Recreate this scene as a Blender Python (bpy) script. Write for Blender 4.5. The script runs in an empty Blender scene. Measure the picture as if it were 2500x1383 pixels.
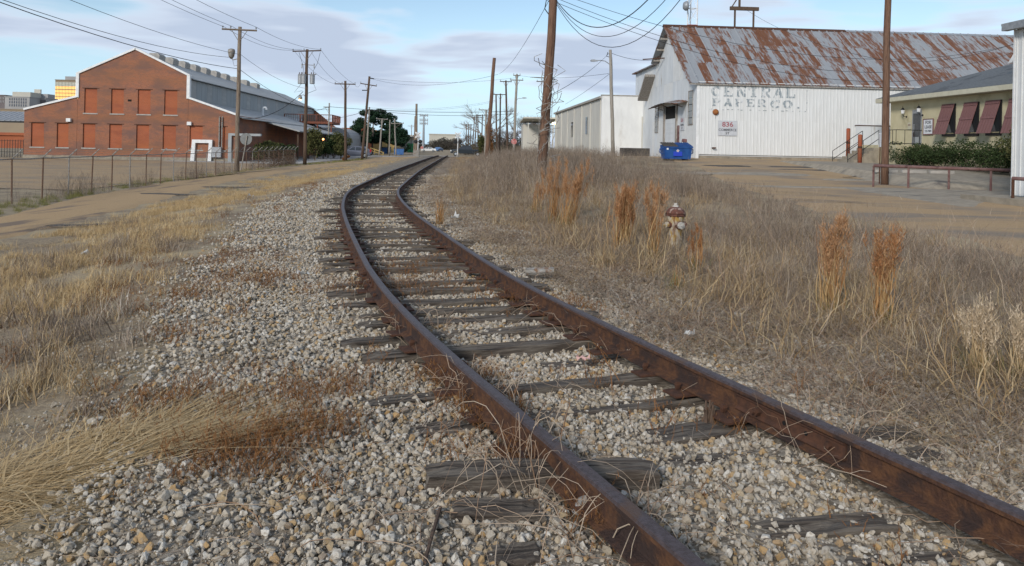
import bpy, bmesh, math, random
import numpy as np
from mathutils import Vector, Matrix, Euler, noise as mnoise

random.seed(7)
rng = np.random.default_rng(11)
scene = bpy.context.scene
col = scene.collection

# ------------------------------------------------------------------ camera
H = 1.65                      # eye height above the ties
F = 1907.0                    # focal length in photo pixels (18 mm on a 23.6 mm sensor)
ROLL = 0.020
cam_d = bpy.data.cameras.new('camera')
cam = bpy.data.objects.new('camera', cam_d)
col.objects.link(cam)
cam.location = (0, 0, H)
cam.rotation_euler = (Matrix.Rotation(math.radians(90), 4, 'X') @ Matrix.Rotation(ROLL, 4, 'Z')).to_euler()
cam_d.sensor_width = 23.6
cam_d.lens = 18.0
cam_d.shift_y = -(691.5 - 359) / 2500.0
cam_d.clip_start = 0.1
cam_d.clip_end = 6000
scene.camera = cam

# ------------------------------------------------------------------ sky, sun, exposure
SUN_EL, SUN_AZ = math.radians(26), math.radians(208)      # azimuth clockwise from +Y: behind the camera, to the left
world = bpy.data.worlds.new('World')
scene.world = world
world.use_nodes = True
wt = world.node_tree
wt.nodes.clear()
def wn(t, **k):
    n = wt.nodes.new(t)
    for a, b in k.items(): setattr(n, a, b)
    return n
wl = wt.links.new
out = wn('ShaderNodeOutputWorld'); bg = wn('ShaderNodeBackground'); bg.inputs['Strength'].default_value = 1.0
sky = wn('ShaderNodeTexSky', sky_type='NISHITA', sun_disc=False)
sky.sun_elevation = SUN_EL; sky.sun_rotation = SUN_AZ; sky.air_density = 1.0; sky.dust_density = 0.0; sky.ozone_density = 1.4
skm = wn('ShaderNodeVectorMath', operation='SCALE'); skm.inputs['Scale'].default_value = 0.115
wl(sky.outputs[0], skm.inputs[0])
tc = wn('ShaderNodeTexCoord')
sep = wn('ShaderNodeSeparateXYZ'); wl(tc.outputs['Generated'], sep.inputs[0])
at2 = wn('ShaderNodeMath', operation='ARCTAN2'); wl(sep.outputs[0], at2.inputs[0]); wl(sep.outputs[1], at2.inputs[1])
def cloud_noise(kx, kz, off, detail, rough):
    mx = wn('ShaderNodeMath', operation='MULTIPLY'); wl(at2.outputs[0], mx.inputs[0]); mx.inputs[1].default_value = kx
    mz = wn('ShaderNodeMath', operation='MULTIPLY'); wl(sep.outputs[2], mz.inputs[0]); mz.inputs[1].default_value = kz
    cb = wn('ShaderNodeCombineXYZ'); wl(mx.outputs[0], cb.inputs[0]); wl(mz.outputs[0], cb.inputs[1]); cb.inputs[2].default_value = off
    nz = wn('ShaderNodeTexNoise'); nz.inputs['Scale'].default_value = 1.0; nz.inputs['Detail'].default_value = detail
    nz.inputs['Roughness'].default_value = rough; nz.inputs['Distortion'].default_value = 0.35
    wl(cb.outputs[0], nz.inputs['Vector'])
    return nz
CLOUD_OFF = 4.3
n1 = cloud_noise(2.4, 13.0, CLOUD_OFF, 4.0, 0.5)
n2 = cloud_noise(6.0, 40.0, 9.1, 4.0, 0.55)
mixn = wn('ShaderNodeMath', operation='MULTIPLY_ADD'); wl(n2.outputs['Fac'], mixn.inputs[0]); mixn.inputs[1].default_value = 0.22; wl(n1.outputs['Fac'], mixn.inputs[2])
ramp = wn('ShaderNodeMapRange', interpolation_type='SMOOTHSTEP'); wl(mixn.outputs[0], ramp.inputs[0])
ramp.inputs['From Min'].default_value = 0.56; ramp.inputs['From Max'].default_value = 0.68
# clouds: lavender grey bodies with paler edges
cr = wn('ShaderNodeValToRGB'); wl(mixn.outputs[0], cr.inputs[0])
cr.color_ramp.elements[0].position = 0.56; cr.color_ramp.elements[0].color = (0.74, 0.82, 0.93, 1)
cr.color_ramp.elements[1].position = 0.72; cr.color_ramp.elements[1].color = (0.46, 0.54, 0.68, 1)
# haze of pale air toward the horizon
mixc = wn('ShaderNodeMix', data_type='RGBA'); wl(ramp.outputs[0], mixc.inputs['Factor'])
wl(cr.outputs[0], mixc.inputs['B'])
hz_f = wn('ShaderNodeMapRange', interpolation_type='SMOOTHSTEP'); wl(sep.outputs[2], hz_f.inputs[0]); hz_f.inputs['From Min'].default_value = 0.20; hz_f.inputs['From Max'].default_value = -0.02; hz_f.inputs['To Max'].default_value = 0.9
veil = wn('ShaderNodeMix', data_type='RGBA'); wl(hz_f.outputs[0], veil.inputs['Factor']); wl(skm.outputs[0], veil.inputs['A']); veil.inputs['B'].default_value = (0.43, 0.68, 0.93, 1)
wl(veil.outputs['Result'], mixc.inputs['A'])
wl(mixc.outputs['Result'], bg.inputs['Color']); wl(bg.outputs[0], out.inputs['Surface'])

sun_d = bpy.data.lights.new('sun', 'SUN')
sun_d.energy = 2.4; sun_d.angle = math.radians(10); sun_d.color = (1.0, 0.94, 0.86)
sun = bpy.data.objects.new('sun', sun_d); col.objects.link(sun)
sdir = Vector((math.sin(SUN_AZ) * math.cos(SUN_EL), math.cos(SUN_AZ) * math.cos(SUN_EL), math.sin(SUN_EL)))
sun.rotation_euler = sdir.to_track_quat('Z', 'Y').to_euler()
sun.location = (-20, -30, 40)
vs = scene.view_settings
vs.view_transform = 'Standard'; vs.look = 'None'; vs.gamma = 1.0; vs.exposure = 0.2; vs.use_curve_mapping = False
scene.render.engine = 'CYCLES'
scene.cycles.max_bounces = 4
scene.cycles.diffuse_bounces = 2
scene.cycles.use_adaptive_sampling = True

# ------------------------------------------------------------------ helpers
GA = 0.063                    # heading of the street grid
GS = Vector((math.cos(GA), math.sin(GA), 0)); GT = Vector((-math.sin(GA), math.cos(GA), 0))
def at(px, py, d):
    """point of the place seen at photo pixel (px,py), d metres ahead"""
    dx, dy = px - 1250, py - 359
    u = dx * math.cos(ROLL) + dy * math.sin(ROLL); v = -dx * math.sin(ROLL) + dy * math.cos(ROLL)
    return Vector((u / F * d, d, H - v / F * d))
def zpx(px, py, d): return at(px, py, d).z
def sstep(v, a, b):
    t = np.clip((v - a) / (b - a), 0, 1); return t * t * (3 - 2 * t)
# track centre line
_kn = np.array([-20, 0, 5, 10, 16, 22, 28, 36, 50, 400.])
_kv = np.array([-0.3553, -0.3553, -0.3431, -0.2063, -0.182, -0.1189, -0.0194, -0.0201, 0, 0])
_ys = np.linspace(-20, 400, 8401)
_g = np.interp(_ys, _kn, _kv) - 0.063
_cx = np.cumsum(_g) * (_ys[1] - _ys[0]); _cx = _cx - np.interp(0, _ys, _cx) + 2.6596
def cx(y): return np.interp(y, _ys, _cx)
def slope(y): return np.interp(y, _kn, _kv) - 0.063
def zt(y): return -0.2 * sstep(y, 85, 150)
_ry = [0, 22, 36, 50, 56, 75, 110, 140, 400]; _rz = [0.0, 0.06, 0.23, 1.0, 1.14, 0.98, 0.15, -0.2, -0.3]
_ly = [0, 60, 120, 160, 400]; _lz = [-0.62, -0.62, -0.42, -0.3, -0.3]
def gz(x, y):
    x = np.asarray(x, float); y = np.asarray(y, float)
    n = x - cx(y)
    zl = np.interp(y, _ly, _lz); zr = np.interp(y, _ry, _rz); z0 = zt(y)
    z = z0 + (zl - z0) * sstep(-n, 2.0, 8.0) + (zr - z0) * sstep(n, 2.2, 10.0)
    z = z + 0.45 * sstep(n, 2.6, 5.5) * (1 - sstep(n, 8, 11.5)) * sstep(y, 13, 26) * (1 - sstep(y, 38, 60))
    return z - 0.015
def gzf(x, y): return float(gz(x, y))

class MB:
    def __init__(s): s.v = []; s.f = []; s.m = []
    def add(s, vs_, fs, mi=0):
        o = len(s.v); s.v += [tuple(q) for q in vs_]
        for f in fs: s.f.append(tuple(i + o for i in f)); s.m.append(mi)
        return s
    def box(s, c, d, rot=None, mi=0):
        x, y, z = d[0] / 2, d[1] / 2, d[2] / 2
        vs_ = [Vector(q) for q in ((-x, -y, -z), (x, -y, -z), (x, y, -z), (-x, y, -z), (-x, -y, z), (x, -y, z), (x, y, z), (-x, y, z))]
        if rot is not None:
            R = rot if isinstance(rot, Matrix) else Euler(rot).to_matrix()
            vs_ = [R @ q for q in vs_]
        c = Vector(c)
        return s.add([q + c for q in vs_], [(0, 3, 2, 1), (4, 5, 6, 7), (0, 1, 5, 4), (1, 2, 6, 5), (2, 3, 7, 6), (3, 0, 4, 7)], mi)
    def b2(s, x0, x1, y0, y1, z0, z1, mi=0):
        return s.box(((x0 + x1) / 2, (y0 + y1) / 2, (z0 + z1) / 2), (x1 - x0, y1 - y0, z1 - z0), None, mi)
    def tube(s, pts, r, n=6, mi=0, cap=True):
        pts = [Vector(p) for p in pts]
        rs = r if isinstance(r, (list, tuple)) else [r] * len(pts)
        o = len(s.v); a = None
        for i, p in enumerate(pts):
            t = (pts[min(i + 1, len(pts) - 1)] - pts[max(i - 1, 0)])
            if t.length < 1e-9: t = Vector((0, 0, 1))
            t.normalize()
            if a is None:
                a = t.cross(Vector((0, 0, 1)))
                if a.length < 0.3: a = t.cross(Vector((0, 1, 0)))
            else:
                a = a - t * a.dot(t)
                if a.length < 1e-4: a = t.cross(Vector((0, 1, 0.3)))
            a.normalize(); b = t.cross(a)
            for k in range(n):
                an = 2 * math.pi * k / n
                s.v.append(tuple(p + (a * math.cos(an) + b * math.sin(an)) * rs[i]))
        for i in range(len(pts) - 1):
            for k in range(n):
                k2 = (k + 1) % n
                s.f.append((o + i * n + k, o + i * n + k2, o + (i + 1) * n + k2, o + (i + 1) * n + k)); s.m.append(mi)
        if cap and n > 2:
            s.f.append(tuple(o + k for k in range(n))); s.m.append(mi)
            e = o + (len(pts) - 1) * n
            s.f.append(tuple(e + k for k in reversed(range(n)))); s.m.append(mi)
        return s
    def lathe(s, prof, c=(0, 0, 0), n=16, axis='Z', mi=0):
        c = Vector(c); o = len(s.v)
        for (r, z) in prof:
            for k in range(n):
                a = 2 * math.pi * k / n
                q = (r * math.cos(a), r * math.sin(a), z)
                if axis == 'X': q = (q[2], q[0], q[1])
                if axis == 'Y': q = (q[0], q[2], q[1])
                s.v.append(tuple(c + Vector(q)))
        for i in range(len(prof) - 1):
            for k in range(n):
                k2 = (k + 1) % n
                s.f.append((o + i * n + k, o + i * n + k2, o + (i + 1) * n + k2, o + (i + 1) * n + k)); s.m.append(mi)
        s.f.append(tuple(o + k for k in reversed(range(n)))); s.m.append(mi)
        e = o + (len(prof) - 1) * n
        s.f.append(tuple(e + k for k in range(n))); s.m.append(mi)
        return s
    def prism(s, poly, fn, t0, t1, mi=0):
        """extrude a 2-D polygon; fn(a,b,t) -> point"""
        n = len(poly); o = len(s.v)
        for t in (t0, t1):
            for a, b in poly: s.v.append(tuple(fn(a, b, t)))
        s.f.append(tuple(o + k for k in range(n))); s.m.append(mi)
        s.f.append(tuple(o + n + k for k in reversed(range(n)))); s.m.append(mi)
        for k in range(n):
            k2 = (k + 1) % n
            s.f.append((o + k, o + n + k, o + n + k2, o + k2)); s.m.append(mi)
        return s
    def mesh(s, name, mats, smooth=False, fix=True):
        me = bpy.data.meshes.new(name)
        me.from_pydata(s.v, [], s.f)
        mats = mats if isinstance(mats, (list, tuple)) else [mats]
        for m in mats: me.materials.append(m)
        if len(mats) > 1: me.polygons.foreach_set('material_index', s.m)
        if fix:
            b = bmesh.new(); b.from_mesh(me); bmesh.ops.recalc_face_normals(b, faces=b.faces); b.to_mesh(me); b.free()
        if smooth: me.polygons.foreach_set('use_smooth', [True] * len(me.polygons))
        me.update()
        return me
    def build(s, name, mats, parent=None, smooth=False, loc=None, rz=0, fix=True):
        return link(name, s.mesh(name, mats, smooth, fix), parent, loc, rz)

def link(name, me, parent=None, loc=None, rz=0, rot=None, scale=None):
    o = bpy.data.objects.new(name, me); col.objects.link(o)
    if parent: o.parent = parent
    if loc is not None: o.location = loc
    o.rotation_euler = rot if rot is not None else (0, 0, rz)
    if scale is not None: o.scale = scale
    return o
def tag(o, label=None, cat=None, group=None, kind=None):
    if label: o['label'] = label
    if cat: o['category'] = cat
    if group: o['group'] = group
    if kind: o['kind'] = kind
    return o
def thing(name, label, cat, loc=(0, 0, 0), rz=0, group=None):
    o = bpy.data.objects.new(name, None); col.objects.link(o)
    o.empty_display_size = 0.2; o.location = loc; o.rotation_euler = (0, 0, rz)
    return tag(o, label, cat, group)

# ------------------------------------------------------------------ materials
def mat(name, c1, c2=None, scale=4.0, rough=0.85, bump=0.0, bscale=None, detail=5, stretch=(1, 1, 1), lo=0.35, hi=0.65,
        metal=0.0, c3=None, s3=None, lo3=0.55, hi3=0.65, st3=None, rnd=None, coord='Object', spec=0.3, emit=None, estr=0, rnd_on=None):
    m = bpy.data.materials.new(name); m.use_nodes = True
    t = m.node_tree; b = t.nodes['Principled BSDF']; L = t.links.new
    b.inputs['Roughness'].default_value = rough; b.inputs['Metallic'].default_value = metal
    b.inputs['Specular IOR Level'].default_value = spec
    tcn = t.nodes.new('ShaderNodeTexCoord')
    def nz(sc, st, det=detail, off=0):
        mp = t.nodes.new('ShaderNodeMapping'); mp.inputs['Scale'].default_value = st; mp.inputs['Location'].default_value = (off, off * 1.7, off * .3)
        L(tcn.outputs[coord], mp.inputs['Vector'])
        n = t.nodes.new('ShaderNodeTexNoise'); n.inputs['Scale'].default_value = sc; n.inputs['Detail'].default_value = det; n.inputs['Roughness'].default_value = 0.6
        L(mp.outputs[0], n.inputs['Vector']); return n
    cur = None
    def mixin(a, bcol, fac):
        x = t.nodes.new('ShaderNodeMix'); x.data_type = 'RGBA'
        L(fac, x.inputs['Factor'])
        if isinstance(a, tuple): x.inputs['A'].default_value = (*a, 1)
        else: L(a, x.inputs['A'])
        if isinstance(bcol, tuple): x.inputs['B'].default_value = (*bcol, 1)
        else: L(bcol, x.inputs['B'])
        return x.outputs['Result']
    def rampf(src, a, bb):
        r = t.nodes.new('ShaderNodeMapRange'); r.interpolation_type = 'SMOOTHSTEP'
        r.inputs['From Min'].default_value = a; r.inputs['From Max'].default_value = bb; L(src, r.inputs[0]); return r.outputs[0]
    if rnd:                                             # colours picked per instance
        oi = t.nodes.new('ShaderNodeObjectInfo'); rr = t.nodes.new('ShaderNodeValToRGB')
        e = rr.color_ramp.elements
        while len(e) > 1: e.remove(e[-1])
        e[0].position = rnd[0][0]; e[0].color = (*rnd[0][1], 1)
        for p, c in rnd[1:]:
            q = e.new(p); q.color = (*c, 1)
        L(oi.outputs['Random'], rr.inputs[0]); cur = rr.outputs[0]
        if c2:
            n = nz(scale, stretch); cur = mixin(cur, c2, rampf(n.outputs['Fac'], lo, hi))
    elif c2:
        n = nz(scale, stretch); cur = mixin(c1, c2, rampf(n.outputs['Fac'], lo, hi))
    if c3:
        n = nz(s3 or scale * .3, st3 or stretch, off=7.3); cur = mixin(cur if cur is not None else c1, c3, rampf(n.outputs['Fac'], lo3, hi3))
    if cur is None: b.inputs['Base Color'].default_value = (*c1, 1)
    else: L(cur, b.inputs['Base Color'])
    if bump:
        n = nz(bscale or scale * 3, stretch, 6)
        bp = t.nodes.new('ShaderNodeBump'); bp.inputs['Strength'].default_value = bump; bp.inputs['Distance'].default_value = 0.02
        L(n.outputs['Fac'], bp.inputs['Height']); L(bp.outputs[0], b.inputs['Normal'])
    if emit:
        b.inputs['Emission Color'].default_value = (*emit, 1); b.inputs['Emission Strength'].default_value = estr
    return m
M = {}
M['soil'] = mat('soil', (0.17, 0.125, 0.08), (0.30, 0.235, 0.155), 14.0, 0.95, 0.7, 40, c3=(0.34, 0.27, 0.17), s3=0.6, lo3=.42, hi3=.62)
M['ballast_dirt'] = mat('ballast_dirt', (0.15, 0.12, 0.085), (0.33, 0.285, 0.225), 30.0, 0.95, 0.8, 60, lo=0.42, hi=0.6)
M['far_gravel'] = mat('far_gravel', (0.24, 0.22, 0.19), (0.40, 0.38, 0.35), 14.0, 0.95, 0.6, 40, c3=(0.33, 0.26, 0.16), s3=0.5)
M['stone'] = mat('stone', (0.4, 0.38, 0.34), (0.25, 0.205, 0.15), 1.4, 0.92, 0.35, 5, lo=0.46, hi=0.72,
                 rnd=[(0, (0.32, 0.265, 0.19)), (0.22, (0.47, 0.41, 0.325)), (0.45, (0.38, 0.34, 0.28)), (0.68, (0.60, 0.56, 0.49)), (0.83, (0.37, 0.285, 0.175)), (0.94, (0.42, 0.26, 0.11)), (1.0, (0.27, 0.24, 0.21))])
M['road'] = mat('road', (0.37, 0.24, 0.12), (0.44, 0.305, 0.165), 26.0, 0.92, 0.5, 120, c3=(0.20, 0.145, 0.10), s3=0.9, st3=(1.6, .22, 1), lo3=0.54, hi3=0.66)
M['lot'] = mat('lot', (0.35, 0.235, 0.122), (0.42, 0.295, 0.168), 22.0, 0.92, 0.5, 100, c3=(0.22, 0.18, 0.14), s3=0.45, st3=(.55, 1.1, 1), lo3=0.42, hi3=0.72)
M['tar'] = mat('tar', (0.055, 0.05, 0.048), (0.11, 0.095, 0.08), 12, 0.9, 0.4, 80)
M['concrete'] = mat('concrete', (0.33, 0.285, 0.22), (0.25, 0.215, 0.165), 3.0, 0.9, 0.25, 40, c3=(0.13, 0.115, 0.10), s3=0.9, lo3=0.55, hi3=0.75)
M['pale_concrete'] = mat('pale_concrete', (0.42, 0.39, 0.35), (0.33, 0.31, 0.28), 3.0, 0.9, 0.2, 40)
M['rail_web'] = mat('rail_web', (0.07, 0.034, 0.022), (0.125, 0.058, 0.028), 16.0, 0.9, 0.7, 60, c3=(0.045, 0.027, 0.022), s3=4.0, lo3=.48, hi3=.62)
M['rail_head'] = mat('rail_head', (0.095, 0.07, 0.07), (0.06, 0.04, 0.037), 40.0, 0.5, 0.4, 140, metal=0.3, c3=(0.10, 0.055, 0.035), s3=4, spec=0.5)
M['rust_iron'] = mat('rust_iron', (0.10, 0.045, 0.026), (0.06, 0.03, 0.02), 20, 0.9, 0.3, 100)
M['tie'] = mat('tie', (0.07, 0.054, 0.042), (0.165, 0.14, 0.112), 9.0, 0.95, 0.9, 16, stretch=(0.35, 3.5, 3.5), c3=(0.035, 0.028, 0.022), s3=7, st3=(0.22, 4, 4), lo3=0.56, hi3=0.64)
M['pole'] = mat('pole', (0.17, 0.125, 0.09), (0.26, 0.21, 0.16), 6, 0.95, 0.5, 14, stretch=(5, 5, 0.3), c3=(0.09, 0.06, 0.045), s3=5, st3=(5, 5, .25))
M['pole_dark'] = mat('pole_dark', (0.075, 0.05, 0.036), (0.13, 0.085, 0.058), 6, 0.95, 0.5, 14, stretch=(5, 5, 0.3))
M['pole_red'] = mat('pole_red', (0.13, 0.07, 0.045), (0.20, 0.12, 0.08), 6, 0.95, 0.5, 14, stretch=(5, 5, 0.3), c3=(0.07, 0.04, 0.03), s3=4, st3=(5, 5, .25))
M['pole_grey'] = mat('pole_grey', (0.26, 0.23, 0.19), (0.34, 0.31, 0.27), 6, 0.95, 0.5, 14, stretch=(5, 5, 0.3), c3=(0.16, 0.14, 0.115), s3=5, st3=(5, 5, .25))
M['wire'] = mat('wire', (0.03, 0.03, 0.032), rough=0.7)
M['grey_metal'] = mat('grey_metal', (0.36, 0.37, 0.38), (0.28, 0.29, 0.30), 8, 0.55, metal=0.4)
M['galv'] = mat('galv', (0.33, 0.32, 0.30), (0.24, 0.22, 0.19), 10, 0.65, metal=0.3, c3=(0.20, 0.11, 0.06), s3=6)
M['white'] = mat('white_paint', (0.78, 0.78, 0.77), (0.68, 0.68, 0.66), 3, 0.6)
M['black'] = mat('black_paint', (0.02, 0.02, 0.021), rough=0.5)
M['glass'] = mat('glass_dark', (0.03, 0.035, 0.04), rough=0.08, spec=0.6)
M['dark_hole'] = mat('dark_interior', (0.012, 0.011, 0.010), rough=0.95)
# ------------------------------------------------------------------ ground, roads
def axis(lo, hi, dense_lo, dense_hi, step, grow=1.18):
    a = list(np.arange(dense_lo, dense_hi + 1e-6, step)); s = step; v = dense_hi
    while v < hi: s *= grow; v += s; a.append(v)
    s = step; v = dense_lo; pre = []
    while v > lo: s *= grow; v -= s; pre.append(v)
    return np.array(pre[::-1] + a)
def vnoise(x, y, s, seed=0.0):
    return np.array([mnoise.noise((a * s + seed, b * s, seed * 1.3)) for a, b in zip(np.ravel(x), np.ravel(y))]).reshape(np.shape(x))
def grid_mesh(name, X, Y, Z, m, smooth=True):
    r, c = X.shape
    me = bpy.data.meshes.new(name)
    me.vertices.add(r * c); me.vertices.foreach_set('co', np.stack([X, Y, Z], -1).astype(np.float32).ravel())
    i = np.arange(r * c).reshape(r, c)
    q = np.stack([i[:-1, :-1], i[:-1, 1:], i[1:, 1:], i[1:, :-1]], -1).reshape(-1, 4)
    me.loops.add(q.size); me.loops.foreach_set('vertex_index', q.astype(np.int32).ravel())
    me.polygons.add(len(q)); me.polygons.foreach_set('loop_start', np.arange(0, q.size, 4, dtype=np.int32)); me.polygons.foreach_set('loop_total', np.full(len(q), 4, np.int32))
    me.update(calc_edges=True); me.validate()
    me.materials.append(m)
    if smooth: me.polygons.foreach_set('use_smooth', [True] * len(me.polygons))
    return me
gx = axis(-2600, 2600, -13, 14, 0.45); gy = axis(-60, 4200, -2, 40, 0.5, 1.09)
X, Y = np.meshgrid(gx, gy)
Z = gz(X, Y)
nearm = (np.abs(X) < 30) & (Y < 70)
nn = X - cx(Y)
Z[nearm] += (0.035 * vnoise(X[nearm], Y[nearm], 0.9) + 0.02 * vnoise(X[nearm], Y[nearm], 2.6, 3)) * sstep(np.abs(nn[nearm]), 4.2, 6.0)
Z -= 0.09 * (1 - sstep(np.abs(nn), 2.1, 3.2)) * (Y < 140)
tag(link('ground', grid_mesh('ground', X, Y, Z, M['soil'])), 'brown earth and dry turf on both sides of the railway', 'ground', kind='structure')

def ground_at(px, py):
    for d in np.concatenate([np.arange(2, 40, 0.05), np.arange(40, 400, 0.25)]):
        p = at(px, py, d)
        if p.z <= gzf(p.x, p.y): return p
    return at(px, py, 400)
def strip(name, Lp, Rp, m, nu=10, seg=1.2, lift=0.008, rag=0.12, label='', ext=None):
    """sheet between two ground polylines that follows the terrain"""
    def res(P, k):
        P = np.array([(p[0], p[1]) for p in P]); s = np.concatenate([[0], np.cumsum(np.linalg.norm(np.diff(P, axis=0), axis=1))])
        u = np.linspace(0, s[-1], k); return np.stack([np.interp(u, s, P[:, 0]), np.interp(u, s, P[:, 1])], -1)
    Ltot = sum((Vector(b[:2]) - Vector(a[:2])).length for a, b in zip(Rp[:-1], Rp[1:]))
    k = int(Ltot / seg) + 2
    A, B = res(Lp, k), res(Rp, k)
    jA = np.array([mnoise.noise((q[0] * 1.1, q[1] * 1.1, 5)) + .5 * mnoise.noise((q[0] * 3.1, q[1] * 3.1, 8)) for q in A]) * rag
    jB = np.array([mnoise.noise((q[0] * 1.1, q[1] * 1.1, 15)) + .5 * mnoise.noise((q[0] * 3.1, q[1] * 3.1, 18)) for q in B]) * rag
    dirv = B - A; dirv /= np.linalg.norm(dirv, axis=1)[:, None] + 1e-9
    A = A + dirv * jA[:, None]; B = B + dirv * jB[:, None]
    u = np.linspace(0, 1, nu + 1)
    P = A[:, None, :] * (1 - u[None, :, None]) + B[:, None, :] * u[None, :, None]
    ZZ = gz(P[..., 0], P[..., 1]) + lift + 0.02 * np.sin(np.pi * u)[None, :]
    ZZ[:, 0] -= 0.05; ZZ[:, -1] -= 0.05
    o = link(name, grid_mesh(name, P[..., 0], P[..., 1], ZZ, m)); tag(o, label, 'road', kind='structure')
    return o
re_ = [ground_at(*p) for p in ((0, 590), (180, 545), (400, 490), (560, 445), (730, 417), (870, 399))] + [Vector((-14.0, 112, 0)), Vector((-15.0, 128, 0))]
le_ = [ground_at(*p) for p in ((0, 531), (190, 482), (400, 447), (560, 428), (690, 410))] + [Vector((-19.5, 100, 0)), Vector((-21.5, 128, 0))]
d0 = (re_[0] - re_[1]).normalized(); re_ = [re_[0] + d0 * 18] + re_
d0 = (le_[0] - le_[1]).normalized(); le_ = [le_[0] + d0 * 18] + le_
ROAD_R, ROAD_L = re_, le_
strip('asphalt_road', le_, re_, M['road'], 12, 0.35, 0.03, 0.22, 'brown asphalt lane running along the fence')
# paved yard on the right; its left edge is the brush line
yard_edge = [Vector((7.6, -4, 0)), Vector((9.0, 8, 0)), ground_at(2500, 630), ground_at(2000, 522), ground_at(1800, 462), ground_at(1705, 414), Vector((9.5, 60, 0)), Vector((7.5, 72, 0))]
ey = np.array([p.y for p in yard_edge]); ex = np.array([p.x for p in yard_edge])
yy = np.concatenate([np.arange(-4, 50, 0.8), np.arange(50, 78, 1.5)]); uu = np.linspace(0, 1, 40) ** 1.3
YX = np.interp(yy, ey, ex)[:, None] * (1 - uu) + 60 * uu; YY = np.repeat(yy[:, None], len(uu), 1)
YX = YX + (1 - uu) * 0.5 * np.array([mnoise.noise((q * .5, 3, 2)) for q in yy])[:, None]
YZ = gz(YX, YY) + 0.04; YZ[:, 0] -= 0.12
tag(link('paved_yard', grid_mesh('paved_yard', YX, YY, YZ, M['lot'])), 'worn brown paved yard and street before the white warehouse', 'pavement', kind='structure')
def patch(name, px, py, w, h, m, lift, label, seed, thin=False):
    """an uneven patch of other surfacing lying on the ground"""
    c = ground_at(px, py); nn_ = 30; mb = MB(); vs_ = []; K = 6
    for j in range(1, K + 1):
        for k in range(nn_):
            a = 2 * math.pi * k / nn_
            rr = (1 + 0.45 * mnoise.noise((math.cos(a) * 1.5 + seed, math.sin(a) * 1.5, seed)) + .35 * mnoise.noise((math.cos(a) * 4 + seed, math.sin(a) * 4, seed))) * j / K
            x = c.x + math.cos(a) * w * rr; y = c.y + math.sin(a) * h * rr
            vs_.append((x, y, gzf(x, y) + lift - (.03 if j == K else 0)))
    fs = [((j * nn_ + k), (j * nn_ + (k + 1) % nn_), ((j + 1) * nn_ + (k + 1) % nn_), ((j + 1) * nn_ + k)) for j in range(K - 1) for k in range(nn_)] + [tuple(range(nn_))]
    mb.add(vs_, fs)
    return tag(mb.build(name, m), label, 'pavement', kind='structure')
for i, (px, py, w, h) in enumerate(((1880, 428, 3.2, 0.9), (2020, 412, 4.2, 0.6), (2060, 420, 3.0, .5), (1700, 425, 1.6, 0.8), (1960, 460, 2.0, .5), (1780, 408, 1.4, .5), (2080, 443, 1.4, .4))):
    patch('tar_patch', px, py, w, h, M['tar'] if i in (1, 2, 5) else M['concrete'], 0.05 + i * .004, 'dark worn patch in the paved yard', i * 3.1)
for i, (px, py, w, h) in enumerate(((400, 477, 1.3, .3), (560, 460, 1.1, .2), (190, 556, .7, .14))):
    patch('tar_patch', px, py, w, h, M['tar'], 0.062 + i * .004, 'dark crumbling asphalt in the lane', 40 + i * 3.1)
# cracks in the yard
for i, pts in enumerate((((1760, 402), (1850, 416), (1950, 424), (2060, 436), (2110, 444)), ((1850, 470), (1990, 478), (2130, 492)), ((2120, 447), (2060, 437), (2170, 425)), ((2230, 520), (2100, 500), (1900, 490)))):
    W = [ground_at(*p) for p in pts]; P = []
    for a, b in zip(W[:-1], W[1:]):
        for k in range(8):
            q = a.lerp(b, k / 8); q += Vector((mnoise.noise(q * 2), mnoise.noise(q * 2 + Vector((9, 0, 0))), 0)) * .12; P.append(q)
    mb = MB(); vsx = []
    for k, q in enumerate(P):
        w = .025 + .02 * random.random()
        for s_ in (-1, 1): vsx.append((q.x, q.y + s_ * w * 2, gzf(q.x, q.y) + 0.078))
    mb.add(vsx, [(2 * k, 2 * k + 2, 2 * k + 3, 2 * k + 1) for k in range(len(P) - 1)])
    tag(mb.build('yard_crack', M['tar']), 'long dark crack across the paved yard', 'pavement', kind='structure')
# concrete apron and raised lot of the tan building
xs = np.linspace(13.2, 34, 24); ys = np.linspace(0, 1, 9)
AX = np.repeat(xs[None, :], 9, 0); AY = (25.9 + .5 * np.sin(xs * .9) - 1.2 * np.maximum(0, 16.5 - xs))[None, :] * (1 - ys[:, None]) + (32.9 - .05 * (xs - 17))[None, :] * ys[:, None]
AY = np.minimum(AY, 33.05); AZ = gz(AX, AY) + .058; AZ[0] -= .04; AZ[:, 0] -= .04
tag(link('concrete_apron', grid_mesh('concrete_apron', AX, AY, AZ, M['concrete'])), 'grey concrete driveway apron beside the brown street', 'pavement', kind='structure')
mb = MB()
xs = np.linspace(17.6, 40, 10)
lv = [(33.0, .10), (33.7, .46), (34.1, .55), (38, .72), (44, 1.0), (50.5, 1.12)]
vsx = [(x - .063 * (y - 33) + (.9 * (1 - 0.0) if i == 0 and j > 0 else 0), y, z) for j, (y, z) in enumerate(lv) for i, x in enumerate(xs)]
mb.add(vsx, [(j * 10 + i, j * 10 + i + 1, j * 10 + i + 11, j * 10 + i + 10) for j in range(len(lv) - 1) for i in range(9)])
lb = [(17.5, 33.0, 0.0)] + [(17.5 - .063 * (y - 33), y, .2) for y, z in lv[1:]]
o0 = len(mb.v); mb.add(lb, [])
for j in range(len(lv) - 1): mb.f.append((j * 10, (j + 1) * 10, o0 + j + 1, o0 + j)); mb.m.append(0)
tag(mb.build('raised_lot', M['concrete'], fix=False), 'raised concrete parking lot with sloped curb before the tan building', 'pavement', kind='structure')
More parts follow.
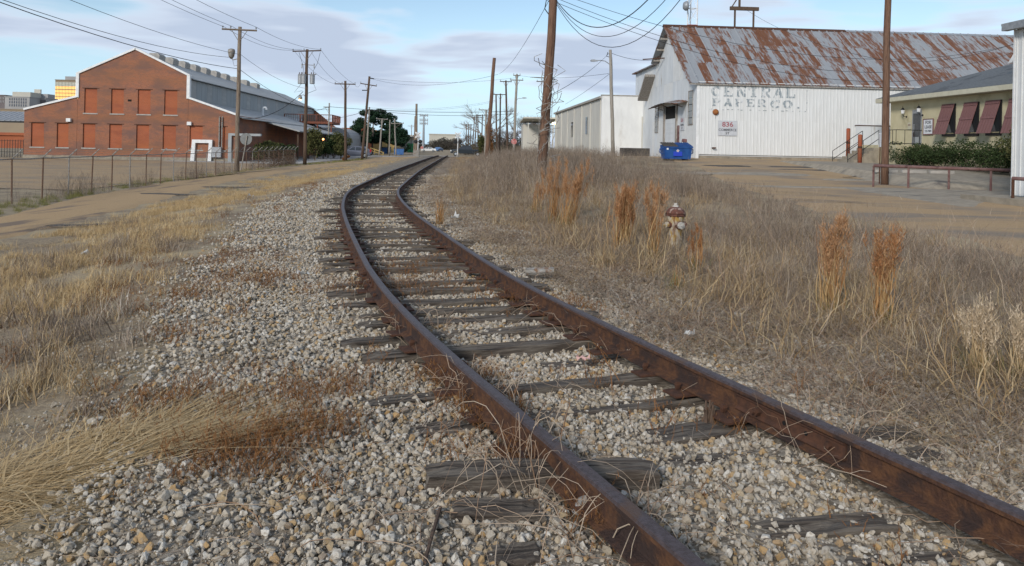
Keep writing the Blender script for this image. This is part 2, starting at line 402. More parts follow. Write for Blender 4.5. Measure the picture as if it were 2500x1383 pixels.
# cross street at the level crossing
mb = MB(); N = 40; xs = np.linspace(-75, 60, N)
mb.add([(x, 128 + .063 * x, gzf(x, 128) + .05) for x in xs] + [(x, 136 + .063 * x, gzf(x, 136) + .05) for x in xs], [(k, k + 1, N + k + 1, N + k) for k in range(N - 1)])
tag(mb.build('cross_street', M['pale_concrete']), 'pale cross street meeting the railway at the level crossing', 'road', kind='structure')
# paved forecourt left of the lane
mb = MB(); N = 20; ys = np.linspace(78, 127, N)
mb.add([(-36 - .063 * (y - 78), y, gzf(-34, y) + .03) for y in ys] + [(-21.9 - .012 * (y - 78), y, gzf(-22, y) + .034) for y in ys], [(k, N + k, N + k + 1, k + 1) for k in range(N - 1)])
tag(mb.build('forecourt', M['pale_concrete']), 'pale parking forecourt beside the lane and the shrubs', 'pavement', kind='structure')
mb = MB(); N = 24
gxl = np.linspace(-75, -19, N)
mb.add([(x, 34, gzf(x, 34) + .03) for x in gxl] + [(x, 80, gzf(x, 80) + .03) for x in gxl], [(k, k + 1, N + k + 1, N + k) for k in range(N - 1)])
tag(mb.build('dirt_yard', M['lot']), 'bare brown yard between the fence and the brick building', 'ground', kind='structure')

# ------------------------------------------------------------------ railway track
def tpos(y, n, z=0.0):
    s = float(slope(y)); k = 1 / math.sqrt(1 + s * s)
    return Vector((float(cx(y)) + n * k, y - n * s * k, float(zt(y)) + z))
def trz(y): return -math.atan(float(slope(y))) + math.pi / 2 if False else math.atan2(1, float(slope(y))) - math.pi / 2   # rotation that turns +Y onto the track
track = thing('railway_track', 'rusty single railway track curving away over weathered ties', 'railway track')
prof = [(-.07, 0), (.07, 0), (.07, .012), (.012, .028), (.009, .035), (.009, .115), (.014, .122), (.036, .130), (.037, .150), (.031, .163), (.018, .166), (-.018, .166), (-.031, .163), (-.037, .150), (-.036, .130), (-.014, .122), (-.009, .115), (-.009, .035), (-.012, .028), (-.07, .012)]
def rail_mesh(side):
    mb = MB(); ys = np.concatenate([np.arange(-2, 30, .3), np.arange(30, 130.1, 1.0)])
    n = len(prof)
    for y in ys:
        w = .006 * mnoise.noise((y * .35, side * 3, 0)) + .003 * mnoise.noise((y * 1.2, side * 3, 4)); hz = .012 * mnoise.noise((y * .22, side * 5, 9))
        for a, b in prof:
            mb.v.append(tuple(tpos(y, side * .7525 + a + w, .02 + b + hz)))
    for i in range(len(ys) - 1):
        for k in range(n):
            k2 = (k + 1) % n
            mb.f.append((i * n + k, i * n + k2, (i + 1) * n + k2, (i + 1) * n + k)); mb.m.append(1 if 8 <= k <= 12 else 0)
    return mb
rails = []
for s_ in (-1, 1):
    o = rail_mesh(s_).build('rail', [M['rail_web'], M['rail_head']], track)
    rails.append(o)
# joint bars on the right rail, inner and outer face
def joint_bar(y0, side, face):
    mb = MB(); L_ = .46
    P2 = [(0, .034), (.03, .026), (.034, .034), (.016, .05), (.014, .105), (.03, .116), (.03, .122), (0, .12)]
    fn = lambda a, b, t: tpos(y0 + t, side * .7525 + face * (.009 + a), .02 + b)
    mb.prism(P2, fn, -L_, L_ * .75, 0)
    for k, t in enumerate((-.36, -.2, -.04, .16)):
        c = tpos(y0 + t, side * .7525 + face * .026, .095); ax = (tpos(y0 + t, side * .7525 + face * 1.0, .095) - c).normalized()
        if k in (3,): mb.tube([c, c + ax * .035], .026, 6, 0); mb.tube([c + ax * .03, c + ax * .06], .013, 8, 0)
        elif k == 0: mb.tube([c, c + ax * .022], .02, 6, 0)
        else: mb.tube([c - ax * .002, c + ax * .0015], .013, 10, 1)
    return mb
jb = joint_bar(4.25, 1, -1).build('joint_bar', [M['rust_iron'], M['dark_hole']], rails[1])
jb = joint_bar(9.4, -1, -1).build('joint_bar', [M['rust_iron'], M['dark_hole']], rails[0])
# ties
def tie_mesh(seed, L_=2.55, W_=.20, T_=.17, nx=22, broken=False):
    r = random.Random(seed); mb = MB(); ring = []
    cs = [(-.5, -.5), (-.5, 0), (-.5, .46), (-.42, .5), (-.15, .5), (.15, .5), (.42, .5), (.5, .46), (.5, 0), (.5, -.5)]
    crack = r.uniform(-.3, .3)
    for i in range(nx + 1):
        u = i / nx - .5; row = []
        e = max(0, abs(u) * 2 - .93) / .07
        for (a, b) in cs:
            x = u * L_ + .03 * mnoise.noise((a * 4 + seed, b * 4, u * 3)) * e
            y = a * W_ * (1 - .1 * e) + .012 * mnoise.noise((u * 9, a * 3 + seed, b)); z = b * T_ + .012 * mnoise.noise((u * 7 + seed, a * 6, b * 2))
            if b >= .46: z -= e * .012 + max(0, mnoise.noise((u * 5 + seed, a * 5, 1.5)) - .15) * .05
            if b == .5 and abs(a - crack) < .2: z -= max(0, mnoise.noise((u * 3, seed, 7))) * .045
            row.append((x, y, z))
        ring.append(row)
    k = len(cs); mb.v = [q for row in ring for q in row]
    for i in range(nx):
        for j in range(k): j2 = (j + 1) % k; mb.f.append((i * k + j, i * k + j2, (i + 1) * k + j2, (i + 1) * k + j)); mb.m.append(0)
    mb.f.append(tuple(range(k))); mb.m.append(0); mb.f.append(tuple(nx * k + j for j in reversed(range(k)))); mb.m.append(0)
    return mb.mesh('tie', M['tie'])
tie_ms = [tie_mesh(s_ * 7.7 + 1) for s_ in range(8)]; tie_far = [tie_mesh(90 + s_, nx=6) for s_ in range(3)]
plate = MB(); plate.b2(-.18, .18, -.095, .095, 0, .014); plate_m = plate.mesh('tie_plate', M['rust_iron'])
sp = MB()
sp.b2(-.009, .009, -.009, .009, 0, .04, 0); sp.v = sp.v[:4] + [(-.014, -.015, .03), (.026, -.015, .036), (.026, .015, .036), (-.014, .015, .03)] + [(-.008, -.01, .052), (.02, -.01, .05), (.02, .01, .05), (-.008, .01, .052)]
sp.f = [(0, 3, 2, 1), (0, 1, 5, 4), (1, 2, 6, 5), (2, 3, 7, 6), (3, 0, 4, 7), (4, 5, 9, 8), (5, 6, 10, 9), (6, 7, 11, 10), (7, 4, 8, 11), (8, 9, 10, 11)]; sp.m = [0] * 10
spike_m = sp.mesh('spike', M['rust_iron'])
TIES = []
y = 4.55; i = 0
while y < 127:
    rr = random.Random(i * 13 + 5)
    yy_ = y + rr.uniform(-.05, .05)
    me = tie_ms[i % 8] if y < 45 else tie_far[i % 3]
    n_off = rr.uniform(-.16, .16); sink = rr.uniform(-.03, .012) if rr.random() < .7 else rr.uniform(-.07, -.03)
    p = tpos(yy_, n_off, -.085 + sink); skew = rr.uniform(-.05, .05)
    o = link('tie', me, track, p, rot=(rr.uniform(-.03, .03), rr.uniform(-.012, .012), trz(yy_) + skew), scale=(rr.uniform(.9, 1.03), rr.uniform(.75, 1.1), 1))
    TIES.append((p.x, p.y, trz(yy_) + skew, sink, 1.26))
    if y < 22:
        for s_ in (-1, 1):
            q = tpos(yy_, s_ * .7525, .002)
            c = link('tie_plate', plate_m, o); c.parent = o
            c.matrix_parent_inverse.identity()
            c.location = (s_ * .7525 - n_off, 0, .085 - sink + .001)
            if y < 14:
                for sx, sy, rz_ in ((-.085, .05, 0), (.085, -.05, math.pi)):
                    e = link('spike', spike_m, o, c.location + Vector((sx, sy, .012 + random.uniform(0, .012))), rz_)
    y += rr.uniform(.44, .58) if y < 60 else rr.uniform(.5, .62); i += 1
# foreground ties one by one: rotten, broken or half buried
for k, (ax, ay, bx, by, up, w_) in enumerate(((1045, 1190, 1602, 1172, .075, .19), (1108, 1240, 1330, 1246, .005, .17), (1650, 1312, 2175, 1268, -.004, .16), (1190, 1352, 1330, 1345, -.01, .16), (1560, 1128, 1985, 1108, -.02, .17),
                                              (2060, 1066, 2240, 1060, .01, .18), (2160, 1116, 2290, 1108, .0, .18), (2020, 1375, 2420, 1352, -.03, .16), (1500, 1370, 1660, 1366, -.02, .2))):
    p0 = ground_at(ax, ay); p1 = ground_at(bx, by); L_ = (p1 - p0).length
    me = tie_mesh(301 + k * 5, L_=L_, W_=w_, T_=.17, nx=max(8, int(L_ * 12))); c_ = (p0 + p1) / 2; rz_ = math.atan2(p1.y - p0.y, p1.x - p0.x)
    link('tie', me, track, c_ + Vector((0, 0, -.085 + up + .015)), rot=(.02, 0, rz_))
    for f_ in (.25, .5, .75):
        q = p0.lerp(p1, f_); TIES.append((q.x, q.y, rz_, 0 if up > -.04 else -.05, L_ * .16))

# ballast bed: fine sheet under the stones
by = np.concatenate([np.arange(-1, 16, .12), np.arange(16, 50, .4), np.arange(50, 130, 1.5)]); bn = np.linspace(-1, 1, 45)
BX = np.zeros((len(by), 45)); BY = BX.copy(); BZ = BX.copy()
for i, y in enumerate(by):
    eL = 3.1 + .5 * mnoise.noise((y * .4, 1, 1)); eR = 2.55 + .4 * mnoise.noise((y * .4, 5, 1))
    for j, u in enumerate(bn):
        n_ = u * (eL if u < 0 else eR); q = tpos(y, n_)
        z = gzf(q.x, q.y) - (.015 + .035 * sstep(y, 4.2, 6.5)) * (1 - sstep(abs(n_), 1.7, 2.3)) + .045 * mnoise.noise((q.x * 1.3, q.y * 1.3, 2)) + .012 * mnoise.noise((q.x * 6, q.y * 6, 4)) - .09 * sstep(abs(u), .86, 1.0)
        BX[i, j], BY[i, j], BZ[i, j] = q.x, q.y, z - .005
ballast = tag(link('ballast', grid_mesh('ballast', BX, BY, BZ, M['ballast_dirt'])), 'pale crushed limestone ballast bed beneath the railway track', 'ballast', kind='structure')
def bed_z(x, y):
    n_ = x - float(cx(y))
    return gzf(x, y) - (.015 + .035 * float(sstep(y, 4.2, 6.5))) * (1 - float(sstep(abs(n_), 1.7, 2.3))) + .045 * mnoise.noise((x * 1.3, y * 1.3, 2)) - .005

# ------------------------------------------------------------------ scatter of stuff with geometry nodes
def scatter(name, protos, P, R_, S_, idx, label=None, cat=None, parent=None):
    pc = bpy.data.collections.new(name + '_kinds')
    for i, me in enumerate(protos):
        pc.objects.link(bpy.data.objects.new('%s_kind_%02d' % (name, i), me))
    me = bpy.data.meshes.new(name); P = np.asarray(P, np.float32)
    me.vertices.add(len(P)); me.vertices.foreach_set('co', P.ravel())
    for nm, ty, data in (('rot', 'FLOAT_VECTOR', np.asarray(R_, np.float32)), ('scl', 'FLOAT_VECTOR', np.asarray(S_, np.float32)), ('idx', 'INT', np.asarray(idx, np.int32))):
        a = me.attributes.new(nm, ty, 'POINT')
        a.data.foreach_set('vector' if ty == 'FLOAT_VECTOR' else 'value', data.ravel())
    o = link(name, me, parent)
    ng = bpy.data.node_groups.new(name, 'GeometryNodeTree')
    ng.interface.new_socket('Geometry', in_out='INPUT', socket_type='NodeSocketGeometry'); ng.interface.new_socket('Geometry', in_out='OUTPUT', socket_type='NodeSocketGeometry')
    nd = ng.nodes; L = ng.links.new
    gi = nd.new('NodeGroupInput'); go = nd.new('NodeGroupOutput'); ci = nd.new('GeometryNodeCollectionInfo')
    ci.inputs['Collection'].default_value = pc; ci.inputs['Separate Children'].default_value = True; ci.inputs['Reset Children'].default_value = True
    ip = nd.new('GeometryNodeInstanceOnPoints'); ip.inputs['Pick Instance'].default_value = True
    def na(nm, ty):
        q = nd.new('GeometryNodeInputNamedAttribute'); q.data_type = ty; q.inputs['Name'].default_value = nm; return q.outputs['Attribute']
    L(gi.outputs[0], ip.inputs['Points']); L(ci.outputs[0], ip.inputs['Instance'])
    L(na('idx', 'INT'), ip.inputs['Instance Index'])
    er = nd.new('FunctionNodeEulerToRotation'); L(na('rot', 'FLOAT_VECTOR'), er.inputs[0]); L(er.outputs[0], ip.inputs['Rotation'])
    L(na('scl', 'FLOAT_VECTOR'), ip.inputs['Scale']); L(ip.outputs[0], go.inputs[0])
    md = o.modifiers.new('scatter', 'NODES'); md.node_group = ng
    return tag(o, label, cat, kind='stuff')

# stones
def stone_mesh(seed):
    r = np.random.default_rng(seed); b = bmesh.new()
    p = r.normal(size=(16, 3)); p /= np.linalg.norm(p, axis=1)[:, None]; p = np.sign(p) * np.abs(p) ** .8
    p *= np.array([1, r.uniform(.65, .95), r.uniform(.5, .75)]) * r.uniform(.8, 1.08, (16, 1))
    for q in p: b.verts.new(q)
    bmesh.ops.convex_hull(b, input=b.verts[:])
    for v in [v for v in b.verts if not v.link_faces]: b.verts.remove(v)
    bmesh.ops.dissolve_limit(b, angle_limit=.35, verts=b.verts[:], edges=b.edges[:])
    bmesh.ops.bevel(b, geom=b.edges[:], offset=.035, segments=1, affect='EDGES')
    bmesh.ops.triangulate(b, faces=b.faces[:])
    me = bpy.data.meshes.new('stone'); b.to_mesh(me); b.free(); me.materials.append(M['stone']); return me
stones = [stone_mesh(s_ + 100) for s_ in range(14)]
tie_a = np.array([(t[0], t[1], math.cos(t[2]), math.sin(t[2]), t[3], t[4]) for t in TIES if t[1] < 40])
SP = []
def near_tie(x, y):
    dx = x - tie_a[:, 0]; dy = y - tie_a[:, 1]
    u = dx * tie_a[:, 2] + dy * tie_a[:, 3]; v = -dx * tie_a[:, 3] + dy * tie_a[:, 2]
    k = (np.abs(u) < tie_a[:, 5]) & (np.abs(v) < .1)
    return k.any() and (tie_a[k, 4].max() > -.03)
for (y0, y1, dens, r0, r1) in ((1.6, 5.5, 1900, .004, .013), (5.5, 9, 700, .006, .014), (1.6, 6.5, 900, .011, .034), (6.5, 12, 620, .015, .036), (12, 22, 260, .02, .04), (22, 45, 90, .025, .05)):
    cnt = int((y1 - y0) * 7.6 * dens)
    yv = rng.uniform(y0, y1, cnt); nv = rng.uniform(-4.3, 3.3, cnt); sz = r0 + (r1 - r0) * rng.beta(1.5, 2.6, cnt); q = rng.random(cnt)
    for y, n_, r_, pq in zip(yv, nv, sz, q):
        edge = (sstep(-n_, 2.1, 4.3 - .9 * sstep(y, 4, 6)) * .95 if r_ > .012 else sstep(-n_, 2.6, 4.2) * .85) if n_ < 0 else sstep(n_, 1.9, 3.2) * .95
        if pq < edge * 1.05: continue
        s0 = float(slope(y)); k = 1 / math.sqrt(1 + s0 * s0); x = float(cx(y)) + n_ * k; yy_ = y - n_ * s0 * k
        if abs(abs(n_) - .7525) < .06: continue
        if near_tie(x, yy_) and random.random() < (.5 if abs(n_) < .7 else .8): continue
        z = bed_z(x, yy_) + r_ * random.uniform(.0, .75)
        SP.append((x, yy_, z, r_))
SP = np.array(SP)
rt = rng.uniform(-3.1, 3.1, (len(SP), 3)); rt[:, :2] *= .35
sidx = rng.integers(0, 14, len(SP))
big = np.argsort(-(SP[:, 3] / np.maximum(SP[:, 1], 2.2)) * ((np.abs(SP[:, 0] / SP[:, 1]) < .66) & (SP[:, 1] > 3.05)))[:300]
mask = np.ones(len(SP), bool); mask[big] = False
for k in big:
    link('stone', stones[sidx[k]], ballast, SP[k, :3], rot=rt[k], scale=[SP[k, 3]] * 3)
scatter('gravel', stones, SP[mask, :3], rt[mask], np.repeat(SP[mask, 3:4], 3, 1), sidx[mask], None, None, ballast)
print('stones', len(SP))
# ------------------------------------------------------------------ building materials
def rusty_sheet(name, base, base2, rust_amount, streak):
    """painted or galvanised sheet metal with rust that follows the sheet (local Y runs up the sheet)"""
    m = bpy.data.materials.new(name); m.use_nodes = True; t = m.node_tree; b = t.nodes['Principled BSDF']; L = t.links.new
    b.inputs['Roughness'].default_value = .7; b.inputs['Specular IOR Level'].default_value = .25
    tcn = t.nodes.new('ShaderNodeTexCoord'); oi = t.nodes.new('ShaderNodeObjectInfo')
    def nz(sc, st, seedmul):
        mp = t.nodes.new('ShaderNodeMapping'); mp.inputs['Scale'].default_value = st; L(tcn.outputs['Object'], mp.inputs['Vector'])
        cb = t.nodes.new('ShaderNodeMath'); cb.operation = 'MULTIPLY'; L(oi.outputs['Random'], cb.inputs[0]); cb.inputs[1].default_value = seedmul
        n = t.nodes.new('ShaderNodeTexNoise'); n.noise_dimensions = '4D'; n.inputs['Scale'].default_value = sc; n.inputs['Detail'].default_value = 6; n.inputs['Roughness'].default_value = .65
        L(mp.outputs[0], n.inputs['Vector']); L(cb.outputs[0], n.inputs['W']); return n.outputs['Fac']
    n1_ = nz(1.6, (1.3, streak, 1.3), 90); n2_ = nz(7, (1, streak, 1), 50)
    a = t.nodes.new('ShaderNodeMath'); a.operation = 'MULTIPLY_ADD'; L(n2_, a.inputs[0]); a.inputs[1].default_value = .62; L(n1_, a.inputs[2])
    r2 = t.nodes.new('ShaderNodeMath'); r2.operation = 'MULTIPLY_ADD'; cn = t.nodes.new('ShaderNodeTexNoise'); cn.noise_dimensions = '1D'; cn.inputs['Scale'].default_value = 1.0; cn.inputs['Detail'].default_value = 3; sx_ = t.nodes.new('ShaderNodeSeparateXYZ'); L(oi.outputs['Location'], sx_.inputs[0]); L(sx_.outputs[0], cn.inputs['W'])
    ad = t.nodes.new('ShaderNodeMath'); ad.operation = 'MULTIPLY_ADD'; L(oi.outputs['Random'], ad.inputs[0]); ad.inputs[1].default_value = .35; L(cn.outputs['Fac'], ad.inputs[2])
    L(ad.outputs[0], r2.inputs[0]); r2.inputs[1].default_value = rust_amount; L(a.outputs[0], r2.inputs[2])
    rf = t.nodes.new('ShaderNodeMapRange'); rf.interpolation_type = 'SMOOTHSTEP'; L(r2.outputs[0], rf.inputs[0]); rf.inputs['From Min'].default_value = 1.04; rf.inputs['From Max'].default_value = 1.22
    n3_ = nz(3, (1, .4, 1), 20)
    rc = t.nodes.new('ShaderNodeMix'); rc.data_type = 'RGBA'; L(n3_, rc.inputs['Factor']); rc.inputs['A'].default_value = (.105, .034, .017, 1); rc.inputs['B'].default_value = (.21, .10, .05, 1)
    bc = t.nodes.new('ShaderNodeMix'); bc.data_type = 'RGBA'; L(nz(2.2, (1, .3, 1), 33), bc.inputs['Factor']); bc.inputs['A'].default_value = (*base, 1); bc.inputs['B'].default_value = (*base2, 1)
    mx = t.nodes.new('ShaderNodeMix'); mx.data_type = 'RGBA'; L(rf.outputs[0], mx.inputs['Factor']); L(bc.outputs['Result'], mx.inputs['A']); L(rc.outputs['Result'], mx.inputs['B'])
    L(mx.outputs['Result'], b.inputs['Base Color'])
    return m
M['roof_tin'] = rusty_sheet('rusted_roof_tin', (.31, .32, .33), (.235, .245, .255), .46, .22)
M['white_tin'] = rusty_sheet('white_painted_tin', (.76, .77, .765), (.58, .575, .55), .05, .16)
M['white_tin2'] = mat('grey_white_tin', (.66, .68, .69), (.58, .60, .61), 1.2, .7, stretch=(1, 1, .3), c3=(.42, .40, .36), s3=1.5, lo3=.6, hi3=.75)
M['cream_tin'] = mat('cream_tin', (.56, .54, .48), (.50, .48, .43), 1.5, .6, stretch=(1, 1, .2), c3=(.40, .37, .31), s3=1.2, lo3=.62, hi3=.8, st3=(1, 1, .15))
M['white_block'] = mat('white_block', (.76, .76, .74), (.70, .70, .68), 1.5, .85, .2, 8, stretch=(1, 1, .4), c3=(.58, .56, .52), s3=.8, lo3=.58, hi3=.75)
M['old_wood'] = mat('old_wood', (.22, .19, .16), (.40, .38, .35), 4, .95, .4, 12, stretch=(6, 6, .5), c3=(.12, .09, .07), s3=5)
M['letter'] = mat('faded_letter_paint', (.27, .31, .33), (.66, .67, .665), 3.2, .9, detail=8, lo=.46, hi=.60, coord='Object', stretch=(1.0, 1, .8))
M['dash'] = mat('faded_border_paint', (.28, .31, .32), (.68, .69, .685), 5, .9, lo=.45, hi=.55)
M['sign_face'] = mat('sign_face', (.54, .55, .57), (.48, .49, .51), 4, .7)
M['sign_white'] = mat('sign_white', (.72, .73, .74), (.66, .66, .67), 4, .6)
M['red_text'] = mat('red_text', (.30, .07, .09), (.36, .18, .19), 6, .7)
M['dark_text'] = mat('dark_text', (.06, .07, .085), (.14, .14, .15), 8, .7)
M['tan_stucco'] = mat('tan_stucco', (.56, .50, .33), (.51, .45, .29), 1.3, .95, .25, 60, c3=(.36, .31, .19), s3=.5, lo3=.58, hi3=.75)
M['trim'] = mat('tan_trim', (.55, .52, .40), (.48, .45, .34), 3, .8)
M['shingle'] = mat('grey_shingle', (.105, .115, .12), (.15, .16, .165), 9, .95, .4, 40, c3=(.075, .08, .085), s3=.7)
M['shutter'] = mat('plum_shutter', (.215, .108, .102), (.165, .08, .077), 5, .8, .2, 20, stretch=(4, 4, .4))
M['red_post'] = mat('red_post', (.33, .075, .035), (.26, .11, .06), 6, .8, c3=(.15, .05, .03), s3=3)
M['pipe_plum'] = mat('faded_red_pipe', (.15, .075, .068), (.20, .125, .112), 3, .75, c3=(.09, .045, .04), s3=4)
def brick_mat(name, c1, c2, mortar, ramp3):
    m = bpy.data.materials.new(name); m.use_nodes = True; t = m.node_tree; b = t.nodes['Principled BSDF']; L = t.links.new
    b.inputs['Roughness'].default_value = .92; b.inputs['Specular IOR Level'].default_value = .2
    tcn = t.nodes.new('ShaderNodeTexCoord'); mp = t.nodes.new('ShaderNodeMapping'); mp.inputs['Rotation'].default_value = (math.radians(90), 0, 0)
    L(tcn.outputs['Object'], mp.inputs['Vector'])
    br = t.nodes.new('ShaderNodeTexBrick'); br.inputs['Scale'].default_value = 1; br.inputs['Brick Width'].default_value = .21; br.inputs['Row Height'].default_value = .075
    br.inputs['Mortar Size'].default_value = .006; br.inputs['Color1'].default_value = (*c1, 1); br.inputs['Color2'].default_value = (*c2, 1); br.inputs['Mortar'].default_value = (*mortar, 1); br.inputs['Bias'].default_value = -.1
    L(mp.outputs[0], br.inputs['Vector'])
    n = t.nodes.new('ShaderNodeTexNoise'); n.inputs['Scale'].default_value = .55; n.inputs['Detail'].default_value = 7; n.inputs['Roughness'].default_value = .65
    mp2 = t.nodes.new('ShaderNodeMapping'); mp2.inputs['Scale'].default_value = (.55, 1, 1.4); L(tcn.outputs['Object'], mp2.inputs['Vector']); L(mp2.outputs[0], n.inputs['Vector'])
    r = t.nodes.new('ShaderNodeMapRange'); r.interpolation_type = 'SMOOTHSTEP'; r.inputs['From Min'].default_value = .42; r.inputs['From Max'].default_value = .62; L(n.outputs['Fac'], r.inputs[0])
    sc = t.nodes.new('ShaderNodeMath'); sc.operation = 'MULTIPLY'; L(r.outputs[0], sc.inputs[0]); sc.inputs[1].default_value = .85
    x = t.nodes.new('ShaderNodeMix'); x.data_type = 'RGBA'; L(sc.outputs[0], x.inputs['Factor']); L(br.outputs['Color'], x.inputs['A']); x.inputs['B'].default_value = (*ramp3, 1)
    n5 = t.nodes.new('ShaderNodeTexNoise'); n5.inputs['Scale'].default_value = 9; n5.inputs['Detail'].default_value = 3; L(tcn.outputs['Object'], n5.inputs['Vector'])
    r5 = t.nodes.new('ShaderNodeMapRange'); r5.inputs['From Min'].default_value = .62; r5.inputs['From Max'].default_value = .78; r5.inputs['To Max'].default_value = .45; L(n5.outputs['Fac'], r5.inputs[0])
    x5 = t.nodes.new('ShaderNodeMix'); x5.data_type = 'RGBA'; L(r5.outputs[0], x5.inputs['Factor']); L(x.outputs['Result'], x5.inputs['A']); x5.inputs['B'].default_value = (*mortar, 1)
    n6 = t.nodes.new('ShaderNodeTexNoise'); n6.inputs['Scale'].default_value = .3; n6.inputs['Detail'].default_value = 5; mp6 = t.nodes.new('ShaderNodeMapping'); mp6.inputs['Scale'].default_value = (.5, 1, 2.2); L(tcn.outputs['Object'], mp6.inputs['Vector']); L(mp6.outputs[0], n6.inputs['Vector'])
    r6 = t.nodes.new('ShaderNodeMapRange'); r6.inputs['From Min'].default_value = .4; r6.inputs['From Max'].default_value = .7; r6.inputs['To Max'].default_value = .5; L(n6.outputs['Fac'], r6.inputs[0])
    x6 = t.nodes.new('ShaderNodeMix'); x6.data_type = 'RGBA'; L(r6.outputs[0], x6.inputs['Factor']); L(x5.outputs['Result'], x6.inputs['A']); x6.inputs['B'].default_value = (c2[0] * 1.25, c2[1] * 1.45, c2[2] * 1.1, 1)
    L(x6.outputs['Result'], b.inputs['Base Color']); return m
M['brick'] = brick_mat('old_brick', (.33, .112, .055), (.215, .086, .054), (.38, .26, .19), (.165, .10, .085))
M['brick_new'] = brick_mat('infill_brick', (.37, .098, .042), (.31, .088, .042), (.38, .20, .13), (.27, .088, .05))
M['roof_grey'] = mat('grey_roof', (.40, .40, .385), (.34, .34, .33), 2, .8, stretch=(1, .2, 1), c3=(.37, .36, .345), s3=.4)
M['clad_grey'] = mat('grey_cladding', (.35, .365, .365), (.29, .305, .305), 1.5, .7, stretch=(2, 2, .1))

def text_mesh(s_, size, m, bold=0.0, sx=1.0):
    cu = bpy.data.curves.new('lettering', 'FONT'); cu.body = s_; cu.size = size; cu.align_x = 'CENTER'; cu.align_y = 'CENTER'; cu.offset = bold; cu.resolution_u = 3
    o = bpy.data.objects.new('lettering', cu); col.objects.link(o)
    dg = bpy.context.evaluated_depsgraph_get(); me = bpy.data.meshes.new_from_object(o.evaluated_get(dg))
    bpy.data.objects.remove(o); bpy.data.curves.remove(cu)
    for v in me.vertices: v.co.x *= sx
    me.materials.clear(); me.materials.append(m); me.name = 'lettering'
    return me

# ------------------------------------------------------------------ white warehouse
wo = at(1700, 387, 54)
W = thing('white_warehouse', 'long white sheet metal warehouse with steep rust streaked tin roof', 'warehouse', (wo.x, wo.y, 0), GA)
ZB, ZE, ZR, YR = 1.40, 6.40, 11.35, 7.2       # siding foot, eave, ridge height, ridge depth
LEN = 44.0; YL = 10.9; ZL = 8.85; YL2 = 19.4; ZL2 = 8.75
mb = MB(); mb.b2(.12, LEN, .12, YL2 - .1, .6, ZB - .02); mb.build('foundation', M['concrete'], W)
# solid body behind the sheets
mb = MB(); mb.prism([(.1, 1.3), (YL2 - .1, 1.3), (YL2 - .1, ZL2 - .15), (YL, ZL - .15), (YR, ZR - .2), (.1, ZE - .1)], lambda a, b, t: (t, a, b), .1, LEN - .1)
mb.build('wall_core', M['white_tin2'], W)
# side wall sheets (seen front on), ribs pressed in
def ribbed(w, h, nr, dep, m):
    mb = MB(); xs = []; p = w / nr
    for k in range(nr): xs += [(k * p, 0), (k * p + p * .08, -dep), (k * p + p * .2, -dep), (k * p + p * .28, 0)]
    xs.append((w + .012, 0)); n = len(xs)
    mb.add([(x, 0, -y_) for x, y_ in xs] + [(x, h, -y_) for x, y_ in xs], [(k, k + 1, n + k + 1, n + k) for k in range(n - 1)])
    return mb.mesh('sheet', m, fix=False)
SW = .74
lo_m = ribbed(SW, 2.42, 3, .02, M['white_tin']); hi_m = ribbed(SW, 2.66, 3, .02, M['white_tin'])
ncol = int(LEN / SW)
for c in range(ncol):
    if c < 29 or True:
        link('siding_sheet', lo_m, W, (c * SW, .004, ZB), rot=(math.radians(90), 0, 0))
        link('siding_sheet', hi_m, W, (c * SW, -.016 + .02, ZB + 2.38 + .0), rot=(math.radians(90.4), 0, 0))
# gable sheets: columns clipped by the roof line
def gtop(y): return ZE + (ZR - ZE) * y / YR if y < YR else (ZR + (ZL - ZR) * (y - YR) / (YL - YR) if y < YL else ZL + (ZL2 - ZL) * (y - YL) / (YL2 - YL))
yk = sorted(set([0.0, YR, YL, YL2] + [round(.9 * k, 3) for k in range(1, 22)]))
yk = [y for y in yk if y <= YL2]
for a, b in zip(yk[:-1], yk[1:]):
    for lev, (z0, z1) in enumerate(((ZB - .35, 4.0), (4.0, 6.9), (6.9, 99))):
        ta, tb = min(z1, gtop(a + 1e-4) - .06), min(z1, gtop(b - 1e-4) - .06)
        if max(ta, tb) <= z0 + .05: continue
        mb = MB(); off = -.01 - .012 * ((lev + int(a * 10)) % 2) - .003 * (int(a * 3) % 3)
        poly = [(a, z0), (b, z0)] + ([(b, tb)] if tb > z0 else []) + ([(a, ta)] if ta > z0 else [])
        if len(poly) < 3: continue
        mb.prism(poly, lambda u, v, t: (t, u, v), off, off - .01)
        mb.build('gable_sheet', M['white_tin2'] if (int(a * 7) + lev) % 3 else M['white_tin'], W)
# flared skirt at the far end
mb = MB(); mb.prism([(YL2 - .02, 5.7), (YL2 + 2.3, 4.4), (YL2 + 2.3, .9), (YL2 - .02, .9)], lambda u, v, t: (t, u, v), -.02, .6); mb.build('end_skirt', M['white_tin2'], W)
mb = MB(); mb.b2(-.12, -.03, 16.1, 17.0, .95, 4.6); mb.build('downpipe_cover', M['cream_tin'], W)
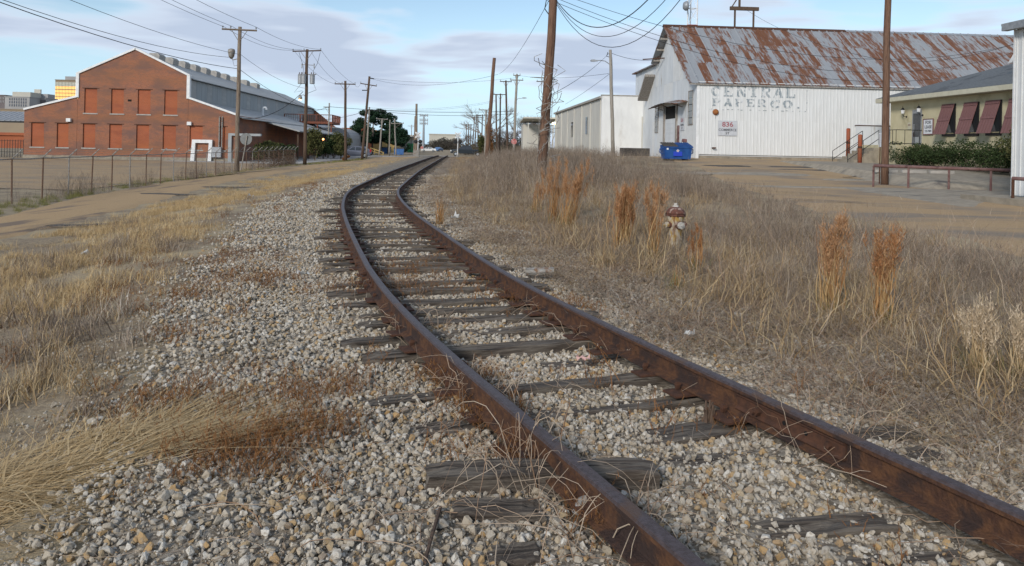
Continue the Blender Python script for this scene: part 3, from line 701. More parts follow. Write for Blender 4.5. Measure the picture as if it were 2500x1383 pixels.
# roof: tin sheets in three courses on the near slope, one slab behind
slope_len = math.hypot(YR + .16, (ZR - ZE) * (YR + .16) / YR); ang = math.atan2(ZR - ZE, YR)
RW = .62; rows = 3; rl = slope_len / rows + .12
roof_m = ribbed(RW, rl, 1, .035, M['roof_tin'])
nr = int((LEN + 1.2) / RW)
mb = MB(); y_e = -.16; z_e = ZE - (ZR - ZE) * .16 / YR
mb.prism([(y_e, z_e - .10), (YR, ZR - .10), (YR, ZR - .03), (y_e, z_e - .03)], lambda u, v, t: (t, u, v), -.62, LEN)
deck = mb.build('roof', M['old_wood'], W)
for r in range(rows):
    for c in range(nr):
        s0 = r * slope_len / rows - (.02 if r else 0)
        jit = random.uniform(-.02, .02)
        link('roof_sheet', roof_m, deck, (-.68 + c * RW, y_e + (s0 + jit) * math.cos(ang), z_e + (s0 + jit) * math.sin(ang) + .012 * r + .012), rot=(ang + .003, 0, random.uniform(-.004, .004)))
mb = MB(); mb.prism([(YR - .01, ZR + .02), (YL + .25, ZL + .02), (YL + .25, ZL - .07), (YR - .01, ZR - .08)], lambda u, v, t: (t, u, v), -.62, LEN); mb.build('rear_roof', M['roof_tin'], W)
mb = MB(); mb.prism([(YL + .2, ZL + .0), (YL2 + .3, ZL2 + .02), (YL2 + .3, ZL2 - .07), (YL + .2, ZL - .08)], lambda u, v, t: (t, u, v), -.35, LEN); mb.build('lean_to_roof', M['roof_tin'], W)
mb = MB(); mb.prism([(YR - .22, ZR - .08), (YR, ZR + .13), (YR + .22, ZR - .08)], lambda u, v, t: (t, u, v), -.68, 14.0); mb.build('ridge_cap', M['rust_iron'], deck)
mb = MB(); mb.prism([(YR - .22, ZR - .08), (YR, ZR + .10), (YR + .22, ZR - .08)], lambda u, v, t: (t, u, v), 14.05, LEN); mb.build('ridge_cap', M['grey_metal'], deck)
for k in range(6):                                          # rafter tails of the rake
    y_ = .8 + k * 1.05
    mb = MB(); mb.box((-.3, y_, gtop(y_) - .2), (.6, .12, .14)); mb.build('rafter_tail', M['old_wood'], W)
for k in range(3):
    y_ = 8.2 + k * 1.1
    mb = MB(); mb.box((-.3, y_, gtop(y_) - .2), (.6, .12, .14)); mb.build('rafter_tail', M['old_wood'], W)
# a lower rake hood standing out from the gable
mb = MB(); fn = lambda u, v, t: (t, u, v)
mb.prism([(12.0, 8.0), (14.6, 6.1), (14.6, 5.9), (12.0, 7.8)], fn, -.9, -.02); mb.build('rake_hood', M['old_wood'], W)
mb = MB(); mb.tube([(-1.6, 9.9, 9.0), (-.02, 9.0, 9.05)], .05, 6); mb.build('mast_arm', M['rust_iron'], W)
# loading door in the gable with canopy
dr = MB(); dr.b2(-.05, -.035, 5.2, 8.2, 1.1, 4.05); door = dr.build('loading_door', M['white'], W)
for k in range(8):
    mb = MB(); mb.b2(-.068, -.05, 5.2, 8.2, 1.1 + k * .37, 1.1 + k * .37 + .345); mb.build('door_panel', M['white_tin2'], door)
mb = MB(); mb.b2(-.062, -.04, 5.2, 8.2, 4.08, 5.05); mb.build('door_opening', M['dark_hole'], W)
for y_ in (4.95, 8.55):
    mb = MB(); mb.b2(-.14, -.03, y_ - .14, y_ + .14, 1.0, 5.1); mb.build('door_post', M['old_wood'], W)
mb = MB(); mb.b2(-.11, -.04, 4.25, 4.62, 1.6, 3.5); mb.build('side_panel', M['pipe_plum'], W)
N = 18; mb = MB(); va = []
for k in range(N + 1):
    y_ = 2.2 + k * 8.4 / N; w_ = .03 * (k % 2); sg = -.25 * ((k / N - .5) * 2) ** 2
    va += [(-.02, y_, 5.45 + w_ + sg), (-.95, y_, 5.2 + w_ + sg + .05 * mnoise.noise((k, 0, 0)))]
mb.add(va, [(2 * k, 2 * k + 1, 2 * k + 3, 2 * k + 2) for k in range(N)]); mb.build('canopy', M['roof_tin'], W)
for k in (3, 9, 15):
    y_ = 2.2 + k * 8.4 / N
    mb = MB(); mb.tube([(-.03, y_, 4.85), (-.9, y_, 5.1)], .03, 5); mb.build('canopy_brace', M['rust_iron'], W)
def side_window(y0, y1, z0, z1):
    mb = MB(); mb.b2(-.045, -.036, y0, y1, z0, z1); w_ = mb.build('window', M['glass'], W)
    for k in range(3):
        mb = MB(); yy0 = y0 + (y1 - y0) * k / 3
        for j in range(5):
            zz = z0 + (z1 - z0) * j / 5
            mb2 = MB(); mb2.b2(-.05, -.042, yy0 + .03, yy0 + (y1 - y0) / 3 - .03, zz + .03, zz + (z1 - z0) / 5 - .03); mb2.build('pane', M['clad_grey'], w_)
    mb = MB(); f_ = .06
    for a in ((y0 - f_, y0, z0, z1), (y1, y1 + f_, z0, z1), (y0 - f_, y1 + f_, z1, z1 + f_), (y0 - f_, y1 + f_, z0 - f_, z0)):
        mb.b2(-.075, -.03, *a)
    mb.build('window_frame', M['old_wood'], w_)
side_window(.95, 1.95, 3.5, 5.85); side_window(10.6, 11.6, 3.1, 5.3)
# window high in the side wall beside the tan building
mb = MB(); mb.b2(15.2, 17.2, -.05, -.03, 4.9, 6.0); w_ = mb.build('window', M['glass'], W)
mb = MB()
for a in ((15.1, 15.2, 4.8, 6.1), (17.2, 17.3, 4.8, 6.1), (16.15, 16.25, 4.9, 6.0)): mb.b2(a[0], a[1], -.08, -.028, a[2], a[3])
mb.build('window_frame', M['red_post'], w_)
mb = MB(); mb.b2(14.9, 15.08, -.09, -.026, 2.9, 4.75); mb.build('corner_trim', M['red_post'], W)
# gate panel by the bollards
for k in range(3):
    mb = MB(); mb.b2(11.3 + k * 1.15, 11.3 + k * 1.15 + 1.12, -.07, -.05, 1.42, 3.7); mb.build('gate_panel', M['white_tin2'], W)
mb = MB()
for z_ in (1.6, 3.6): mb.b2(11.2, 14.8, -.1, -.072, z_, z_ + .06)
mb.build('gate_rail', M['rust_iron'], W)
# corner trim, drain stub, alarm bell
mb = MB(); mb.b2(-.06, .14, -.045, -.028, ZB - .3, ZE - .1); mb.build('corner_trim', M['white'], W)
bx = 1.28; bzz = zpx(1744, 274, 54)
mb = MB(); mb.lathe([(.21, 0), (.21, .04), (.19, .1), (.12, .15), (.03, .17)], (0, 0, 0), 20, 'Y')
for i_, v in enumerate(mb.v): mb.v[i_] = (v[0] + bx, -.03 - v[1], v[2] + bzz)
mb.build('alarm_bell', mat('bell_rust', (.36, .15, .04), (.24, .08, .03), 9, .8), W, True)
mb = MB(); mb.tube([(bx, -.04, bzz - .2), (bx, -.04, bzz - .45)], .015, 5); mb.build('bell_conduit', M['galv'], W)
mb = MB(); mb.tube([(1.1, -.03, 1.85), (1.1, -.2, 1.85), (1.3, -.22, 1.85)], .05, 8); mb.build('drain_stub', M['rust_iron'], W)
mb = MB(); mb.box((-.12, 2.6, 2.35), (.18, .7, .22), (0, .2, 0)); mb.build('vent_hood', M['shutter'], W)
# painted letters, each its own mesh, on the upper sheets
def slab(ch):
    """block letter strokes in a 1 x 1 box: list of polygons"""
    t = .26; s_ = .12
    R = lambda x0, y0, x1, y1: [(x0, y0), (x1, y0), (x1, y1), (x0, y1)]
    def arc(cx_, cy_, ro, ri, a0, a1, n=14, sy=1.0):
        o_ = [];
        for k in range(n):
            a, b = a0 + (a1 - a0) * k / n, a0 + (a1 - a0) * (k + 1) / n
            o_.append([(cx_ + ro[0] * math.cos(a), cy_ + ro[1] * math.sin(a)), (cx_ + ro[0] * math.cos(b), cy_ + ro[1] * math.sin(b)), (cx_ + ri[0] * math.cos(b), cy_ + ri[1] * math.sin(b)), (cx_ + ri[0] * math.cos(a), cy_ + ri[1] * math.sin(a))])
        return o_
    pi = math.pi
    if ch == 'C': return arc(.5, .5, (.5, .5), (.2, .32), pi * .22, pi * 1.78) + [R(.74, .66, .88, .96)]
    if ch == 'O': return arc(.5, .5, (.5, .5), (.2, .32), 0, 2 * pi)
    if ch == 'E': return [R(.08, 0, .34, 1), R(0, 0, .08, s_), R(0, 1 - s_, .08, 1), R(.34, .86, .95, 1), R(.34, 0, .95, .14), R(.34, .43, .7, .57), R(.83, .72, .95, .86), R(.83, .14, .95, .3)]
    if ch == 'N': return [R(.06, 0, .26, 1), R(.78, 0, .94, 1), R(0, 0, .06, s_), R(.26, 0, .36, s_), [(.06, 1), (.34, 1), (.94, 0), (.70, 0)], R(.66, 1 - s_, 1, 1)]
    if ch == 'T': return [R(.36, 0, .64, 1), R(0, .84, .36, 1), R(.64, .84, 1, 1), R(0, .66, .12, .84), R(.88, .66, 1, .84), R(.22, 0, .36, s_), R(.64, 0, .78, s_)]
    if ch in 'RP':
        o_ = [R(.08, 0, .34, 1), R(0, 0, .08, s_), R(0, 1 - s_, .08, 1), R(.34, 0, .42, s_), R(.34, .86, .58, 1), R(.34, .44, .58, .56)] + arc(.58, .72, (.34, .28), (.12, .15), -pi / 2, pi / 2, 8)
        if ch == 'R': o_ += [[(.42, .44), (.66, .44), (1, 0), (.68, 0)]]
        return o_
    if ch == 'A': return [[(.0, 0), (.24, 0), (.62, 1), (.42, 1)], [(.62, 0), (.98, 0), (.62, 1), (.42, 1)], R(.26, .24, .74, .38)]
    if ch == 'L': return [R(.08, 0, .36, 1), R(0, 0, .08, s_), R(0, 1 - s_, .46, 1), R(.36, 0, .95, .15), R(.82, .15, .95, .36)]
    if ch == '.': return [R(.1, 0, .5, .22)]
def paint_word(word, x0, x1, z0, z1, gap=.24):
    n = len(word.replace('.', '')); w_ = (x1 - x0) / (n + gap * (n - 1)); x = x0
    for ch in word:
        mb = MB()
        for j, poly in enumerate(slab(ch)):
            mb.add([(x + a * w_, -.0265 - .0005 * (j % 4), z0 + b * (z1 - z0)) for a, b in poly], [tuple(range(len(poly)))])
        mb.build('painted_letter', M['letter'], W)
        x += w_ * (1 + gap) if ch != '.' else 0
paint_word('CENTRAL', .95, 6.95, 5.43, 6.15)
paint_word('PAPER', 1.05, 4.85, 4.76, 5.30, .32)
paint_word('CO.', 5.15, 6.75, 4.70, 5.28, .14)
for k in range(22):
    x = .8 + k * .32
    if random.random() < .75:
        mb = MB(); zz = 4.5 + random.uniform(-.02, .02); mb.b2(x, x + random.uniform(.12, .26), -.028, -.0268, zz, zz + .05); mb.build('painted_dash', M['dash'], W)
for k in range(7):
    mb = MB(); zz = 4.6 + k * .22; mb.b2(7.72, 7.78, -.028, -.0268, zz, zz + random.uniform(.06, .15)); mb.build('painted_dash', M['dash'], W)
# frame with lamp mast on the ridge
rx = 5.8
mb = MB(); mb.box((rx - .75, YR, ZR + .75), (.12, .12, 1.5)); mb.box((rx + .75, YR, ZR + .75), (.12, .12, 1.5)); mb.box((rx, YR, ZR + 1.55), (2.3, .2, .28)); mb.build('roof_frame', M['pole_dark'], W)
mb = MB(); mb.box((rx - .4, YR, ZR + 3.0), (.14, .14, 2.8)); mb.box((rx - .7, YR, ZR + 2.15), (.08, .08, 1.25), (0, .55, 0)); mb.build('roof_mast', M['pole_dark'], W)
for k in range(4):
    mb = MB(); mb.lathe([(.05, 0), (.07, .03), (.05, .08)], (rx - .25, YR, ZR + 2.9 + k * .36), 8); mb.build('insulator', M['black'], W)
mb = MB(); mb.tube([(27.5, YR - 1.2, ZR - .78), (30.2, YR - 1.4, ZR - .9), (34, YR - 5.0, ZR - 3.35)], .05, 6); mb.build('roof_conduit', M['white'], W)
# signs on the walls
def board(name, label, wx, wz, w_, h_, texts, parent_xf, face_m, frame_m=None):
    """a flat sign board in the XZ plane at parent_xf = (origin, rz)"""
    o = thing(name, label, 'sign', parent_xf[0], parent_xf[1])
    mb = MB(); mb.b2(-w_ / 2, w_ / 2, -.03, 0, -h_ / 2, h_ / 2); mb.build('board', face_m, o)
    if frame_m:
        f_ = .05
        for a in ((-w_ / 2 - f_, -w_ / 2, -h_ / 2 - f_, h_ / 2 + f_), (w_ / 2, w_ / 2 + f_, -h_ / 2 - f_, h_ / 2 + f_), (-w_ / 2, w_ / 2, h_ / 2, h_ / 2 + f_), (-w_ / 2, w_ / 2, -h_ / 2 - f_, -h_ / 2)):
            mb = MB(); mb.b2(a[0], a[1], -.05, .0, a[2], a[3]); mb.build('frame', frame_m, o)
    for (s_, size, dz, m, sx, bold) in texts:
        q = link('lettering', text_mesh(s_, size, m, bold, sx), o, (0, -.034, dz)); q.rotation_euler = (math.radians(90), 0, 0)
    return o
def wpt(x, y, z): return W.matrix_basis @ Vector((x, y, z)) if False else Vector((wo.x, wo.y, 0)) + GS * x + GT * y + Vector((0, 0, z))
board('street_number_sign', 'grey sign reading 836 Commerce St on the warehouse side wall', 0, 0, 1.34, 1.04,
      [('836', .46, .24, M['red_text'], 1.15, .012), ('COMMERCE', .235, -.13, M['dark_text'], 1.0, .006), ('ST', .235, -.36, M['dark_text'], 1.1, .006)], (wpt(2.14, -.035, 3.24), GA), M['sign_face'])
board('street_number_sign', 'second 836 Commerce St sign beside the loading door on the gable', 0, 0, 1.0, 1.0,
      [('836', .38, .24, M['red_text'], 1.1, .012), ('COMMERCE', .17, -.1, M['dark_text'], 1.0, .006), ('ST', .2, -.34, M['dark_text'], 1.1, .006)], (wpt(-.05, 3.4, 3.6), GA - math.pi / 2), M['sign_face'])

# ------------------------------------------------------------------ cream metal building with white block end
p = at(1467, 382, 70)
Bm = thing('cream_building', 'low cream metal building with white block end wall behind the leaning pole', 'building', (p.x, p.y, 0), GA)
zt_, zb_ = zpx(1467, 235, 70), .55
mb = MB(); mb.b2(0, 16, 0, .35, zb_, zt_ + .05); mb.build('end_wall', M['white_block'], Bm)
mb = MB(); mb.b2(.06, 16, .36, 36, zb_, zt_ - .12); mb.build('wall', M['cream_tin'], Bm)
for k in range(30):
    mb = MB()
    for j in range(4): mb.b2(.02 + .02, .06, .4 + k * 1.18 + j * .295, .4 + k * 1.18 + j * .295 + .06, zb_ + .5, zt_ - .2)
    mb.b2(.045, .06, .4 + k * 1.18, .4 + k * 1.18 + 1.16, zb_ + .5, zt_ - .2)
    mb.build('wall_sheet', M['cream_tin'], Bm)
for k in range(7):
    mb = MB(); mb.b2(-.05, .05, .6 + k * 5.6, .6 + k * 5.6 + .12, zb_, zt_ - .15); mb.build('downspout', M['cream_tin'], Bm)
mb = MB(); mb.b2(-.16, .2, .3, 36.2, zt_ - .18, zt_ + .02); mb.build('gutter', M['pale_concrete'], Bm)
mb = MB(); mb.b2(-.05, 16.2, -.06, .42, zt_ + .052, zt_ + .14); mb.build('coping', M['pale_concrete'], Bm)
mb = MB(); mb.b2(.2, 16, .42, 36, zt_ - .11, zt_ - .02); mb.build('roof', M['roof_grey'], Bm)
for (y0, z0) in ((8.2, 2.2), (18.6, 2.0)):
    mb = MB(); mb.b2(-.01, .03, y0, y0 + 1.0, z0 + .9, z0 + 2.6); mb.build('window', M['glass'], Bm)
mb = MB(); mb.b2(-.05, .04, 6.5, 9.5, .55, 1.15); mb.build('base_curb', M['concrete'], Bm)
# open porch at its far end
for k in range(3):
    mb = MB(); mb.b2(-3.6 + k * 1.7, -3.45 + k * 1.7, 36.5, 36.65, .2, zt_ - 1.4); mb.build('porch_post', M['cream_tin'], Bm)
mb = MB(); mb.prism([(36.2, zt_ - .6), (44, zt_ - 1.0), (44, zt_ - 1.2), (36.2, zt_ - .8)], lambda u, v, t: (t, u, v), -4.2, .5); mb.build('porch_roof', M['cream_tin'], Bm)
mb = MB(); mb.b2(-3.9, 0, 41, 44, .2, zt_ - 1.5); mb.build('porch_wall', M['cream_tin'], Bm)
mb = MB(); mb.b2(-.4, .03, 35.2, 35.6, zt_ - 1.6, zt_ - 1.3); mb.build('wall_light', mat('lit_lamp', (.9, .85, .7), rough=.5, emit=(1, .82, .45), estr=3), Bm)
mb = MB(); mb.b2(1.9, 4.1, -2.6, -1.2, .95, 1.75); tag(mb.build('block_planter', M['tar'], rz=GA, loc=(p.x - 1.0, p.y - 4, 0)), 'low dark block wall beside the street lamp pole', 'low wall')

# ------------------------------------------------------------------ tan building
p = at(2172, 400, 51)
T = thing('tan_building', 'tan stucco building with plum shutters and grey hip roof', 'building', (p.x, p.y, 0), GA)
tz0, tfl, tze = .9, 2.25, 5.30
mb = MB(); mb.b2(0, 12, -26, 0, tz0, tze - .05); wall = mb.build('wall', M['tan_stucco'], T)
ov = .65
mb = MB(); zr_ = tze + 2.35
mb.add([(-ov, ov, tze), (12 + ov, ov, tze), (12 + ov, -26 - ov, tze), (-ov, -26 - ov, tze), (6, -6, zr_), (6, -20, zr_), (-ov, ov, tze - .06), (12 + ov, ov, tze - .06), (12 + ov, -26 - ov, tze - .06), (-ov, -26 - ov, tze - .06)],
       [(0, 4, 1), (1, 4, 5, 2), (2, 5, 3), (3, 5, 4, 0), (6, 7, 8, 9), (0, 1, 7, 6), (1, 2, 8, 7), (2, 3, 9, 8), (3, 0, 6, 9)])
troof = mb.build('roof', M['shingle'], T)
mb = MB(); mb.b2(-ov - .02, -ov + .02, -26 - ov, ov + .02, tze - .28, tze - .02); mb.build('fascia', M['trim'], T)
mb = MB(); mb.b2(-ov, 12 + ov, ov - .02, ov + .02, tze - .28, tze - .02); mb.build('fascia', M['trim'], T)
mb = MB(); mb.b2(-ov, 0, -26 - ov, ov, tze - .30, tze - .26); mb.build('soffit', M['trim'], T)
mb = MB(); mb.prism([(-9.2, zr_ - .9), (-10.8, zr_ + .75), (-12.4, zr_ - .9)], lambda u, v, t: (t, u, v), 1.6, 6.5); mb.build('roof_gable', M['shingle'], troof)
mb = MB(); mb.prism([(-9.0, zr_ - .95), (-10.8, zr_ + .95), (-10.8, zr_ + .72), (-9.3, zr_ - .95)], lambda u, v, t: (t, u, v), 1.4, 1.59); mb.prism([(-12.6, zr_ - .95), (-10.8, zr_ + .95), (-10.8, zr_ + .72), (-12.3, zr_ - .95)], lambda u, v, t: (t, u, v), 1.4, 1.59); mb.build('gable_trim', M['white'], troof)
def dpx(px, dn=50.0, pn=2160.0): return (pn - 1130) * dn / (px - 1130) - 51.0     # local y on the shutter wall
# door
ya, yb = dpx(2212), dpx(2195)
mb = MB(); mb.b2(-.03, .02, ya - .12, yb + .12, tfl, tfl + 2.18); dr = mb.build('door_frame', M['grey_metal'], T)
mb = MB(); mb.b2(-.05, -.031, ya, yb, tfl + .03, tfl + 1.95); dd = mb.build('door', M['glass'], T)
mb = MB(); mb.b2(-.075, -.05, yb - .16, yb - .1, tfl + .8, tfl + 1.3); mb.build('handle', M['grey_metal'], dd)
mb = MB(); mb.b2(-.058, -.0505, ya + .1, yb - .1, tfl + .06, tfl + .5); mb.build('kick_panel', M['clad_grey'], dd)
# shutters
sm_pl = MB(); sm_pl.b2(0, .028, -.10, .10, -1.78, 0); sm_pl = sm_pl.mesh('plank', M['shutter'])
sm_bt = MB(); sm_bt.b2(-.03, 0, -.56, .56, -.06, .06); sm_bt = sm_bt.mesh('batten', M['shutter'])
for k, yc in enumerate((44.7 - 51, 42.68 - 51, 40.9 - 51, 39.1 - 51, 37.3 - 51, 35.5 - 51)):
    yc += .12
    mb = MB(); mb.b2(-.02, .02, yc - .5, yc + .5, 2.95, 4.5); wd = mb.build('window', M['glass'], T)
    mb = MB()
    for a in ((yc - .6, yc - .5, 2.85, 4.6), (yc + .5, yc + .6, 2.85, 4.6), (yc - .6, yc + .6, 2.75, 2.9)): mb.b2(-.06, .0, *a)
    mb.build('window_frame', M['black'], wd)
    mb = MB(); mb.tube([(-.08, yc - .58, 4.58), (-.08, yc + .58, 4.58)], .03, 6); sh = mb.build('shutter', M['shutter'], T)
    tl = .30 if k != 3 else .26
    for j in range(5):
        q = link('plank', sm_pl, sh, (-.09, yc - .46 + j * .23 + .0, 4.56)); q.rotation_euler = (0, tl, 0); q.location.x -= .001 * (j % 2)
    for zz in (-.1, -.92):
        q = link('batten', sm_bt, sh, (-.09 + zz * math.sin(tl) , yc, 4.56 + zz * math.cos(tl))); q.rotation_euler = (0, tl, 0)
# lanterns
for px, py in ((2178, 280), (2216, 276)):
    y_ = dpx(px); z_ = zpx(px, py, y_ + 51) + .05
    mb = MB(); mb.lathe([(.07, 0), (.05, .03)], (0, 0, 0), 10, 'X'); mb.v = [(-v[0] - .001, v[1] + y_, v[2] + z_ - .18) for v in mb.v]
    mb.tube([(-.02, y_, z_ - .18), (-.2, y_, z_ - .16), (-.26, y_, z_ - .02)], .02, 6)
    la = mb.build('wall_lantern', M['black'], T)
    mb = MB(); mb.lathe([(.03, 0), (.09, .02), (.12, .24), (.10, .245)], (-.26, y_, z_), 6); mb.build('lantern_glass', M['sign_white'], la)
    mb = MB(); mb.lathe([(.15, .245), (.13, .27), (.05, .38), (.015, .40), (.012, .5)], (-.26, y_, z_), 6); mb.build('lantern_cap', M['black'], la)
pT = Vector((p.x, p.y, 0))
def tpt(x, y, z): return pT + GS * x + GT * y + Vector((0, 0, z))
y_ = (dpx(2222) + dpx(2241)) / 2
board('for_lease_sign', 'white sign reading for lease in dark frame on tan wall', 0, 0, .92, .86, [('FOR', .26, .25, M['dark_text'], 1.15, .008), ('LEASE', .25, -.02, M['dark_text'], 1.1, .008), ('739-7889', .17, -.27, M['dark_text'], 1.05, .006)], (tpt(-.03, y_, 3.35), GA - math.pi / 2), M['sign_white'], M['shutter'])
y_ = dpx(2187)
board('number_plaque', 'small house number plaque left of the glass door', 0, 0, .34, .42, [('834', .17, .05, M['shutter'], 1.0, .006)], (tpt(-.03, y_, 3.45), GA - math.pi / 2), M['trim'])
# porch slab, steps and railing
mb = MB(); mb.b2(-1.7, -.01, dpx(2216) - .1, dpx(2160) + 1.5, tz0, tfl - .02); mb.build('porch_slab', M['tan_stucco'], T)
for k in range(6):
    mb = MB(); mb.b2(-1.72 - (k + 1) * .32, -1.7 - k * .32, dpx(2180) + .2, dpx(2160) + 1.4, tz0 - .1, tfl - .02 - (k + 1) * .19); mb.build('step', M['concrete'], T)
ya, yb = dpx(2216), dpx(2182)
mb = MB()
for z_ in (tfl + .08, tfl + .9): mb.tube([(-1.65, ya, z_), (-1.65, yb, z_)], .022, 5); mb.tube([(-1.65, ya, z_), (-.05, ya, z_)], .022, 5)
for k in range(5):
    yy_ = ya + (yb - ya) * k / 4; mb.tube([(-1.65, yy_, tfl), (-1.65, yy_, tfl + .9)], .018, 5)
for k in range(2): mb.tube([(-1.1 + k * .6, ya, tfl), (-1.1 + k * .6, ya, tfl + .9)], .018, 5)
for yy_ in (dpx(2180) + .25, dpx(2160) + 1.3):
    for z_ in (.35, .9): mb.tube([(-1.7, yy_, tfl + z_), (-3.7, yy_, tz0 + z_)], .022, 5)
    for k in range(3): mb.tube([(-1.7 - k, yy_, tfl - k * .67), (-1.7 - k, yy_, tfl - k * .67 + .9)], .02, 5)
rl_ = mb.build('railing', M['black'], T); rl_['kind'] = 'stuff'

# ------------------------------------------------------------------ white ribbed building at the right edge
p = at(2472, 452, 26.5)
Rb = thing('ribbed_building', 'white ribbed metal building cut off by the right edge', 'building', (p.x, p.y, 0), GA)
ztop = zpx(2472, 66, 26.5)
mb = MB(); mb.b2(.05, 9, -14, 0, .2, ztop); mb.build('wall', M['white_tin2'], Rb)
for k in range(14):
    mb = MB(); y0 = -k * 1.0
    mb.b2(.02, .05, y0 - .995, y0 - .005, .35, ztop - .12)
    for j in range(4): mb.b2(-.012, .02, y0 - .06 - j * .25 - .05, y0 - .06 - j * .25, .35, ztop - .12)
    mb.build('wall_sheet', M['white_tin'], Rb)
mb = MB(); mb.b2(-.03, .045, -.03, .045, .3, ztop - .1); mb.build('corner_trim', M['white'], Rb)
mb = MB(); mb.prism([(-.32, ztop - .12), (-.32, ztop + .12), (.2, ztop + .16), (.2, ztop - .02), (-.1, ztop - .12)], lambda u, v, t: (u, t, v), -14, .25); mb.build('gutter', M['grey_metal'], Rb)
mb = MB(); mb.prism([(-.3, ztop + .13), (4.5, ztop + 1.3), (4.5, ztop + 1.2), (-.3, ztop + .05)], lambda u, v, t: (u, t, v), -14, .3); mb.build('roof', M['roof_grey'], Rb)
mb = MB(); mb.b2(-1.3, .6, -2.6, .8, .05, .32); mb.build('base_slab', M['concrete'], Rb)
# ------------------------------------------------------------------ brick building on the left
p = at(57, 388, 82.5); ZG = -.62
K = thing('brick_building', 'large brown brick building with bricked up windows and white coping', 'building', (p.x, p.y, 0), GA)
BW = 22.1; KX = [0, 5.4, 5.42, 11.3, 16.88, 16.9, BW]; KZ = [4.55, 6.03, 8.49, 11.25, 8.57, 6.16, 4.42]
def ktop(x): return float(np.interp(x, KX, KZ))
m_ = lambda px: (px - 57) * 22.1 / 521.0
holes = [(m_(a), m_(b), 4.35, 6.95) for a, b in ((201, 232), (266, 297), (331, 362), (396, 428))] + [(m_(a), m_(b), .66, 3.2) for a, b in ((74, 105), (136, 164), (199, 229), (263, 294), (329, 360), (394, 426), (460, 492), (536, 549))]
xs = sorted(set([0, BW] + KX + [h[0] for h in holes] + [h[1] for h in holes]))
mb = MB()
for a, b in zip(xs[:-1], xs[1:]):
    if b - a < .03: continue
    c = (a + b) / 2; hs = sorted([h for h in holes if h[0] < c < h[1]], key=lambda h: h[2]); z = ZG
    for h in hs: mb.add([(a, 0, z), (b, 0, z), (b, 0, h[2]), (a, 0, h[2])], [(0, 1, 2, 3)]); z = h[3]
    mb.add([(a, 0, z), (b, 0, z), (b, 0, ktop(b - 1e-3)), (a, 0, ktop(a + 1e-3))], [(0, 1, 2, 3)])
for h in holes:
    x0, x1, z0, z1 = h
    mb.add([(x0, 0, z0), (x1, 0, z0), (x1, .3, z0), (x0, .3, z0), (x0, 0, z1), (x1, 0, z1), (x1, .3, z1), (x0, .3, z1)], [(0, 3, 2, 1), (4, 5, 6, 7), (0, 4, 7, 3), (1, 2, 6, 5)])
mb.add([(BW, 0, ZG), (BW, 70, ZG), (BW, 70, 4.2), (BW, 0, 4.42)], [(0, 1, 2, 3)]); mb.add([(0, 0, ZG), (0, 70, ZG), (0, 70, 4.2), (0, 0, 4.55)], [(0, 3, 2, 1)])
mb.add([(0, 70, ZG), (BW, 70, ZG), (BW, 70, 4.2), (16.9, 70, 8.3), (11.3, 70, 11), (5.4, 70, 8.3), (0, 70, 4.2)], [(0, 6, 5, 4, 3, 2, 1)])
mb.build('wall', M['brick'], K, fix=False)
for h in holes:
    mb = MB(); mb.b2(h[0] - .22, h[1] + .22, -.02, .05, h[3] + .002, h[3] + .07); mb.build('lintel', M['rust_iron'], K)
    mb = MB(); mb.b2(h[0] + .005, h[1] - .005, .13, .29, h[2] + .005, h[3] - .005); mb.build('bricked_window', M['brick_new'], K)
    mb = MB(); mb.b2(h[0] - .1, h[1] + .1, -.06, .06, h[2] - .13, h[2] - .004); mb.build('sill', M['pale_concrete'], K)
mb = MB(); mb.b2(-.05, BW + .05, -.06, -.004, ZG - .4, ZG + .42); mb.build('concrete_base', M['concrete'], K)
for (x0, z0), (x1, z1) in zip(list(zip(KX, KZ))[:-1], list(zip(KX, KZ))[1:]):
    mb = MB()
    if x1 - x0 < .1: mb.b2(x0 - .16, x0 + .16, -.12, .35, min(z0, z1) - .05, max(z0, z1) + .1)
    else:
        ln = math.hypot(x1 - x0, z1 - z0); mb.box(((x0 + x1) / 2, .1, (z0 + z1) / 2 + .06), (ln + .1, .48, .2), (0, -math.atan2(z1 - z0, x1 - x0), 0))
    mb.build('coping', M['white'], K)
fn = lambda u, v, t: (u, t, v)
mb = MB(); mb.prism([(11.3, 11.0), (17.25, 8.28), (17.25, 8.18), (11.3, 10.9)], fn, .36, 70.2); mb.prism([(5.1, 8.28), (11.3, 11.0), (11.3, 10.9), (5.1, 8.18)], fn, .36, 70.2); rf = mb.build('roof', M['roof_grey'], K)
mb = MB(); mb.b2(5.6, 16.85, .4, 70, 5.6, 8.2); mb.build('clerestory', M['clad_grey'], K)
for k in range(38):
    mb = MB(); mb.b2(16.86, 16.93, .5 + k * 1.83, .5 + k * 1.83 + 1.78, 6.0, 8.15); mb.build('clerestory_panel', M['clad_grey'] if k % 3 else M['roof_grey'], K)
mb = MB(); mb.prism([(16.9, 6.0), (22.6, 4.18), (22.6, 4.08), (16.9, 5.9)], fn, .36, 70); mb.build('lean_to_roof', M['roof_grey'], K)
mb = MB(); mb.prism([(-.3, 4.2), (5.4, 5.9), (5.4, 5.8), (-.3, 4.1)], fn, .36, 70); mb.build('lean_to_roof', M['roof_grey'], K)
vent = MB(); vent.prism([(-.55, 0), (-.62, .28), (-.4, .5), (.4, .5), (.62, .28), (.55, -.35)], fn, -.9, .9); vent = vent.mesh('ridge_vent', M['pale_concrete'])
for y_ in (3.2, 7.3, 11.2, 15, 19, 23.2, 27.6, 32.6, 38, 44): link('ridge_vent', vent, rf, (12.3, y_, 10.65))
for (x0, z0) in ((m_(166), 3.55), (m_(460), 3.45)):
    mb = MB(); mb.b2(x0 - .22, x0 + .22, -.3, -.005, z0 - .18, z0 + .18); mb.build('wall_light', M['white'], K)
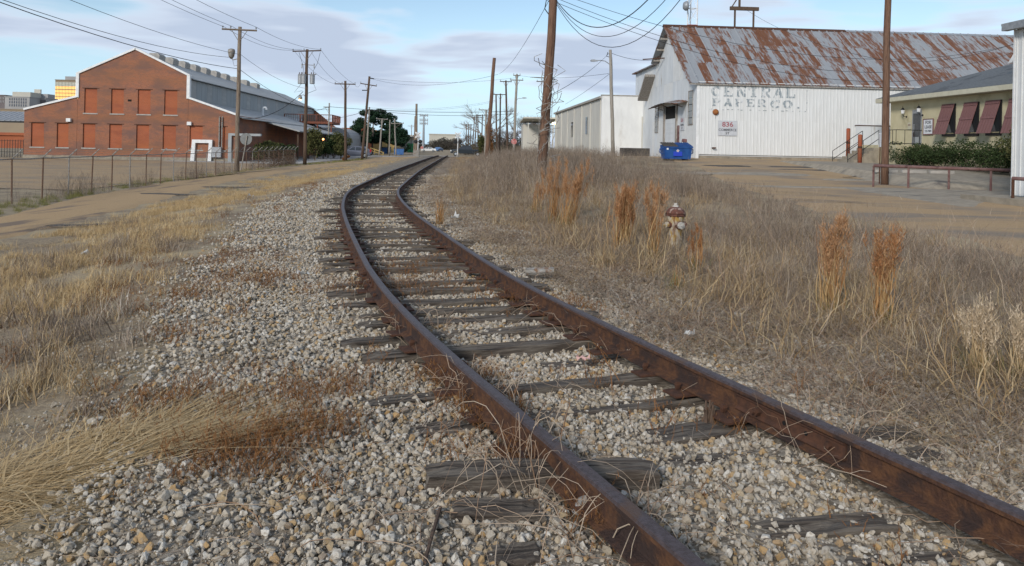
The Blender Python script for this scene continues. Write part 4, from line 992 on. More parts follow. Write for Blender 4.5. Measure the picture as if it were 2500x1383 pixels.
mb = MB(); mb.b2(m_(307), m_(316), -.01, .02, zpx(312, 248, 83), zpx(312, 243, 83)); mb.build('wall_opening', M['dark_hole'], K)
for k in range(2):
    mb = MB(); xx = m_(534) + k * .28; mb.tube([(xx, -.12, .4), (xx, -.12, 4.15), (xx, .1, 4.3)], .075, 8); mb.build('conduit', M['galv'], K)
mb = MB(); mb.b2(m_(519), m_(541), -.45, -.005, -.1, 1.0); mb.build('electric_cabinet', M['grey_metal'], K)
# white door surround leaning out, grey side door
mb = MB(); x0, x1 = m_(466), m_(519); d_ = .35
mb.prism([(x0 - .05, ZG), (x0 + .12, 1.75), (x1 - .02, 1.75), (x1 - .12, ZG), (x1 - .47, ZG), (x1 - .38, 1.4), (x0 + .46, 1.4), (x0 + .36, ZG)], fn, -d_, -.005); mb.build('door_surround', M['white'], K)
mb = MB(); mb.b2(x0 + .4, x1 - .4, -.05, -.006, ZG, 1.39); mb.build('door', M['brick'], K)
mb = MB(); xa = m_(557)
mb.prism([(xa, ZG), (xa, 2.5), (xa + 3.4, 2.5), (xa + 3.4, 2.25), (xa + .35, 2.25), (xa + .35, ZG)], fn, -.25, .3); mb.build('side_porch_frame', M['clad_grey'], K)
# porch along the right side with posts and warm lamps; roof deck above
mb = MB(); mb.prism([(21.5, 4.35), (26.2, 3.1), (26.2, 2.95), (21.5, 4.2)], fn, 12, 62); mb.build('porch_roof', M['roof_grey'], K)
for k in range(8):
    mb = MB(); mb.b2(25.7, 25.9, 13 + k * 6.6, 13.2 + k * 6.6, ZG, 3.1); mb.build('porch_post', M['pole_dark'], K)
M['lamp_warm'] = mat('warm_lamp', (.9, .5, .2), rough=.5, emit=(1.0, .45, .14), estr=6)
for k in range(5):
    mb = MB(); mb.lathe([(.05, -.14), (.14, -.05), (.14, .05), (.05, .14)], (26.0, 22 + k * 7.5, 2.2), 8); mb.build('porch_lamp', M['lamp_warm'], K)
M['deck_wood'] = mat('red_deck_wood', (.21, .075, .045), (.15, .055, .035), 5, .85)
mb = MB(); mb.b2(17.6, 25.2, 42, 50, 4.75, 5.1); dk = mb.build('roof_deck', M['deck_wood'], K)
for (x0, y0, x1, y1) in ((17.6, 42, 25.2, 42), (25.2, 42, 25.2, 50)):
    for f_ in (0, .33, .66, 1):
        xx, yy_ = x0 + (x1 - x0) * f_, y0 + (y1 - y0) * f_
        mb = MB(); mb.b2(xx - .07, xx + .07, yy_ - .07, yy_ + .07, 5.1, 6.25); mb.build('deck_post', M['deck_wood'], dk)
    mb = MB(); mb.tube([(x0, y0, 6.2), (x1, y1, 6.2)], .06, 4); mb.build('deck_rail', M['deck_wood'], dk)
    for k in range(26):
        xx, yy_ = x0 + (x1 - x0) * k / 26, y0 + (y1 - y0) * k / 26
        mb = MB(); mb.b2(xx - .02, xx + .02, yy_ - .02, yy_ + .02, 5.1, 6.2); mb.build('baluster', M['deck_wood'], dk)
for xx in (20.3, 22.8, 25.0):
    mb = MB(); mb.b2(xx - .1, xx + .1, 42.2, 42.4, ZG + 3, 4.75); mb.build('deck_support', M['deck_wood'], K)
mb = MB(); mb.b2(20, 22, 44, 46, 5.1, 6.2); mb.build('condenser', M['black'], dk)
mb = MB(); mb.tube([(19.2, 22, 5.0), (19.2, 22, 6.1), (19.35, 22, 6.3), (19.6, 22, 6.3), (19.7, 22, 6.0)], .14, 8); mb.build('vent_pipe', M['white'], K)
# canopy at the far left edge and the iron fence below it
p2_ = at(0, 388, 88)
C2 = thing('metal_canopy', 'open grey metal canopy roof left of the brick building', 'canopy', (p2_.x, p2_.y, 0), GA)
for k in range(16):
    mb = MB(); mb.prism([(0, 3.5), (4.5, 4.65), (4.5, 4.6), (0, 3.45)], lambda u, v, t: (t, u, v), -6.5 + k * .58, -6.5 + k * .58 + .5); mb.b2(-6.5 + k * .58 + .5, -6.5 + k * .58 + .575, 2.0, 2.4, 4.0, 4.08); mb.build('roof_panel', M['grey_metal'], C2)
mb = MB(); mb.prism([(0, 3.44), (4.5, 4.59), (4.5, 4.4), (0, 3.25)], lambda u, v, t: (t, u, v), -6.5, 2.75); mb.build('roof_frame', M['black'], C2)
for xx in (-5.5, -1.5, 2.3):
    mb = MB(); mb.b2(xx - .1, xx + .1, 1.5, 1.7, ZG, 3.7); mb.build('post', M['black'], C2)
q = at(0, 388, 84)
C3 = thing('iron_fence', 'black iron picket fence at the far left corner of the brick building', 'fence', (q.x, q.y, 0), GA)
for k in range(18):
    mb = MB(); mb.b2(-2.4 + k * .28, -2.36 + k * .28, 0, .04, ZG, 1.35); mb.build('picket', M['black'], C3)
for z_ in (0, 1.2):
    mb = MB(); mb.b2(-2.5, 2.5, .045, .075, z_, z_ + .05); mb.build('rail', M['black'], C3)
q = at(28, 380, 150)
def simple_building(name, label, px0, px1, pyt, d, depth, m, zb=-1.0, rows=None, wm=None, win=(.5, .6), extra=None):
    """block with a window grid: rows = list of (py, count)"""
    a = at(px0, pyt, d); b = at(px1, pyt, d); w_ = b.x - a.x
    o = thing(name, label, 'building', (a.x, a.y, 0), GA)
    mb = MB(); mb.b2(0, w_, 0, depth, zb, a.z); mb.build('wall', m, o)
    mb = MB(); mb.b2(-.3, w_ + .3, -.3, depth + .3, a.z + .002, a.z + .5); mb.build('parapet', m, o)
    for (py, cnt, hh, x0f, x1f) in rows or []:
        zc = zpx(px0, py, d); pw = w_ * (x1f - x0f) / cnt
        wmsh = MB(); wmsh.b2(0, pw * win[0], -.25, -.01, -hh / 2, hh / 2); wmsh = wmsh.mesh('window', wm)
        for k in range(cnt): link('window', wmsh, o, (w_ * x0f + k * pw + pw * (1 - win[0]) / 2, 0, zc))
    return o
M['city_grey'] = mat('city_grey', (.36, .35, .34), (.31, .30, .29), .05, .9)
M['city_cream'] = mat('city_cream', (.50, .47, .40), (.45, .42, .36), .05, .9)
M['city_dark'] = mat('city_dark', (.15, .125, .125), (.19, .165, .16), .05, .9)
M['city_brown'] = mat('city_brown', (.32, .25, .17), (.27, .21, .15), .05, .9)
M['sunset_glow_glass'] = mat('sunset_reflection_glow', (.8, .42, .1), (.9, .62, .25), .2, .3, emit=(1.0, .50, .12), estr=.75)  # orange colour and emission stand in for sunset reflected in the panes
M['pale_glass'] = mat('pale_glass', (.62, .60, .48), (.55, .54, .45), .3, .3)
M['city_glass'] = mat('city_glass', (.12, .13, .15), rough=.2)
tw = simple_building('office_tower', 'tall office tower with windows made to glow orange like reflected sunset behind the brick gable', 135, 205, 196, 620, 18, M['city_brown'], rows=[(206, 20, 3.4, .01, .99)], wm=M['pale_glass'], win=(.7, 1))
wmsh = None
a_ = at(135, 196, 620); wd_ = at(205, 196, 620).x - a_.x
wmsh = MB(); wmsh.b2(0, wd_ / 20 * .68, -.25, -.01, -1.1, 1.1); wmsh = wmsh.mesh('window', M['sunset_glow_glass'])
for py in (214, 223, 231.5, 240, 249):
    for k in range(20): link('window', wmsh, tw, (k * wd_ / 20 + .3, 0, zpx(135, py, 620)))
mb = MB(); mb.b2(6, 20, 3, 14, a_.z + .4, a_.z + 3.4); mb.build('penthouse', M['city_grey'], tw)
o = simple_building('hospital_block', 'pale grey office block with small square windows on the skyline', 12, 70, 237, 560, 20, M['city_grey'], rows=[(242, 8, 1.6, .15, .9), (249.5, 8, 1.6, .15, .9), (257, 8, 1.6, .15, .9)], wm=M['city_glass'], win=(.4, 1))
mb = MB(); mb.b2(4, 16.5, 2, 16, zpx(12, 237, 560), zpx(24, 224, 560)); mb.build('penthouse', M['city_cream'], o)
o = simple_building('banded_block', 'grey block with dark window bands and rooftop box on skyline', 70, 111, 240, 575, 16, M['city_grey'], rows=[(246, 1, 1.3, .02, .98), (251, 1, 1.3, .02, .98), (256, 1, 1.3, .02, .98)], wm=M['city_dark'], win=(.99, 1))
mb = MB(); mb.b2(2.5, 12, 3, 13, zpx(70, 240, 575), zpx(90, 229, 575)); mb.build('rooftop_house', M['city_grey'], o); mb = MB(); mb.b2(3, 7.5, 1.5, 2.9, zpx(70, 240, 575), zpx(80, 218, 575)); mb.build('rooftop_box', M['city_cream'], o)
simple_building('arcade_block', 'brown city building with two rows of tall pale windows', 0, 60, 268, 420, 14, M['city_brown'], rows=[(280, 9, 2.4, .02, .98), (287, 9, 1.8, .02, .98)], wm=M['pale_glass'], win=(.6, 1))
simple_building('dark_block', 'dark narrow city block at the left edge of the skyline', -14, 12, 233, 640, 14, M['city_dark'], rows=[(240, 6, 2, .05, .95), (248, 6, 2, .05, .95)], wm=M['city_grey'], win=(.4, 1))
simple_building('low_brick_store', 'low red brick store seen under the metal canopy', -20, 60, 330, 140, 10, M['brick_new'])
o = simple_building('stepped_tower', 'pale stepped tower rising beyond the brick building roof', 662, 692, 252, 480, 12, M['city_grey'], rows=[(262, 4, 1.6, .1, .9), (268, 4, 1.6, .1, .9)], wm=M['city_dark'], win=(.6, 1))
mb = MB(); mb.b2(0, 5.5, 2, 9, zpx(662, 252, 480), zpx(664, 240, 480)); mb.build('penthouse', M['city_cream'], o)
simple_building('white_block', 'small white office block behind the red roof deck', 752, 771, 285, 380, 10, M['white_block'], rows=[(292, 2, 2, .1, .9)], wm=M['city_glass'])
simple_building('blue_grey_block', 'blue grey building just above the red roof deck', 700, 727, 273, 430, 10, M['clad_grey'])
# rounded store, red brick store, yellow building, green shed, far concrete hall
q = at(775, 385, 135)
o = thing('arched_hall', 'low grey hall with arched roof behind the street shrubs', 'building', (q.x, q.y, 0), GA)
mb = MB(); pts = [(3.4 * math.cos(a) + 2.2, 2.6 + 1.9 * math.sin(a)) for a in np.linspace(0, math.pi, 12)]
mb.prism([(-1.2, -.5)] + pts[::-1] + [(5.6, -.5)], fn, 0, 22); mb.build('hall_body', M['city_grey'], o)
simple_building('brick_store', 'red brick store with white shopfront beside the leaning pole', 838, 892, 318, 172, 25, M['brick_new'], rows=[(336, 1, 1.6, .1, .8)], wm=M['sign_white'], win=(.9, 1))
yb = simple_building('yellow_building', 'yellow building half hidden by the pine trees', 893, 965, 324, 185, 14, mat('yellow_wall', (.50, .36, .14), (.44, .31, .12), .5, .85))
o = thing('yellow_ramp', 'yellow railing of a ramp before the pine trees', 'railing', (0, 0, 0))
a = at(905, 362, 146); b = at(936, 373, 143)
for k in range(2):
    mb = MB(); mb.tube([a + Vector((0, 0, -.45 * k)), b + Vector((0, 0, -.45 * k))], .1, 5); mb.build('rail', yb.children[0].data.materials[0], o)
for f_ in (0, .33, .66, 1):
    c = a.lerp(b, f_); mb = MB(); mb.b2(c.x - .09, c.x + .09, c.y - .09, c.y + .09, -.4, c.z + .1); mb.build('post', yb.children[0].data.materials[0], o)
o = simple_building('green_shed', 'open white shed with green wall left of crossing signal', 978, 1012, 338, 200, 16, M['white_block'])
M['green'] = mat('green_paint', (.07, .30, .12), (.09, .34, .15), 2, .8)
mb = MB(); mb.b2(1.8, 3.8, -.3, -.02, -.3, 2.0); mb.build('green_panel', M['green'], o)
mb = MB(); mb.b2(-1.5, 5.2, -3, -.31, 3.4, 3.7); mb.build('shed_roof', M['black'], o)
for k in range(4):
    mb = MB(); mb.b2(-1.2 + k * 2, -1.05 + k * 2, -2.9, -2.75, -.3, 3.4); mb.build('shed_post', M['black'], o)
o = simple_building('concrete_hall', 'long pale concrete building closing the far end of the line', 1048, 1112, 329, 420, 20, M['city_cream'], rows=[(352, 9, 3, .5, .98)], wm=M['city_glass'])
q = at(1000, 340, 330)
simple_building('far_store', 'pale distant store behind the green shed', 966, 1006, 332, 330, 12, M['city_cream'])

# ------------------------------------------------------------------ poles
POLE = {}
def pole(key, name, label, b, t, d, r0, r1, m, arms=(), group='utility poles', cat='utility pole', zb=None):
    B = at(b[0], b[1], d); Tp = at(t[0], t[1], d)
    B.z = (gzf(B.x, B.y) - .1) if zb is None else zb
    o = thing(name, label, cat, (B.x, B.y, B.z), 0, group)
    v = Tp - B; N = 7; r = random.Random(hash(key) % 1000)
    pts = [v * (k / (N - 1)) + Vector((mnoise.noise((k * .7, d, 0)), 0, 0)) * .05 * (0 < k < N - 1) for k in range(N)]
    mb = MB(); mb.tube(pts, [r0 + (r1 - r0) * k / (N - 1) for k in range(N)], 10); mb.build('shaft', m, o, True)
    POLE[key] = (o, B, Tp)
    for (f_, ln, tilt, ins, off) in arms:
        c = v * f_ + Vector((off, -.12, 0)); ax = Vector((math.cos(tilt), .06, math.sin(tilt)))
        mb = MB(); mb.tube([c - ax * ln / 2, c + ax * ln / 2], .065, 4); ar = mb.build('crossarm', m if m is not M['pole_red'] else M['pole_dark'], o)
        for s_ in (-1, 1):
            mb = MB(); mb.tube([c + ax * s_ * ln * .22 + Vector((0, .02, -.05)), v * (f_ - .9 / v.length) + Vector((0, -.1, 0))], .022, 4); mb.build('brace', M['galv'], o)
        for e in ins:
            q = c + ax * e * ln / 2
            mb = MB(); mb.lathe([(.02, 0), (.025, .08), (.06, .09), (.065, .15), (.03, .2)], q + Vector((0, 0, .05)), 8); mb.build('insulator', M['grey_metal'], ar)
    return o
P1 = pole('a', 'utility_pole', 'grey utility pole with floodlight and crossarm beside the fence', (577, 422), (586, 66), 57, .17, .13, M['pole'], [(.978, 2.5, -.02, (-.95, -.5, .95), 0)])
P2 = pole('b', 'utility_pole', 'utility pole carrying three grey transformers by the forecourt', (744, 397), (750, 121), 78, .19, .14, M['pole_dark'], [(.985, 2.8, .05, (-.97, -.2, .97), 0)])
P3 = pole('c', 'utility_pole', 'upright dark pole with crossarm rising beside the parked car', (844, 376), (843, 198), 95, .18, .14, M['pole_dark'], [(.96, 2.5, 0, (-.95, -.3, .95), 0)])
P4 = pole('d', 'utility_pole', 'dark pole leaning right with tilted crossarm before the pines', (884, 372), (902, 187), 104, .19, .14, M['pole_dark'], [(.90, 2.2, -.14, (-.95, .95), 0)])
P5 = pole('e', 'utility_pole', 'big leaning brown pole wrapped in vines, top out of frame', (1322, 384), (1358, -80), 30, .19, .15, M['pole_red'])
pole('e2', 'utility_pole', 'far pole crossarm showing both sides of the vine pole', (1327, 368), (1329, 192), 118, .15, .12, M['pole_dark'], [(.96, 2.4, 0, (-.9, .9), 0)])
P6 = pole('f', 'utility_pole', 'bare rust brown pole without arms right of the track', (1188, 372), (1207, 142), 72, .19, .15, M['pole_red'])
P7 = pole('g', 'utility_pole', 'dark pole with short crossarm behind the bare brown pole', (1240, 362), (1235, 197), 118, .17, .13, M['pole_dark'], [(.985, 1.8, 0, (-.9, .9), 0)])
P8 = pole('h', 'utility_pole', 'pale pole with crossarm and street lamp right of the track', (1254, 365), (1262, 182), 100, .18, .14, M['pole_grey'], [(.985, .9, 0, (-.9, 0, .9), 0), (.93, 1.7, 0, (-.9, .9), 0)])
P9 = pole('i', 'lamp_pole', 'slender pale wooden pole with street lamp arm by warehouse', (1497, 383), (1490, 122), 60, .15, .11, M['pole_grey'], cat='lamp pole')
P10 = pole('j', 'utility_pole', 'brown wooden pole before the tan building running out of frame', (2160, 452), (2168, -90), 36, .17, .14, M['pole_red'])
P11 = pole('k', 'utility_pole', 'thin grey pole with short bracket left of the parked car', (801, 372), (804, 252), 112, .13, .10, M['pole_grey'], [(.925, .9, 0, (), -.35)])
P12 = pole('l', 'utility_pole', 'tall brown pole right behind the left crossing signal', (1016, 376), (1017, 254), 126, .22, .17, M['pole'])
P13 = pole('m', 'utility_pole', 'shorter brown pole leaning beside the pole at the signal', (1011, 376), (1014, 284), 127, .17, .13, M['pole'])
P14 = pole('n', 'utility_pole', 'pale pole leaning right in front of the pine trees', (894, 374), (902, 262), 112, .14, .10, M['pole_grey'])
P15 = pole('o', 'utility_pole', 'pale pole with crossarm in the middle of the pine trees', (926, 372), (933, 290), 135, .15, .12, M['pole_grey'], [(.985, 2.0, -.05, (-.9, .9), 0)])
P16 = pole('p', 'utility_pole', 'thin grey pole between the pines and the blue bin', (950, 372), (952, 293), 138, .12, .1, M['pole_grey'])
P17 = pole('q', 'utility_pole', 'thin grey pole with crossarm nearest the blue bin', (967, 374), (963, 290), 136, .14, .1, M['pole_grey'], [(.87, 2.2, .03, (-.9, .9), .5)])
P18 = pole('r', 'utility_pole', 'tan pole standing in front of the bare roadside thicket', (1184, 372), (1187, 268), 105, .14, .11, M['pole_grey'], [(.99, 1.4, 0, (-.9, .9), -.3)])
P19 = pole('s', 'utility_pole', 'far pole just left of the pale roadside pole', (1175, 368), (1178, 280), 165, .14, .11, M['pole_dark'], [(.98, 2.2, 0, (-.9, .9), 0)])
for i, (bx, tx, ty, d) in enumerate(((1167, 1167, 284, 190), (1158, 1164, 280, 210), (1153, 1159, 284, 230), (1143, 1144, 304, 260), (1138, 1139, 303, 290), (1148, 1150, 303, 275))):
    pole('x%d' % i, 'utility_pole', ('distant pole %s the crossing on the right' % ('first beyond', 'second beyond', 'third beyond', 'fourth beyond', 'sixth beyond', 'fifth beyond')[i]), (bx, 366), (tx, ty), d, .16, .13, M['pole_dark'], [(.97, 2.3, 0, (), 0)])
pole('y', 'utility_pole', 'double pole frame left member beside the bare roadside tree', (1213, 366), (1211, 232), 122, .14, .11, M['pole_dark'])
pole('z', 'utility_pole', 'double pole frame right member with crossarm by bare tree', (1220, 366), (1222, 229), 123, .14, .11, M['pole_dark'], [(.985, 2.0, 0, (-.9, .9), -.1)])
pole('w', 'utility_pole', 'distant thin pole with arms left of the cell tower', (1004, 366), (1005, 305), 240, .13, .1, M['pole_grey'], [(.95, 2.4, 0, (), 0)])
# fittings
def part_tube(parent, name, pts, r, m, n=6):
    mb = MB(); mb.tube(pts, r, n); return mb.build(name, m, parent)
def rel(key, px, py, d=None):
    o, B, Tp = POLE[key]; return at(px, py, d or B.y) - B
# floodlight on the first pole
c = rel('a', 565, 130); mb = MB(); mb.lathe([(.08, -.42), (.2, -.25), (.27, .12), (.24, .26), (.1, .32)], c, 10); mb.build('floodlight', M['galv'], P1, True)
part_tube(P1, 'lamp_bracket', [c + Vector((.0, 0, -.4)), c + Vector((.15, 0, -.5)), rel('a', 580, 144)], .035, M['galv'])
part_tube(P1, 'lamp_cable', [c + Vector((.1, 0, -.5)), c + Vector((.25, -.1, -.95)), rel('a', 580, 160)], .015, M['wire'], 4)
# transformers on the second pole
for (px, dy_) in ((735, -.3), (744, -.42), (764, -.3)):
    c = rel('b', px, 206); c.y += dy_
    mb = MB(); mb.lathe([(.22, 0), (.25, .03), (.25, .82), (.27, .84), (.2, .93), (.05, .96)], c, 14); tr = mb.build('transformer', M['grey_metal'], P2)
    for dx in (-.1, .1):
        mb = MB(); mb.lathe([(.03, 0), (.05, .05), (.03, .1), (.05, .15), (.02, .25)], c + Vector((dx, 0, .93)), 6); mb.build('bushing', M['pole_dark'], tr)
part_tube(P2, 'transformer_rack', [rel('b', 728, 182), rel('b', 772, 182)], .05, M['galv'])
part_tube(P2, 'cutout_arm', [rel('b', 736, 158), rel('b', 768, 160)], .035, M['galv'])
for px in (737, 767): mb = MB(); mb.lathe([(.04, -.25), (.07, -.2), (.05, .1), (.07, .2)], rel('b', px, 161), 6); mb.build('cutout', M['grey_metal'], P2)
for a, b, c in (((730, 128), (741, 165), (738, 205)), ((782, 128), (775, 155), (764, 175)), ((766, 206), (772, 220), (752, 228)), ((735, 206), (718, 226), (738, 222))):
    part_tube(P2, 'jumper_wire', [rel('b', *a), rel('b', *b), rel('b', *c)], .018, M['wire'], 4)
c = rel('b', 735, 239); mb = MB(); mb.lathe([(.06, .25), (.16, .1), (.2, -.08), (.14, -.2)], c + Vector((0, -.3, 0)), 10); lf = mb.build('street_lamp', M['galv'], P2)
mb = MB(); mb.lathe([(.12, -.18), (.13, -.22), (.05, -.30)], c + Vector((-.03, -.34, 0)), 10); mb.build('lamp_glow', mat('sodium_lamp', (1, .7, .3), rough=.4, emit=(1, .62, .16), estr=9), lf)
part_tube(P2, 'lamp_bracket', [c + Vector((0, -.3, .2)), rel('b', 741, 232), rel('b', 747, 238)], .03, M['galv'])
# street lamps on arms
def cobra(key, tip, root, mid):
    o = POLE[key][0]; t_ = rel(key, *tip); r_ = rel(key, *root); m__ = rel(key, *mid)
    part_tube(o, 'lamp_arm', [r_, r_.lerp(m__, .5) + Vector((0, 0, .1)), m__, t_ + Vector((.3, 0, .03))], .035, M['grey_metal'])
    mb = MB(); s_ = .55
    mb.prism([(-.1, 0), (.0, .13), (.35, .14), (.75, .06), (.75, -.02), (.35, -.09), (.05, -.08)], lambda u, v, t: t_ + Vector((u * s_ * 1.3, t, v * s_ * 1.3)), -.11, .11); mb.build('lamp_head', M['grey_metal'], o)
cobra('i', (1443, 149), (1489, 158), (1466, 148)); cobra('h', (1276, 240), (1260, 246), (1268, 241))
part_tube(P9, 'service_loop', [rel('i', 1484, 128), rel('i', 1481, 138), rel('i', 1488, 140)], .03, M['wire'], 5)
for k in range(5): mb = MB(); mb.lathe([(.03, 0), (.05, .04), (.03, .08)], rel('d', 893 + k * .0, 262 + k * 4) + Vector((0, -.2, 0)), 6); mb.build('insulator', M['grey_metal'], P4)
part_tube(P4, 'top_bracket', [rel('d', 902, 191), rel('d', 913, 193)], .08, M['black']); part_tube(P4, 'side_bracket', [rel('d', 897, 221), rel('d', 884, 221)], .07, M['black'])
part_tube(P5, 'cable_loop', [rel('e', 1345, 8), rel('e', 1334, 0), rel('e', 1330, 22), rel('e', 1340, 36)], .02, M['wire'], 5)
P5o = POLE['e'][0]
mb = MB(); r = random.Random(3)
for k in range(26):
    f_ = r.uniform(.05, .56); o_, B, Tp = POLE['e']; c = (Tp - B) * f_; pts = []
    a0 = r.uniform(0, 6.28); L_ = r.uniform(.4, 2.2)
    for j in range(9):
        s_ = j / 8; a = a0 + s_ * r.uniform(2, 5); rad = .2 + (.55 if k % 2 else .06) * s_ * r.uniform(.5, 1.1)
        pts.append(c + Vector((math.cos(a) * rad, math.sin(a) * rad, L_ * (s_ - .5))))
    mb.tube(pts, .012, 4, cap=False)
v_ = mb.build('dead_vine', M['old_wood'], P5o); v_['kind'] = 'stuff'

# ------------------------------------------------------------------ overhead wires
def wire(label, a, b, sag, r=.018, name='overhead_wire', group='overhead wires', n=18):
    pts = [a.lerp(b, k / n) - Vector((0, 0, sag * 4 * (k / n) * (1 - k / n))) for k in range(n + 1)]
    mb = MB(); mb.tube([q - a for q in pts], r * .72, 5, cap=False); o = mb.build(name, M['wire'], None, True, a)
    return tag(o, label, 'wire', group)
w1 = lambda px, py, d: at(px, py, d)
wire('left power wire rising from the floodlight pole to the upper left', w1(547, 66, 57), Vector((-19.5, 12, 11.6)), .7)
wire('middle power wire rising from the floodlight pole to the upper left', w1(567, 65, 57), Vector((-18.6, 12, 11.6)), .75)
wire('right power wire rising from the floodlight pole past its crossarm end', w1(624, 66, 57), Vector((-17.0, 12, 11.4)), .8)
wire('thin wire meeting the floodlight pole below its lamp', w1(582, 133, 57), Vector((-19.2, 12, 9.3)), .9)
wire('thick cable crossing the brick gable to the floodlight pole', w1(578, 168, 57), Vector((-19.4, 12, 8.2)), .95, .028)
wire('second thick cable just above the brick gable', w1(566, 141, 57), Vector((-19.6, 12, 8.35)), 1.15, .02)
wire('left wire between floodlight pole and transformer pole', w1(547, 66, 57), w1(717, 123, 78), .5)
wire('middle wire between floodlight pole and transformer pole', w1(567, 65, 57), w1(737, 121, 78), .5)
wire('right wire between floodlight pole and transformer pole', w1(624, 66, 57), w1(782, 121, 78), .35)
wire('low wire from floodlight pole down toward transformer pole', w1(588, 134, 57), w1(744, 216, 78), .4)
wire('thick cable from floodlight pole running down to the forecourt', w1(585, 170, 57), w1(800, 268, 112), .9, .025)
wire('black service cable drooping from transformer pole to brick building', w1(740, 224, 77.6), w1(585, 288, 72), .9, .04)
wire('left wire from transformer pole to the pole by the parked car', w1(717, 123, 78), w1(820, 206, 95), .6)
wire('middle wire from transformer pole to the pole by the parked car', w1(760, 128, 78), w1(838, 206, 95), .6)
wire('right wire from transformer pole to the pole by the parked car', w1(784, 123, 78), w1(866, 206, 95), .4)
wire('wire from parked car pole to the leaning pole crossarm', w1(866, 206, 95), w1(880, 205, 104), .4)
wire('upper thin wire spanning from the leaning pole across the track', w1(912, 192, 104), w1(1262, 190, 100), .6)
wire('second thin wire spanning from the leaning pole across the track', w1(912, 194, 104), w1(1216, 182, 72), .9)
wire('upper pair wire hung low across the track', w1(893, 263, 104), w1(1212, 245, 122), .7, .016)
wire('lower pair wire hung low across the track', w1(893, 267, 104), w1(1212, 248, 122), .7, .016)
wire('thick cable crossing the track above the cell tower', w1(804, 261, 112), w1(1255, 272, 100), .4, .04)
wire('second thick cable just under the first over the track', w1(893, 268, 104), w1(1255, 278, 100), .5, .032)
wire('thick cable from transformer pole to thin grey pole', w1(728, 274, 90), w1(804, 261, 112), .2, .035)
wire('cable rising from the deck toward the leaning pole', w1(770, 294, 104), w1(893, 272, 104), .25, .035)
wire('long wire rising from the pale pole to the vine covered pole', w1(1218, 181, 72), w1(1341, 0, 30), .5, .014)
wire('wire from pale lamp pole to the warehouse lamp pole', w1(1262, 184, 100), w1(1486, 180, 60), .35)
wire('guy wire from warehouse lamp pole down to the vine pole', w1(1487, 130, 60), w1(1330, 240, 30), .25, .016)
wire('lower guy wire from warehouse lamp pole over the cream building', w1(1488, 181, 60), w1(1380, 255, 92), .1, .02)
wire('service wire from warehouse lamp pole to the warehouse gable', w1(1492, 130, 60), w1(1606, 146, 64), .25, .022)
wire('upper swooping cable from vine pole toward the right', w1(1356, -2, 30), w1(1600, -20, 22), 1.05, .022)
wire('middle swooping cable from vine pole toward the right', w1(1357, 4, 30), w1(1640, -18, 22), 1.3, .015)
wire('lowest swooping cable from vine pole toward the right', w1(1357, 8, 30), w1(1690, -40, 22), 1.75, .016)
wire('upper wire crossing in front of the rusty roof', w1(1358, -18, 30), w1(2480, 108, 44), 1.6, .014, n=30)
wire('middle wire crossing in front of the rusty roof', w1(1358, -4, 30), w1(2480, 128, 44), 1.9, .014, n=30)
wire('lower wire crossing in front of the rusty roof to tan building', w1(1357, 6, 30), w1(2320, 188, 45), 1.3, .014, n=30)
wire('wire running from the roof mast down over the rusty roof', w1(1818, 22, 61), w1(2168, 150, 36), .5, .014)
wire('thin wire from roof mast pole to the right edge', w1(2168, 150, 36), w1(2500, 100, 30), .3, .012)
wire('thin drop wire hanging before the lamp pole', w1(1495, 140, 60), w1(1500, 370, 60.3), .0, .008)

# ------------------------------------------------------------------ towers
def lattice(name, label, px, py_top, d, zb, w_, m1, m2, step=2.2):
    c = at(px, py_top, d); o = thing(name, label, 'tower', (c.x, c.y, zb)); h_ = c.z - zb; n = int(h_ / step)
    ang3 = [math.radians(a) for a in (90, 210, 330)]
    for k in range(n):
        mb = MB(); z0, z1 = k * h_ / n, (k + 1) * h_ / n
        for i in range(3):
            a, b = Vector((math.cos(ang3[i]), math.sin(ang3[i]), 0)) * w_, Vector((math.cos(ang3[(i + 1) % 3]), math.sin(ang3[(i + 1) % 3]), 0)) * w_
            mb.tube([a + Vector((0, 0, z0)), a + Vector((0, 0, z1))], .09, 4); mb.tube([a + Vector((0, 0, z1)), b + Vector((0, 0, z1))], .05, 4); mb.tube([a + Vector((0, 0, z0)), b + Vector((0, 0, z1))], .035, 4)
        mb.build('section', m1 if (k // 2) % 2 else m2, o)
    return o, h_
M['tower_red'] = mat('tower_red', (.35, .06, .04), rough=.6)
rt_, h_ = lattice('radio_tower', 'red and white lattice radio mast with dish behind the warehouse', 1691, -60, 105, .5, .75, M['tower_red'], M['white'])
c = at(1675, 15, 104) - Vector(rt_.location)
mb = MB(); mb.lathe([(.05, .4), (.45, .35), (.62, .12), (.64, 0), (.62, -.25), (.0, -.3)], (0, 0, 0), 18, 'X'); mb.v = [tuple(Vector((-v[0], v[1], v[2])) + c) for v in mb.v]; mb.build('dish', M['grey_metal'], rt_, True)
c0 = at(1035, 280, 330); ct = thing('cell_tower', 'grey monopole cell tower with antenna arrays on the horizon', 'tower', (c0.x, c0.y, -.3))
hz = c0.z + .3
mb = MB(); mb.tube([(0, 0, 0), (0, 0, hz)], [.6, .3], 8); mb.build('mast', M['grey_metal'], ct)
for f_ in (.97, .84, .74):
    mb = MB(); z_ = hz * f_; mb.tube([(-1.6, 0, z_), (1.6, 0, z_)], .15, 5)
    for dx in (-1.6, -.8, .8, 1.6): mb.b2(dx - .15, dx + .15, -.15, .15, z_ - .6, z_ + .7)
    mb.build('antenna_array', M['grey_metal'], ct)
